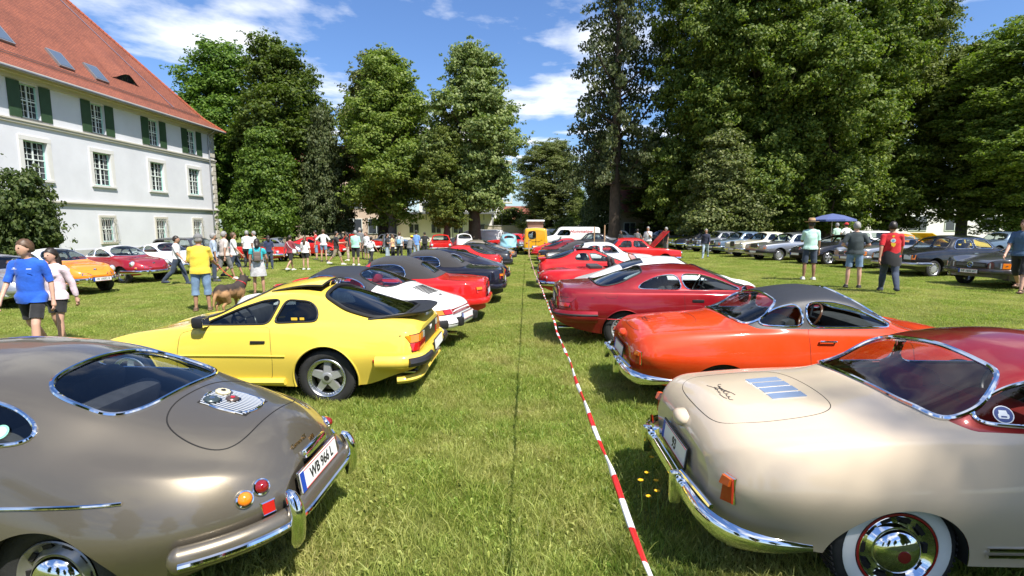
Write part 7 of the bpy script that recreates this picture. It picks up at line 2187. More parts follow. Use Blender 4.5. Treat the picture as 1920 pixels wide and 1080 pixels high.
# ---------------- row by the white building on the left
BL = 'cars parked by the white building'
B_ = -rad(12)
c = fit(Car(SP['fastback'], p_silver, 'mid', 'fastback_coupe', interior=cloth_dark), front='round', bumper=p_silver, plate_f='', back=False)
at_nose(c, -12.0, 12.1, -rad(20), 'silver rounded coupe cut off by the left edge', 'car', BL)
c = round_coupe(p_org, p_white, 'hub', cloth_dark, 'mid', back=False)
c.plate(c.front(0, .52)[0] + np.array((.10, 0, -.08)), (1, 0, 0), 'W 10552 R', .5, .11, frame=blackplastic)
at_nose(c, -12.75, 14.7, -rad(16), 'orange round coupe behind the boy in blue', 'car', BL)
c = round_coupe(p_crim, p_white, 'hub', cloth_dark, 'mid', back=False)
at_nose(c, -13.35, 17.9, -rad(18), 'crimson round coupe with white roof', 'car', BL)
c = round_coupe(p_white, p_white, 'white', cloth_red, 'mid', back=False)
at_nose(c, -13.9, 21.0, -rad(18), 'all white round coupe beside the crimson one', 'car', BL)
c = fit(Car(SP['wagon'], p_dsilver, 'far', 'estate_car'), front='rect', bumper=blackplastic, plate_f='', back=False)
at_nose(c, -15.0, 25.0, -rad(18), 'dark grey estate car with brown stripe by the building', 'car', BL)
c = fit(Car(SP['roadster'], p_sred, 'far', 'roadster'), front='round', bumper=chrome, plate_f='', back=False); open_windscreen(c)
at_nose(c, -13.6, 28.4, -rad(14), 'red and silver roadster behind the woman in teal', 'car', BL)
c = fit(Car(SP['coupe_round'], p_silver, 'far', 'round_coupe'), front='round', bumper=chrome, plate_f='', back=False)
at_nose(c, -13.9, 31.6, -rad(14), 'silver coupe between the red roadster and the red hatchback', 'car', BL)
c = fit(Car(SP['hatch_coupe'], p_sred, 'far', 'hatchback_coupe'), front='round', bumper=p_sred, plate_f='', back=False)
at_nose(c, -12.6, 34.6, -rad(10), 'red hatchback behind the pair in white tops', 'car', BL)
# cars in the shade of the middle trees
TR = 'cars parked around the middle trees'
for (sp_, pm, x, y, rz, lab, fr_) in (
        ('beetle', p_silver, -9.8, 37.0, -rad(70), 'silver rounded saloon facing us between the trees', 'round'),
        ('saloon_old', p_sred, -6.2, 36.5, -rad(80), 'red old saloon facing us beside the tree trunk', 'round'),
        ('minivan', p_white, -7.0, 47.0, rad(175), 'white people carrier parked behind the red old saloon', 'rect'),
        ('beetle', p_white, -4.4, 37.6, -rad(75), 'white rounded saloon behind the red hatchback roof', 'round'),
        ('saloon_old', p_sred, -3.2, 44.0, rad(160), 'brick red saloon near the thick trunk', 'round'),
        ('small_saloon', p_white, -10.4, 44.0, -rad(30), 'white boxy saloon under the left middle tree', 'rect'),
        ('saloon', p_sred, -11.8, 39.5, -rad(35), 'red boxy saloon at the edge of the middle trees', 'rect'),
        ('wagon', p_black, -14.0, 43.0, -rad(20), 'black estate car behind the crowd', 'rect'),
        ('minivan', p_white, -.5, 60.0, rad(180), 'white minibus far down the aisle', 'rect'),
        ('saloon', p_silver, -2.2, 53.0, -rad(80), 'silver saloon far down the aisle', 'rect'),
        ('saloon', p_bluegrey, 2.0, 50.5, rad(180), 'dark blue saloon in front of the delivery van', 'rect'),
        ('small_saloon', p_black, 2.9, 39.0, rad(180), 'black small saloon parked beyond the tape end', 'rect'),
        ('hatch_coupe', p_grey, 3.4, 42.0, rad(180), 'grey coupe parked in front of the delivery van', 'rect'),
        ('saloon', p_white, 6.0, 48.0, rad(185), 'white saloon behind the wooden post', 'rect')):
    c = fit(Car(SP[sp_], pm, 'far', 'parked_car'), front=fr_, plate_f='', bumper=chrome if fr_ == 'round' else blackplastic)
    at_nose(c, x, y, rz, lab, 'car', TR)
# ================================================================ people
skin_ms = [mat('skin_fair', (.56, .33, .24), .5), mat('skin_tan', (.44, .24, .16), .5), mat('skin_brown', (.30, .16, .10), .5)]
def cl(name, col, var=.10, bump=.25):
    return mat('cloth_' + name, col, .85, var=var, vscale=8, bump=bump, bscale=30, sheen=.15)
denim = cl('denim', (.16, .25, .38), .22); denim_dark = cl('denim_dark', (.035, .050, .085), .2); denim_pale = cl('denim_pale', (.34, .42, .50), .2)
blackc = cl('black', (.014, .014, .016)); greyc = cl('grey', (.16, .16, .16)); whitec = cl('white', (.72, .72, .72), .04); khaki = cl('khaki', (.28, .23, .16))
hair_dark = mat('hair_dark', (.022, .015, .011), .5, var=.3, vscale=30); hair_brown = mat('hair_brown', (.10, .055, .028), .5, var=.35, vscale=30); hair_grey = mat('hair_grey', (.28, .27, .26), .6, var=.25, vscale=30)
shoe_dark = mat('shoe_dark', (.03, .028, .026), .6); shoe_white = mat('shoe_white', (.62, .62, .60), .6); shoe_brown = mat('shoe_brown', (.12, .07, .04), .6)

def capsule(mb, p0, r0, p1, r1, seg=12):
    p0, p1 = np.array(p0, float), np.array(p1, float)
    d = p1 - p0; ln = np.linalg.norm(d); u = d / max(ln, 1e-6)
    pts = []; rr = []
    for t in (-.999, -.7, -.35): pts.append(p0 + u * r0 * t); rr.append(r0 * math.sqrt(1 - t * t))
    for t in (0, .33, .66, 1): pts.append(p0 + d * t); rr.append(r0 + (r1 - r0) * t)
    for t in (.35, .7, .999): pts.append(p1 + u * r1 * t); rr.append(r1 * math.sqrt(1 - t * t))
    mb.tube(pts, np.array(rr), seg, up=(0.21, 0.97, 0.11))
def remeshed(mb, voxel, smooth_it=4):
    me = mb.mesh('tmp')
    o = bpy.data.objects.new('tmp', me); TMP.collection.objects.link(o)
    m = o.modifiers.new('r', 'REMESH'); m.mode = 'VOXEL'; m.voxel_size = voxel
    if smooth_it:
        s = o.modifiers.new('s', 'SMOOTH'); s.factor = .5; s.iterations = smooth_it
    tr = o.modifiers.new('t', 'TRIANGULATE')
    dg = side_graph()
    ev = o.evaluated_get(dg).to_mesh()
    n = len(ev.vertices); V = np.empty(n * 3); ev.vertices.foreach_get('co', V); V = V.reshape(-1, 3)
    Nn = np.empty(n * 3); ev.vertices.foreach_get('normal', Nn); Nn = Nn.reshape(-1, 3)
    T = np.empty(len(ev.polygons) * 3, int); ev.polygons.foreach_get('vertices', T); T = T.reshape(-1, 3)
    o.evaluated_get(dg).to_mesh_clear()
    bpy.data.objects.remove(o); bpy.data.meshes.remove(me)
    return V, Nn, T

def skeleton(pose):
    """joints for a 1.75 m figure facing +x, left = +y"""
    J = {}
    lean = pose.get('lean', 0.0)
    def up(p):       # lean the trunk about the hips
        x, y, z = p; z -= .95
        return np.array((x + z * math.sin(lean), y, .95 + z * math.cos(lean)))
    J['pelvis'] = np.array((0, 0, .95)); J['waist'] = up((.0, 0, 1.10)); J['chest'] = up((.01, 0, 1.30)); J['neck'] = up((-.005, 0, 1.47)); 
    hd = pose.get('head', (0, 0))
    J['head'] = up((.03 + .05 * hd[1], 0, 1.63))
    for s, sg in (('l', 1), ('r', -1)):
        sh = up((-.005, sg * .172, 1.40)); J['sh' + s] = sh
        a, out, eb, tw = pose.get('arm_' + s, (0.05, .14, .15, 0))         # swing forward, away from body, elbow bend, inward turn
        a += lean
        d = np.array((math.sin(a) * math.cos(out), sg * math.sin(out), -math.cos(a) * math.cos(out)))
        el = sh + d * .285
        fd = np.array((math.sin(a + eb) * math.cos(out * .5), sg * (math.sin(out) * .4) - sg * math.sin(tw), -math.cos(a + eb)))
        fd /= np.linalg.norm(fd)
        J['el' + s] = el; J['wr' + s] = el + fd * .255; J['hd' + s] = J['wr' + s] + fd * .09; J['fd' + s] = fd
        hp = np.array((0, sg * .09, .92)); J['hip' + s] = hp
        t, kb, spread = pose.get('leg_' + s, (0.0, 0.03, .03))
        kd = np.array((math.sin(t), sg * math.sin(spread), -math.cos(t))); kn = hp + kd * .43
        sd = np.array((math.sin(t - kb), sg * math.sin(spread) * .4, -math.cos(t - kb))); an = kn + sd * .415
        J['kn' + s] = kn; J['an' + s] = an
    return J
def person(x, y, facing, height, label, pose=None, shirt=whitec, pants=denim, skin=0, hair=hair_dark, hair_len=0, sleeve=.24, leg=.45, hem=.90, build=1.0, cap=None, hat=None, skirt=None, shoes=shoe_dark, near=False, sex='m', extra=None, group=None, hide_feet=False, turn=0.0):
    J = skeleton(pose or {}); k = build
    sk = skin_ms[skin]
    root = empty('person', (x, y, gzf(x, y)), facing, label, 'person', group)
    S_ = height / 1.75
    vx = .018 if near else .031
    mb = MB()
    f = sex == 'f'
    # trunk
    mb.ell(J['pelvis'] + (0, 0, .0), (.098 * k, (.150 if not f else .162) * k, .125), 16, 10)
    mb.ell(J['waist'], (.096 * k, (.152 if not f else .122) * k, .17), 16, 10)
    mb.ell(J['chest'], (.102 * k, (.165 if not f else .145) * k, .20), 16, 10)
    mb.ell((J['chest'] + J['neck']) / 2 + (0, 0, .01), (.085, .15 if not f else .135, .10), 14, 8)
    if f: 
        for sg in (1, -1): mb.ell(J['chest'] + (.075, sg * .065, .0), (.06, .06, .06), 10, 8)
    capsule(mb, J['neck'] + (0, 0, -.04), .062 * (k ** .5), J['head'] + (-.015, 0, -.07), .052)
    HR = rotz(turn)
    hp_ = lambda *o: J['head'] + HR @ np.array(o)
    mb.ell(J['head'], (.098, .077, .118), 16, 12, HR)
    mb.ell(hp_(.035, 0, -.05), (.055, .055, .07), 12, 8, HR)
    if near: mb.ell(hp_(.102, 0, -.022), (.020, .014, .026), 8, 6, HR)
    bones = {'trunk': [('pelvis', 'neck')]}
    for s, sg in (('l', 1), ('r', -1)):
        capsule(mb, J['sh' + s], .052 * k, J['el' + s], .041 * k)
        capsule(mb, J['neck'] + (0, sg * .02, -.045), .052, J['sh' + s] + (0, -sg * .01, .0), .045)
        capsule(mb, J['el' + s], .042 * k, J['wr' + s], .028)
        mb.ell(J['sh' + s] + (0, -sg * .03, -.02), (.056, .06, .055), 10, 8)
        capsule(mb, J['wr' + s], .026, J['hd' + s], .036)
        capsule(mb, J['hip' + s], .088 * k, J['kn' + s], .055)
        capsule(mb, J['kn' + s], .053, J['kn' + s] * .6 + J['an' + s] * .4 + (-.012, 0, 0), .054); capsule(mb, J['kn' + s] * .6 + J['an' + s] * .4 + (-.012, 0, 0), .053, J['an' + s], .034)
        capsule(mb, J['an' + s] + (-.03, 0, -.045), .036, J['an' + s] + (.13, sg * .02, -.055), .030)
        if near: mb.ell(hp_(-.005, sg * .080, -.01), (.018, .010, .030), 8, 6, HR)
    V, Nn, T = remeshed(mb, vx)
    sh = Shell(V, Nn, T)
    bm_v = MB(); bm_v.add(V, T)
    # hands: palm is in the remeshed body, fingers follow
    for s, sg in (('l', 1), ('r', -1)):
        fd = J['fd' + s]; side = np.cross(fd, (0, sg * 1.0, 0)); side /= max(np.linalg.norm(side), 1e-6)   # across the palm
        pn = np.array((0, -sg * 1.0, 0))
        for q, (o_, ln) in enumerate(((-.027, .062), (-.009, .074), (.009, .070), (.026, .056))):
            b0 = J['hd' + s] + side * o_ + fd * .02; b1 = b0 + fd * ln * .55 + pn * .008; b2 = b1 + fd * ln * .4 + pn * .026
            bm_v.tube([b0, b1, b2], [.0095, .0088, .0065], 6)
        th0 = J['wr' + s] * .55 + J['hd' + s] * .45 + side * -.02; th = [th0, th0 - side * .030 + fd * .03, th0 - side * .032 + fd * .062 + pn * .012]
        bm_v.tube(th, [.013, .011, .008], 6)
    body = bm_v.build('body', sk, root, True, 180, fix=False)
    # nearest bone and distance along it
    segs = [('trunk', J['pelvis'] + (0, 0, -.02), J['neck'], .15), ('neck', J['neck'], J['head'], .07)]
    for s in 'lr': segs += [('arm' + s, J['sh' + s], J['el' + s], .05), ('fore' + s, J['el' + s], J['hd' + s], .04), ('leg' + s, J['hip' + s], J['kn' + s], .075), ('shin' + s, J['kn' + s], J['an' + s], .045)]
    D = []; TT = []
    for nm, a, b, r in segs:
        e = b - a; t = np.clip(((V - a) @ e) / (e @ e), 0, 1); D.append(np.linalg.norm(V - (a + t[:, None] * e), axis=1) / r); TT.append(t * np.linalg.norm(e))
    D = np.array(D); TT = np.array(TT); lab = D.argmin(0)
    names = [q[0] for q in segs]
    along = TT[lab, np.arange(len(V))]
    nm = np.array(names)[lab]
    z = V[:, 2]
    def shirt_field():
        s = np.full(len(V), -1.0)
        tr = nm == 'trunk'; s[tr] = np.minimum(z[tr] - hem, J['neck'][2] + .012 - z[tr] - .25 * np.clip(V[tr, 0] - .03, 0, 1))
        for q in 'lr':
            m1 = nm == 'leg' + q; s[m1] = z[m1] - hem
            m1 = nm == 'arm' + q; s[m1] = sleeve - along[m1]
            m1 = nm == 'fore' + q; s[m1] = sleeve - .285 - along[m1]
        m1 = nm == 'neck'; s[m1] = .015 - along[m1]
        return s
    def pants_field(w_):
        s = np.full(len(V), -1.0)
        tr = nm == 'trunk'; s[tr] = 1.03 - z[tr]
        for q in 'lr':
            m1 = nm == 'leg' + q; s[m1] = leg - along[m1]
            m1 = nm == 'shin' + q; s[m1] = leg - .43 - along[m1]
        return s
    r = np.random.default_rng(int(abs(x * 131 + y * 77)) + 3)
    ph = r.uniform(0, 6, 6)
    def folds(P, a): return a * (np.sin(P[:, 2] * 34 + P[:, 1] * 18 + ph[0]) * .5 + np.sin(P[:, 1] * 41 + P[:, 0] * 23 + ph[1]) * .5 + np.sin(P[:, 2] * 15 - P[:, 0] * 31 + ph[2]) * .6)
    def garment(field, nm_, m, off, flare, fold):
        s2 = Shell(sh.V.copy(), sh.Nn.copy(), T.copy()); s2.cut('body', 'g', field)
        Tg = s2.parts.get('g')
        if Tg is None or len(Tg) == 0: return None
        u, inv = np.unique(Tg, return_inverse=True); P = s2.V[u]; Nq = s2.Nn[u]
        if nm_ == 'shirt':      # the cloth hangs straight from the chest
            t_ = np.clip((P[:, 2] - .95) / .52, 0, 1)[:, None]; ax = J['pelvis'] * (1 - t_) + J['neck'] * t_
            uu = P[:, :2] - ax[:, :2]; rr_ = np.linalg.norm(uu, axis=1); an = np.arctan2(uu[:, 1], uu[:, 0])
            A_s, B_s = (.112 * k, .165 * k) if not f else (.108 * k, .142 * k)
            R_ = 1 / np.sqrt((np.cos(an) / A_s) ** 2 + (np.sin(an) / B_s) ** 2)
            wgt = .85 * np.clip((1.36 - P[:, 2]) / .12, 0, 1) * (rr_ > .04)
            for q in 'lr':
                for a, b in ((J['sh' + q], J['el' + q]), (J['el' + q], J['wr' + q])):
                    e = b - a; tt = np.clip(((P - a) @ e) / (e @ e), 0, 1)
                    wgt = wgt * smooth(.055, .085, np.linalg.norm(P - a - tt[:, None] * e, axis=1))
            P = P.copy(); P[:, :2] = ax[:, :2] + uu * ((rr_ * (1 - wgt) + (np.maximum(R_, rr_) + .018 * np.clip((1.0 - P[:, 2]) / .06, 0, 1)) * wgt) / np.maximum(rr_, 1e-4))[:, None]
        P2 = P + Nq * (off + flare(P)[:, None] if callable(flare) else off) + Nq * folds(P, fold)[:, None]
        me = bpy.data.meshes.new(nm_); me.from_pydata(P2.tolist(), [], inv.reshape(-1, 3).tolist()); me.polygons.foreach_set('use_smooth', [True] * len(me.polygons)); me.update()
        return ob(nm_, me, m, root)
    if shirt is not None: garment(shirt_field(), 'shirt', shirt, .014, lambda P: 0 * P[:, 2] + .004 * np.clip((1.0 - P[:, 2]) / .15, 0, 1) , .0045)
    if skirt is None: garment(pants_field(1), 'shorts' if leg < .6 else 'trousers', pants, .013, lambda P: .018 * np.clip((.8 - P[:, 2]) / .4, 0, 1) * (1 if leg < .7 else .6), .004)
    else:
        zb, w0, w1, m = skirt
        rows = []
        for zz, ww in zip(np.linspace(1.05, zb, 8), np.interp(np.linspace(0, 1, 8), [0, .25, 1], [w0 * .80, w0, w1])):
            rows.append([(ww * .80 * math.cos(a) * (1 + .05 * math.sin(7 * a) * (1.05 - zz)), ww * math.sin(a) * (1 + .05 * math.sin(9 * a + 1) * (1.05 - zz)), zz) for a in np.linspace(0, 6.283, 28, endpoint=False)])
        rw = np.array(rows).reshape(-1, 3)
        MB().add(rw, [(i * 28 + j, i * 28 + (j + 1) % 28, (i + 1) * 28 + (j + 1) % 28, (i + 1) * 28 + j) for i in range(7) for j in range(28)]).build('skirt', m, root, True, 180)
    # hair, cap or hat
    hc = J['head']
    if hair is not None:
        h = MB().ell((0, 0, 0), (.108, .088, .125), 20, 14)
        hv = h.v[0]
        if near:
            hv += np.random.default_rng(5).normal(size=hv.shape) * .004
        front = hv[:, 0] > .015
        low = np.where(front, -.005 + .055 * np.clip((hv[:, 0] - .015) / .08, 0, 1), -.075)
        hv[:, 2] = np.maximum(hv[:, 2], low); hv[:, 0] = np.where(front & (hv[:, 2] <= low + 1e-6), hv[:, 0] * .93, hv[:, 0])
        h.v[0] = hv @ HR.T + hp_(-.012, 0, .012)
        if hair_len > 0:
            h.tube([hc + (-.06, 0, .02), hc + (-.10, 0, -.10), hc + (-.115, 0, -.10 - hair_len * .5), hc + (-.10, 0, -.10 - hair_len)], [.07, .075, .065, .03], 10, up=(1, 0, 0), flat=1.0)
        h.build('hair', hair, root, True, 180)
    if near:
        for sg in (1, -1): MB().ell(hp_(.082, sg * .031, .004), (.010, .013, .008), 8, 6, HR).build('eye', seam, root, True)
        MB().ell(hp_(.083, 0, -.066), (.008, .022, .006), 8, 6, HR).build('mouth', mat('lips', (.36, .14, .12), .5), root, True)
    if cap is not None:
        c_ = MB().ell((0, 0, 0), (.115, .095, .105), 18, 10); v = c_.v[0]; v[:, 2] = np.maximum(v[:, 2], -.01); c_.v[0] = v + hc + (-.008, 0, .035)
        c_.rbox(hc + (.125, 0, .03), (.11, .13, .012), .004, roty(.15)); c_.build('cap', cap, root, True)
    if hat is not None:
        v, fc = lathe([(.001, .125), (.06, .13), (.085, .115), (.098, .03), (.105, .022), (.165, .016), (.19, .028), (.19, .022), (.16, .008), (.10, .012)], 28, 'z')
        hh_ = MB().add(v + hc + (-.01, 0, .055), fc).build('hat', hat, root, True)
        v, fc = lathe([(.0995, .028), (.094, .058), (.090, .058)], 28, 'z'); MB().add(v + hc + (-.01, 0, .055), fc).build('hat_band', blackc, hh_, True)
    if not hide_feet:
        for s, sg in (('l', 1), ('r', -1)):
            a = J['an' + s]
            b = MB().rbox((0, 0, 0), (.275, .098, .05), .022).rbox((-.04, 0, .035), (.16, .088, .07), .03)
            b.v = [q + a + np.array((.06, sg * .01, -.065)) for q in b.v]
            b.build('shoe', shoes, root, True, 60)
    if extra: extra(root, J)
    root.scale = (S_, S_, S_)
    # set the lower foot on the ground
    zf = min(J['anl'][2], J['anr'][2]) - .092
    root.location.z = gzf(x, y) - zf * S_
    return root
def rucksack(m, w_=.26, h=.36, z=1.25, straps=blackc):
    def f(root, J):
        b = MB().rbox((-.21, 0, z), (.13, w_, h), .05).rbox((-.275, 0, z - .06), (.05, w_ * .75, h * .45), .02).build('rucksack', m, root, True, 60)
        for sg in (1, -1): MB().tube([(-.16, sg * .08, z + h * .42), (-.10, sg * .11, 1.47), (.03, sg * .12, 1.46), (.13, sg * .12, 1.32), (.02, sg * .17, 1.12), (-.15, sg * .12, z - h * .4)], .018, 6).build('strap', straps, b, True)
    return f
def shoulder_bag(m):
    def f(root, J):
        b = MB().rbox((.02, -.22, .98), (.20, .09, .18), .03).build('shoulder_bag', m, root, True)
        MB().tube([(.05, -.21, 1.06), (.14, -.05, 1.28), (.05, .12, 1.47), (-.11, .08, 1.40), (-.14, -.08, 1.2), (-.03, -.21, 1.06)], .010, 6).build('bag_strap', m, b, True)
    return f
WALK = dict(leg_l=(.38, .12, .02), leg_r=(-.30, .45, .02), arm_l=(-.35, .16, .2, 0), arm_r=(.35, .16, .35, 0))
WALK2 = dict(leg_r=(.36, .10, .02), leg_l=(-.32, .40, .02), arm_r=(-.32, .18, .2, 0), arm_l=(.38, .16, .4, 0))
STAND = dict(arm_l=(.05, .16, .18, 0), arm_r=(.02, .18, .15, 0), leg_l=(.03, .04, .06), leg_r=(-.02, .02, .06))
FOLD = dict(arm_l=(.30, .18, 1.45, .9), arm_r=(.30, .18, 1.35, .9), leg_l=(.05, .05, .07), leg_r=(-.03, .02, .05))
HIPS = dict(arm_l=(-.35, .75, 1.3, 1.0), arm_r=(-.35, .75, 1.3, 1.0), leg_l=(.03, .04, .08), leg_r=(0, .02, .08))
PHONE = dict(arm_l=(.55, .12, 1.35, .35), arm_r=(.65, .12, 1.25, .35), head=(0, .4))
CHIN = dict(arm_l=(.35, .15, 2.2, .45), arm_r=(.10, .25, .5, 0), leg_l=(.05, .05, .07), leg_r=(-.03, .02, .05))
HOLD = dict(arm_l=(.25, .16, 1.1, .2), arm_r=(.45, .20, .55, -.3), leg_l=(.02, .03, .07), leg_r=(0, .02, .07))
def Pp(px, feet, top, facing, label, **kw):
    """place by where the feet stand; height from how tall the figure is there"""
    x, y = spot(px, feet)
    h = float(np.clip((feet - top) / 950 * y * 1.01, 1.52, 1.94))
    return person(x, y, rad(facing), kw.pop('height', h), label, **kw)
CR = 'visitors walking among the cars'
UP, AWAY = -90, 90
royal = cl('royal_blue', (.012, .10, .55), .18)
def boy_print(root, J):
    c_ = J['chest']
    t = MB().box((.158, .085, 1.335), (.004, .060, .012)).build('shirt_print', whitec, root)
    MB().box((.158, -.085, 1.338), (.004, .055, .006)).box((.158, -.085, 1.352), (.004, .022, .014)).build('shirt_badge', whitec, root)
Pp(72, 668, 438, 288, 'boy in royal blue shirt and black shorts walking', pose=dict(leg_l=(.40, .25, .02), leg_r=(-.28, .55, .02), arm_l=(-.12, .22, .25, 0), arm_r=(.22, .25, .30, 0), head=(0, .3)), shirt=royal, pants=blackc, skin=0, hair=hair_brown, sleeve=.27, leg=.34, hem=.84, near=True, shoes=shoe_white, build=.92, extra=boy_print, turn=-.6)
Pp(116, 650, 460, 270, 'girl in white and pink jacket walking behind the boy in blue', pose=dict(WALK, leg_l=(.18, .1, .02), leg_r=(-.12, .2, .02)), shirt=cl('pink_white', (.74, .60, .66), .08), pants=blackc, skin=0, hair=hair_dark, hair_len=.30, sleeve=.52, leg=.30, hem=.86, near=True, sex='f', shoes=shoe_dark)
def watch(root, J): MB().tube([J['wrr'] + np.array((.03 * math.cos(a), .03 * math.sin(a), 0)) for a in np.linspace(0, 6.28, 12, endpoint=False)], .009, 5, True).build('wristband', lens_red, root)
yman = Pp(381, 583, 438, 118, 'man in yellow T-shirt and jean shorts holding a dog leash', pose=HOLD, shirt=cl('yellow', (.78, .58, .05), .06), pants=denim, skin=1, hair=hair_grey, cap=greyc, sleeve=.27, leg=.56, hem=.86, build=1.12, near=True, shoes=shoe_brown, extra=watch)
Pp(335, 534, 440, 20, 'man in white T-shirt and dark jeans walking past the white coupe', pose=WALK, shirt=whitec, pants=denim_dark, skin=1, hair=hair_dark, sleeve=.24, leg=.86, hem=.95, near=True)
Pp(487, 552, 448, 116, 'woman in teal top with brown rucksack and grey white skirt', pose=dict(STAND, arm_r=(.2, .3, .9, .1)), shirt=cl('teal', (.02, .42, .48), .1), skirt=(.58, .20, .24, cl('grey_white', (.50, .49, .50), .3)), skin=1, hair=hair_dark, sleeve=.12, sex='f', hair_len=.06, near=True, shoes=shoe_brown, extra=rucksack(cl('brown_bag', (.13, .10, .085)), .22, .32, 1.20, cl('brown_strap', (.16, .12, .10))))
Pp(404, 528, 437, 40, 'man in blue checked shirt behind the yellow T-shirt', pose=STAND, shirt=cl('blue_check', (.40, .48, .60), .3), pants=denim_dark, skin=1, hair=hair_grey, sleeve=.30, leg=.86)
Pp(424, 525, 432, 60, 'man in beige T-shirt and grey shorts', pose=WALK2, shirt=cl('beige', (.58, .50, .45), .06), pants=greyc, skin=1, hair=hair_grey, leg=.46, build=1.08, shoes=shoe_white)
Pp(441, 521, 434, 30, 'man in white and navy top beside the beige T-shirt', pose=WALK, shirt=whitec, pants=denim_dark, skin=1, hair=hair_brown, leg=.5, shoes=shoe_dark)
Pp(466, 502, 433, 100, 'man in white T-shirt near the parked bicycle', pose=STAND, shirt=whitec, pants=blackc, skin=1, hair=hair_grey, leg=.86)
Pp(480, 500, 434, 200, 'grey haired man in white polo near the teal woman', pose=CHIN, shirt=whitec, pants=khaki, skin=0, hair=hair_grey, leg=.86)
Pp(506, 505, 442, 120, 'woman in navy top behind the teal woman', pose=STAND, shirt=cl('navy', (.02, .03, .08)), pants=denim_dark, skin=1, hair=hair_dark, hair_len=.12, sex='f', leg=.86)
Pp(546, 508, 440, 75, 'man in maroon hoodie and black shorts', pose=WALK, shirt=cl('maroon', (.25, .035, .05)), pants=blackc, skin=1, hair=hair_dark, sleeve=.5, leg=.38, shoes=shoe_white, extra=shoulder_bag(whitec))
Pp(574, 506, 444, 90, 'long haired woman in white top and black shorts', pose=STAND, shirt=whitec, pants=blackc, skin=0, hair=hair_brown, hair_len=.30, sleeve=.26, leg=.28, sex='f', shoes=shoe_white)
Pp(594, 487, 433, 200, 'man in red T-shirt', pose=STAND, shirt=cl('red', (.62, .02, .02)), pants=denim, skin=0, hair=hair_dark, leg=.45)
Pp(608, 491, 431, 92, 'woman in white blouse and jean shorts', pose=HIPS, shirt=whitec, pants=denim, skin=0, hair=hair_brown, leg=.26, sex='f', sleeve=.30)
Pp(632, 497, 433, 15, 'man in black T-shirt and khaki shorts holding a camera', pose=dict(WALK, arm_l=(.5, .1, 1.2, .2), arm_r=(.5, .1, 1.2, .2)), shirt=blackc, pants=khaki, skin=1, hair=hair_dark, leg=.46, shoes=shoe_white, build=1.06)
Pp(653, 489, 437, 200, 'woman in black top and patterned wide trousers', pose=STAND, shirt=blackc, pants=cl('pattern', (.45, .33, .28), .5), skin=1, hair=hair_dark, hair_len=.1, leg=.86, sex='f', build=1.0, shoes=shoe_white)
Pp(668, 498, 433, 95, 'man in mint T-shirt and black shorts', pose=STAND, shirt=cl('mint', (.38, .72, .56), .06), pants=blackc, skin=0, hair=hair_grey, leg=.46, build=1.08, shoes=shoe_white)
Pp(676, 486, 428, 100, 'tall man in dark grey top behind the mint T-shirt', pose=STAND, shirt=greyc, pants=khaki, skin=1, hair=hair_grey, leg=.46)
Pp(697, 498, 445, 70, 'woman in white top with white rucksack and black trousers', pose=WALK, shirt=whitec, pants=blackc, skin=1, hair=hair_dark, leg=.86, sex='f', extra=rucksack(mat('bag_white', (.68, .64, .66), .6, var=.2, vscale=12), .26, .34, 1.22))
Pp(688, 487, 436, 250, 'man in white T-shirt before the silver rounded saloon', pose=STAND, shirt=whitec, pants=greyc, skin=0, hair=hair_brown, leg=.5)
Pp(727, 491, 438, 0, 'man in black T-shirt and jeans with folded arms', pose=FOLD, shirt=blackc, pants=denim_pale, skin=1, hair=hair_dark, leg=.56, sleeve=.22)
Pp(737, 487, 440, 170, 'woman in pale orange top', pose=STAND, shirt=cl('pale_orange', (.72, .46, .24)), pants=blackc, skin=0, hair=hair_brown, hair_len=.1, leg=.86, sex='f')
Pp(750, 488, 436, 90, 'man in pale grey T-shirt with blue rucksack', pose=STAND, shirt=cl('pale_grey', (.55, .56, .57)), pants=blackc, skin=1, hair=hair_brown, leg=.86, extra=rucksack(mat('bag_blue', (.16, .36, .50), .6), .24, .30, 1.15))
Pp(768, 492, 442, 60, 'man in yellow cap and grey T-shirt bending forward', pose=dict(STAND, lean=.35), shirt=greyc, pants=denim_dark, skin=1, hair=hair_dark, cap=cl('cap_yellow', (.80, .55, .02)), leg=.86)
Pp(781, 488, 433, 85, 'man in sky blue T-shirt and pale jeans', pose=STAND, shirt=cl('sky_blue', (.14, .28, .62), .08), pants=denim_pale, skin=1, hair=hair_dark, cap=blackc, leg=.86)
Pp(797, 480, 436, 90, 'broad man in black T-shirt beside the sky blue T-shirt', pose=HIPS, shirt=blackc, pants=blackc, skin=1, hair=hair_dark, leg=.86, build=1.15)
Pp(834, 468, 438, 180, 'person in bright orange T-shirt by the thin tree', pose=STAND, shirt=cl('bright_orange', (.78, .16, .03)), pants=denim_pale, skin=1, hair=hair_grey, leg=.86)
Pp(862, 466, 440, 150, 'person in yellow shirt behind the red hatchback roof', pose=STAND, shirt=cl('amber', (.75, .45, .03)), pants=denim, skin=1, hair=hair_dark, leg=.86)
Pp(884, 461, 437, 200, 'person in black jacket by the thick trunk', pose=STAND, shirt=blackc, pants=denim_dark, skin=0, hair=hair_dark, leg=.86, sleeve=.5)
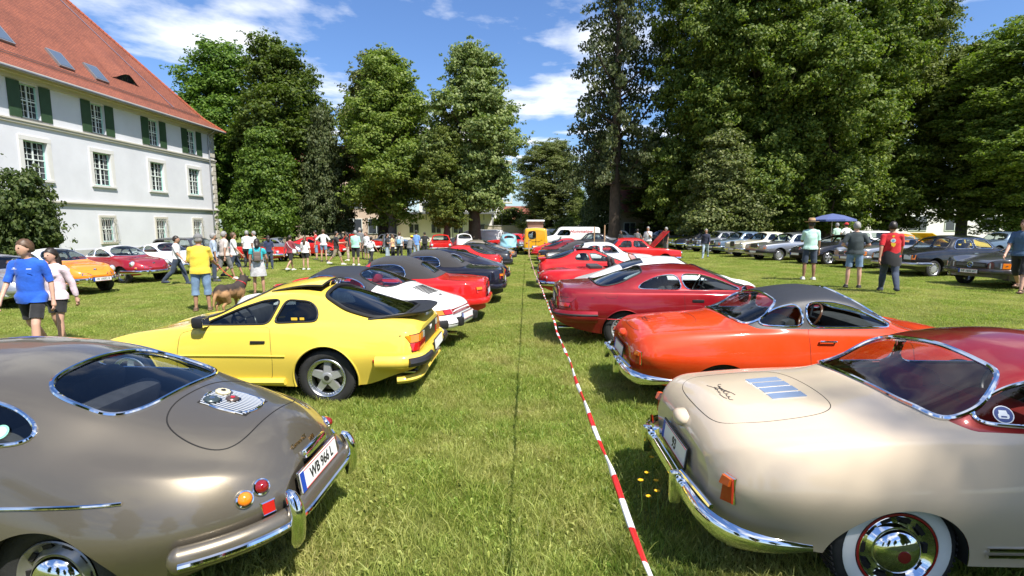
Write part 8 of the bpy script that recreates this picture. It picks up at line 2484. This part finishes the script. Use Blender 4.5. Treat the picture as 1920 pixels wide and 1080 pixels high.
# right side
Pp(1214, 481, 427, 235, 'man in white polo shirt with his hand at his chin', pose=CHIN, shirt=whitec, pants=khaki, skin=1, hair=hair_grey, leg=.45, build=1.15)
Pp(1194, 478, 431, 60, 'man in grey vest and jean shorts by the raised bonnet', pose=PHONE, shirt=greyc, pants=denim, skin=1, hair=hair_dark, leg=.45, sleeve=.05)
Pp(1248, 479, 428, 200, 'man in black top and grey shorts in tree shade', pose=STAND, shirt=blackc, pants=greyc, skin=1, hair=hair_grey, leg=.48)
Pp(1163, 470, 434, 120, 'woman in black top near the raised bonnet', pose=STAND, shirt=blackc, pants=denim_dark, skin=1, hair=hair_brown, hair_len=.12, leg=.86, sex='f')
Pp(1322, 485, 430, 245, 'man in navy jacket and jeans walking on the right lawn', pose=WALK2, shirt=cl('navy_jacket', (.02, .024, .05)), pants=denim_pale, skin=1, hair=hair_grey, leg=.86, sleeve=.5)
Pp(1515, 525, 417, 75, 'man in mint T-shirt and straw hat', pose=dict(STAND, arm_l=(.35, .12, 1.3, .5)), shirt=cl('pale_mint', (.50, .74, .66), .06), pants=denim_dark, skin=2, hair=hair_dark, hat=mat('straw', (.48, .31, .16), .7, var=.2, vscale=20), leg=.42, near=True, shoes=shoe_white)
Pp(1598, 540, 421, 66, 'man in charcoal T-shirt and tight jean shorts', pose=dict(HIPS, arm_l=(-.15, .45, 1.3, 1.0), arm_r=(-.15, .45, 1.3, 1.0)), shirt=cl('charcoal', (.035, .05, .055)), pants=denim, skin=0, hair=hair_grey, leg=.36, near=True, build=1.05)
def team_shirt(root, J):
    y = 0.0
    circ = [(-.157, .052 * math.cos(a), 1.30 + .05 * math.sin(a)) for a in np.linspace(0, 6.283, 20, endpoint=False)]
    b = MB().poly(circ).build('shirt_print', whitec, root)
    MB().poly([(-.160, .030 * math.cos(a), 1.30 + .028 * math.sin(a)) for a in np.linspace(0, 6.283, 14, endpoint=False)]).build('print_centre', mat('print_blue', (.15, .42, .70), .6), b)
    ym = mat('print_yellow', (.85, .55, .03), .6)
    MB().poly([(-.150, -.024, 1.425), (-.150, .024, 1.425), (-.150, .024, 1.395), (-.150, 0, 1.375), (-.150, -.024, 1.395)]).build('collar_badge', ym, root)
    MB().poly([(-.157, -.055, 1.235), (-.157, .045, 1.245), (-.157, .03, 1.18), (-.157, -.02, 1.145), (-.157, -.05, 1.19)]).build('shield_print', ym, root)
    rows = []
    for zz, ww in ((1.02, .175), (.94, .20), (.82, .225), (.70, .225)):
        rows.append([(ww * .78 * math.cos(a) - .01, ww * math.sin(a), zz + .03 * math.sin(3 * a)) for a in np.linspace(.5, 5.78, 22)])
    rw = np.array(rows).reshape(-1, 3)
    MB().add(rw, [(i * 22 + j, i * 22 + j + 1, (i + 1) * 22 + j + 1, (i + 1) * 22 + j) for i in range(3) for j in range(21)]).build('tied_jacket', blackc, root, True, 180)
Pp(1664, 548, 418, 64, 'man in red team shirt with a black jacket tied round his waist', pose=WALK, shirt=cl('team_red', (.55, .012, .02), .08), pants=denim_dark, skin=1, hair=hair_dark, leg=.86, near=True, extra=team_shirt, build=1.06, shoes=shoe_dark)
Pp(1908, 548, 404, 215, 'man in blue shirt and black shorts at the right edge', pose=WALK, shirt=cl('steel_blue', (.06, .12, .22), .2), pants=blackc, skin=0, hair=hair_brown, leg=.48, near=True, shoes=shoe_brown, build=1.05)
Pp(1566, 480, 421, 100, 'man in pale green shirt between the parked cars', pose=STAND, shirt=cl('pale_green', (.42, .62, .48)), pants=khaki, skin=1, hair=hair_grey, leg=.86)
Pp(1583, 482, 417, 100, 'man in white shirt and red cap between the parked cars', pose=HIPS, shirt=whitec, pants=denim, skin=1, hair=hair_dark, cap=cl('cap_red', (.6, .03, .03)), leg=.86)
# ================================================================ barrier tape and its stakes
red_t = mat('tape_red', (.62, .018, .014), .35); white_t = mat('tape_white', (.82, .82, .80), .35)
Ys = np.array([-.6, 1.2, 4.0, 8.0, 15.0, 25.0, 33.5]); Hs = np.array([1.12, 1.07, 1.00, .92, .74, .60, .62])
tp = empty('barrier_tape', (.3, 1.5, 0), 0, 'red and white barrier tape stretched along the aisle', 'tape')
pos = np.arange(-.6, 33.4, .025)
hh_ = pchip(np.c_[Ys, Hs], pos); hh_ = hh_ + .004 * np.sin(pos * 2.3) + .003 * np.sin(pos * 7.1 + 1); xx = -.12 + .43 * hh_ + .004 * np.sin(pos * 3.7)
PTS = np.c_[xx, pos, hh_] - np.array((.3, 1.5, 0))
def ribbon(i0, i1):
    p = PTS[i0:i1 + 1]; n = len(p); tw = pos[i0:i1 + 1] * 2.4 + np.sin(pos[i0:i1 + 1] * 3.1) * .9 + np.sin(pos[i0:i1 + 1] * 9.7) * .3
    a = np.stack([np.cos(tw), 0 * tw, np.sin(tw)], 1); b = np.stack([-np.sin(tw), 0 * tw, np.cos(tw)], 1)
    V = []
    for k in range(n):
        for (u, v) in ((-.012, 0), (-.006, .005), (.006, .0045), (.012, 0), (.006, -.0045), (-.006, -.005)): V.append(p[k] + a[k] * u + b[k] * v)
    return np.array(V), [(k * 6 + j, k * 6 + (j + 1) % 6, (k + 1) * 6 + (j + 1) % 6, (k + 1) * 6 + j) for k in range(n - 1) for j in range(6)]
step = 7; k = 0; i = 0
while i < len(pos) - 1:
    st = step if pos[i] < 20 else step * 3
    j = min(len(pos) - 1, i + st)
    v, f = ribbon(i, j)
    MB().add(v, f).build('stripe', red_t if k % 2 else white_t, tp, True, 180)
    i = j; k += 1
wood = mat('stake_wood', (.42, .27, .15), .8, var=.25, vscale=6)
for (x, y, h, lab) in ((.12, 33.6, 1.15, 'wooden stake holding the far end of the barrier tape'), (.38, -.9, 1.5, 'wooden stake behind the photographer holding the tape'), (tpx(1113, 36), 36, 2.0, 'thin wooden post left of the pair near the delivery van'), (tpx(1132, 33), 33, 2.1, 'tall wooden post beside the delivery van')):
    o = MB().rbox((0, 0, h / 2 - .15), (.07, .07, h + .3), .01).build('wooden_stake', wood, None, loc=(x, y, 0))
    tag(o, lab, 'post')
# ================================================================ hawkbit flowers beside the beige car
fy = mat('petal_yellow', (.85, .50, .01), .6); fs = mat('flower_stem', (.10, .16, .03), .6)
for i, (px, py, h) in enumerate(((1201, 905, .34), (1213, 890, .30), (1230, 905, .30), (1222, 835, .34), (1222, 860, .28), (1245, 870, .30), (1232, 925, .30), (1216, 935, .24))):
    d = _f + _r * (px - 960) / 950 + _u * (540 - py) / 950
    t = (h - 2.0) / d[2]; x, y = float(d[0] * t), float(d[1] * t)
    o = MB().tube([(0.03 * math.sin(i), .02 * math.cos(i), 0), (.015, 0, h * .5), (0, 0, h)], [.003, .0025, .002], 5).build('meadow_flower', fs, None, True, loc=(x, y, gzf(x, y)))
    v = []; f = []
    for q in range(14):
        a = q * 6.283 / 14; o_ = len(v)
        v += [(0, 0, 0), (.013 * math.cos(a - .2), .013 * math.sin(a - .2), .004), (.021 * math.cos(a), .021 * math.sin(a), .003), (.013 * math.cos(a + .2), .013 * math.sin(a + .2), .004)]; f.append((o_, o_ + 1, o_ + 2, o_ + 3))
    hd = MB().add(np.array(v) + np.array((0, 0, h + .002)), f).lathe([(.009, h), (.007, h + .007), (.001, h + .008)], 8, 'z').build('flower_head', fy, o, False)
    tag(o, ('tallest yellow meadow flower on the tape side', 'yellow meadow flower behind the tallest one', 'yellow meadow flower nearest the chrome bumper guard', 'upper yellow meadow flower beside the far over-rider', 'yellow meadow flower below the upper one', 'yellow meadow flower half behind the bumper', 'low yellow meadow flower beside the bumper', 'lowest yellow meadow flower of the group')[i], 'flower', 'yellow meadow flowers by the beige coupe')
# ================================================================ dog on a leash
def dog_material():
    m = bpy.data.materials.new('dog_coat'); m.use_nodes = True; t = m.node_tree; b = t.nodes['Principled BSDF']; b.inputs['Roughness'].default_value = .85
    g = N(t, 'ShaderNodeTexCoord'); sx = N(t, 'ShaderNodeSeparateXYZ'); t.links.new(g.outputs['Object'], sx.inputs[0])
    n = N(t, 'ShaderNodeTexNoise'); n.inputs['Scale'].default_value = 9; n.inputs['Detail'].default_value = 6; t.links.new(g.outputs['Object'], n.inputs['Vector'])
    a = N(t, 'ShaderNodeMath', operation='MULTIPLY_ADD'); a.inputs[1].default_value = .22; t.links.new(n.outputs['Fac'], a.inputs[0]); t.links.new(sx.outputs[2], a.inputs[2])
    r = N(t, 'ShaderNodeValToRGB'); e = r.color_ramp.elements; e[0].position = .60; e[0].color = (.36, .20, .09, 1); e[1].position = .68; e[1].color = (.035, .025, .02, 1)
    t.links.new(a.outputs[0], r.inputs[0]); t.links.new(r.outputs[0], b.inputs['Base Color'])
    bp = N(t, 'ShaderNodeBump'); bp.inputs['Strength'].default_value = .6; n2 = N(t, 'ShaderNodeTexNoise'); n2.inputs['Scale'].default_value = 90; t.links.new(g.outputs['Object'], n2.inputs['Vector']); t.links.new(n2.outputs['Fac'], bp.inputs['Height']); t.links.new(bp.outputs[0], b.inputs['Normal'])
    return m
mb = MB()
mb.ell((.32, 0, .49), (.22, .155, .20), 14, 10); mb.ell((.08, 0, .51), (.24, .145, .165), 14, 10); mb.ell((-.16, 0, .52), (.18, .150, .175), 14, 10)
capsule(mb, (.40, 0, .58), .14, (.51, 0, .69), .115); mb.ell((.56, 0, .745), (.115, .095, .09), 12, 8); capsule(mb, (.64, 0, .72), .055, (.76, 0, .70), .036)
for sg in (1, -1):
    capsule(mb, (.36, sg * .08, .42), .065, (.37, sg * .085, .25), .038); capsule(mb, (.37, sg * .085, .25), .034, (.37, sg * .085, .05), .026); capsule(mb, (.37, sg * .085, .035), .03, (.42, sg * .085, .03), .026)
    capsule(mb, (-.18, sg * .09, .46), .125, (-.10, sg * .10, .30), .080); capsule(mb, (-.10, sg * .09, .30), .050, (-.24, sg * .09, .20), .032); capsule(mb, (-.24, sg * .09, .20), .030, (-.21, sg * .09, .04), .026); capsule(mb, (-.21, sg * .09, .032), .03, (-.16, sg * .09, .028), .026)
    capsule(mb, (.54, sg * .055, .80), .032, (.53, sg * .065, .895), .010)
capsule(mb, (-.29, 0, .55), .04, (-.38, 0, .40), .038); capsule(mb, (-.38, 0, .40), .038, (-.42, 0, .22), .02)
V, Nn, T = remeshed(mb, .016, 3)
dx_, dy_ = spot(428, 588)
dog = empty('dog', (dx_, dy_, gzf(dx_, dy_)), rad(80), 'brown and black shepherd dog on a red leash', 'dog')
bd = MB().add(V, T).build('body', dog_material(), dog, True, 180, fix=False)
MB().tube([(.45 + .12 * math.cos(a) * .6, .13 * math.sin(a), .635 + .12 * math.cos(a) * -.7) for a in np.linspace(0, 6.28, 16, endpoint=False)], .013, 6, True).build('collar', lens_red, dog, True)
for sg in (1, -1): MB().ell((.645, sg * .048, .765), (.01, .01, .01), 8, 6).build('eye', seam, dog, True)
MB().ell((.795, 0, .71), (.016, .018, .014), 8, 6).build('nose', seam, dog, True)
bpy.context.view_layer.update()
Jy = skeleton(HOLD); s_ = yman.scale[0]
hp = yman.matrix_world @ Vector(Jy['hdr']); cp = dog.matrix_world @ Vector((.40, 0, .73))
mid_ = (hp + cp) / 2 - Vector((0, 0, .05))
tag(MB().tube([hp, hp * .5 + mid_ * .5 + Vector((0, 0, -.015)), mid_, cp * .5 + mid_ * .5 + Vector((0, 0, -.015)), cp], .009, 6).build('dog_leash', mat('leash_red', (.50, .05, .03), .6), None, True), 'red leash from the man in yellow to the dog', 'leash')
# ================================================================ bicycle, parasol, signboard, lamp post
bx_, by_ = spot(452, 502)
bk = empty('bicycle', (bx_, by_, gzf(bx_, by_)), rad(-12), 'bicycle with thin wheels behind the men near the building', 'bicycle')
for xw in (0, 1.05):
    ang = np.linspace(0, 6.283, 28, endpoint=False)
    wh = MB().tube([(xw + .335 * math.cos(a), 0, .345 + .335 * math.sin(a)) for a in ang], .018, 6, True).build('wheel', rubber, bk, True)
    MB().tube([(xw + .312 * math.cos(a), 0, .345 + .312 * math.sin(a)) for a in ang], .012, 6, True).build('rim', chrome, wh, True)
    sp_ = MB()
    for a in ang[::2]: sp_.tube([(xw, 0, .345), (xw + .31 * math.cos(a), 0, .345 + .31 * math.sin(a))], .0025, 3)
    sp_.build('spokes', chrome, wh)
MB().tube([(0, 0, .345), (.42, 0, .30), (.36, 0, .78), (0, 0, .345)], .016, 6).tube([(.42, 0, .30), (.88, 0, .80)], .018, 6).tube([(.37, 0, .72), (.86, 0, .84)], .016, 6).tube([(.85, 0, .90), (1.05, 0, .345)], .016, 6).build('frame', mat('bike_black', (.02, .02, .02), .4), bk, True)
MB().rbox((.33, 0, .84), (.26, .14, .06), .03).build('saddle', blackplastic, bk, True)
MB().tube([(.85, -.28, 1.02), (.90, -.1, 1.0), (.84, 0, .95), (.90, .1, 1.0), (.85, .28, 1.02)], .013, 6).build('handlebar', chrome, bk, True)
px_, py_ = tpx(1545, 36), 36
pr = empty('parasol', (px_, py_, gzf(px_, py_)), 0, 'blue parasol behind the straw hat man', 'parasol')
MB().tube([(0, 0, 0), (0, 0, 2.62)], .025, 8).build('pole', alloy, pr, True)
v, f = lathe([(.001, 2.62), (.7, 2.48), (1.45, 2.20), (1.46, 2.08), (1.40, 2.17), (.7, 2.44), (.001, 2.57)], 8, 'z'); MB().add(v, f).build('canopy', cl('parasol_blue', (.07, .10, .26)), pr, False)
sx_, sy_ = tpx(849, 52), 52
sb = empty('signboard', (sx_, sy_, 0), 0, 'dark signboard on a thin pole before the annex', 'sign')
MB().tube([(0, 0, 0), (0, 0, 2.2)], .04, 8).build('pole', iron, sb, True)
MB().rbox((-.25, 0, 2.35), (.6, .06, .75), .02, roty(-.1)).rbox((.28, .02, 2.25), (.5, .05, .6), .02, roty(.12)).build('board', mat('board_dark', (.02, .022, .026), .5), sb)
lp = empty('lamp_post', (tpx(941, 63), 63, 0), 0, 'thin grey lamp post by the apartment block', 'lamp post')
MB().tube([(0, 0, 0), (0, 0, 5.8), (.5, 0, 6.1)], [.07, .05, .04], 8).build('post', zinc, lp, True)
MB().rbox((.7, 0, 6.1), (.6, .2, .1), .04).build('lamp_head', zinc, lp, True)
bpy.data.scenes.remove(TMP)
# ================================================================ grass blades over the lawn
near_cl = [clump_mesh(70, .11, .028, .068, .0021, s) for s in range(4)] + [clump_mesh(40, .10, .05, .14, .0026, 10), clump_mesh(50, .10, .03, .07, .0024, 11, 9)]
far_cl = [clump_mesh(46, .26, .03, .065, .0052, 20 + s) for s in range(3)]
def zone(n, x0, x1, y0, y1, keep):
    P = np.stack([rng.uniform(x0, x1, n), rng.uniform(y0, y1, n)], 1)
    return P[keep(P)]
infr = lambda P, mg: (np.abs(P[:, 0] + .03 * P[:, 1]) < P[:, 1] * 1.06 + mg)
A = zone(26000, -9, 9, .3, 9, lambda P: infr(P, .9))
B = zone(26000, -20, 20, 9, 22, lambda P: infr(P, .5))
D_ = zone(26000, -30, 24, 22, 46, lambda P: infr(P, .5))
def z_on(P): return np.c_[P, gz(P[:, 0], P[:, 1]) - .003]
scatter('near_grass', z_on(A), rng.uniform(0, 6.28, len(A)), rng.uniform(.7, 1.25, len(A)), near_cl, 'long blades of lawn grass between the near cars')
BD = np.concatenate([B, D_])
scatter('far_grass', z_on(BD), rng.uniform(0, 6.28, len(BD)), rng.uniform(.7, 1.15, len(BD)) * np.where(BD[:, 1] < 22, .75, 1.0), far_cl, 'lawn grass on the farther park meadow')
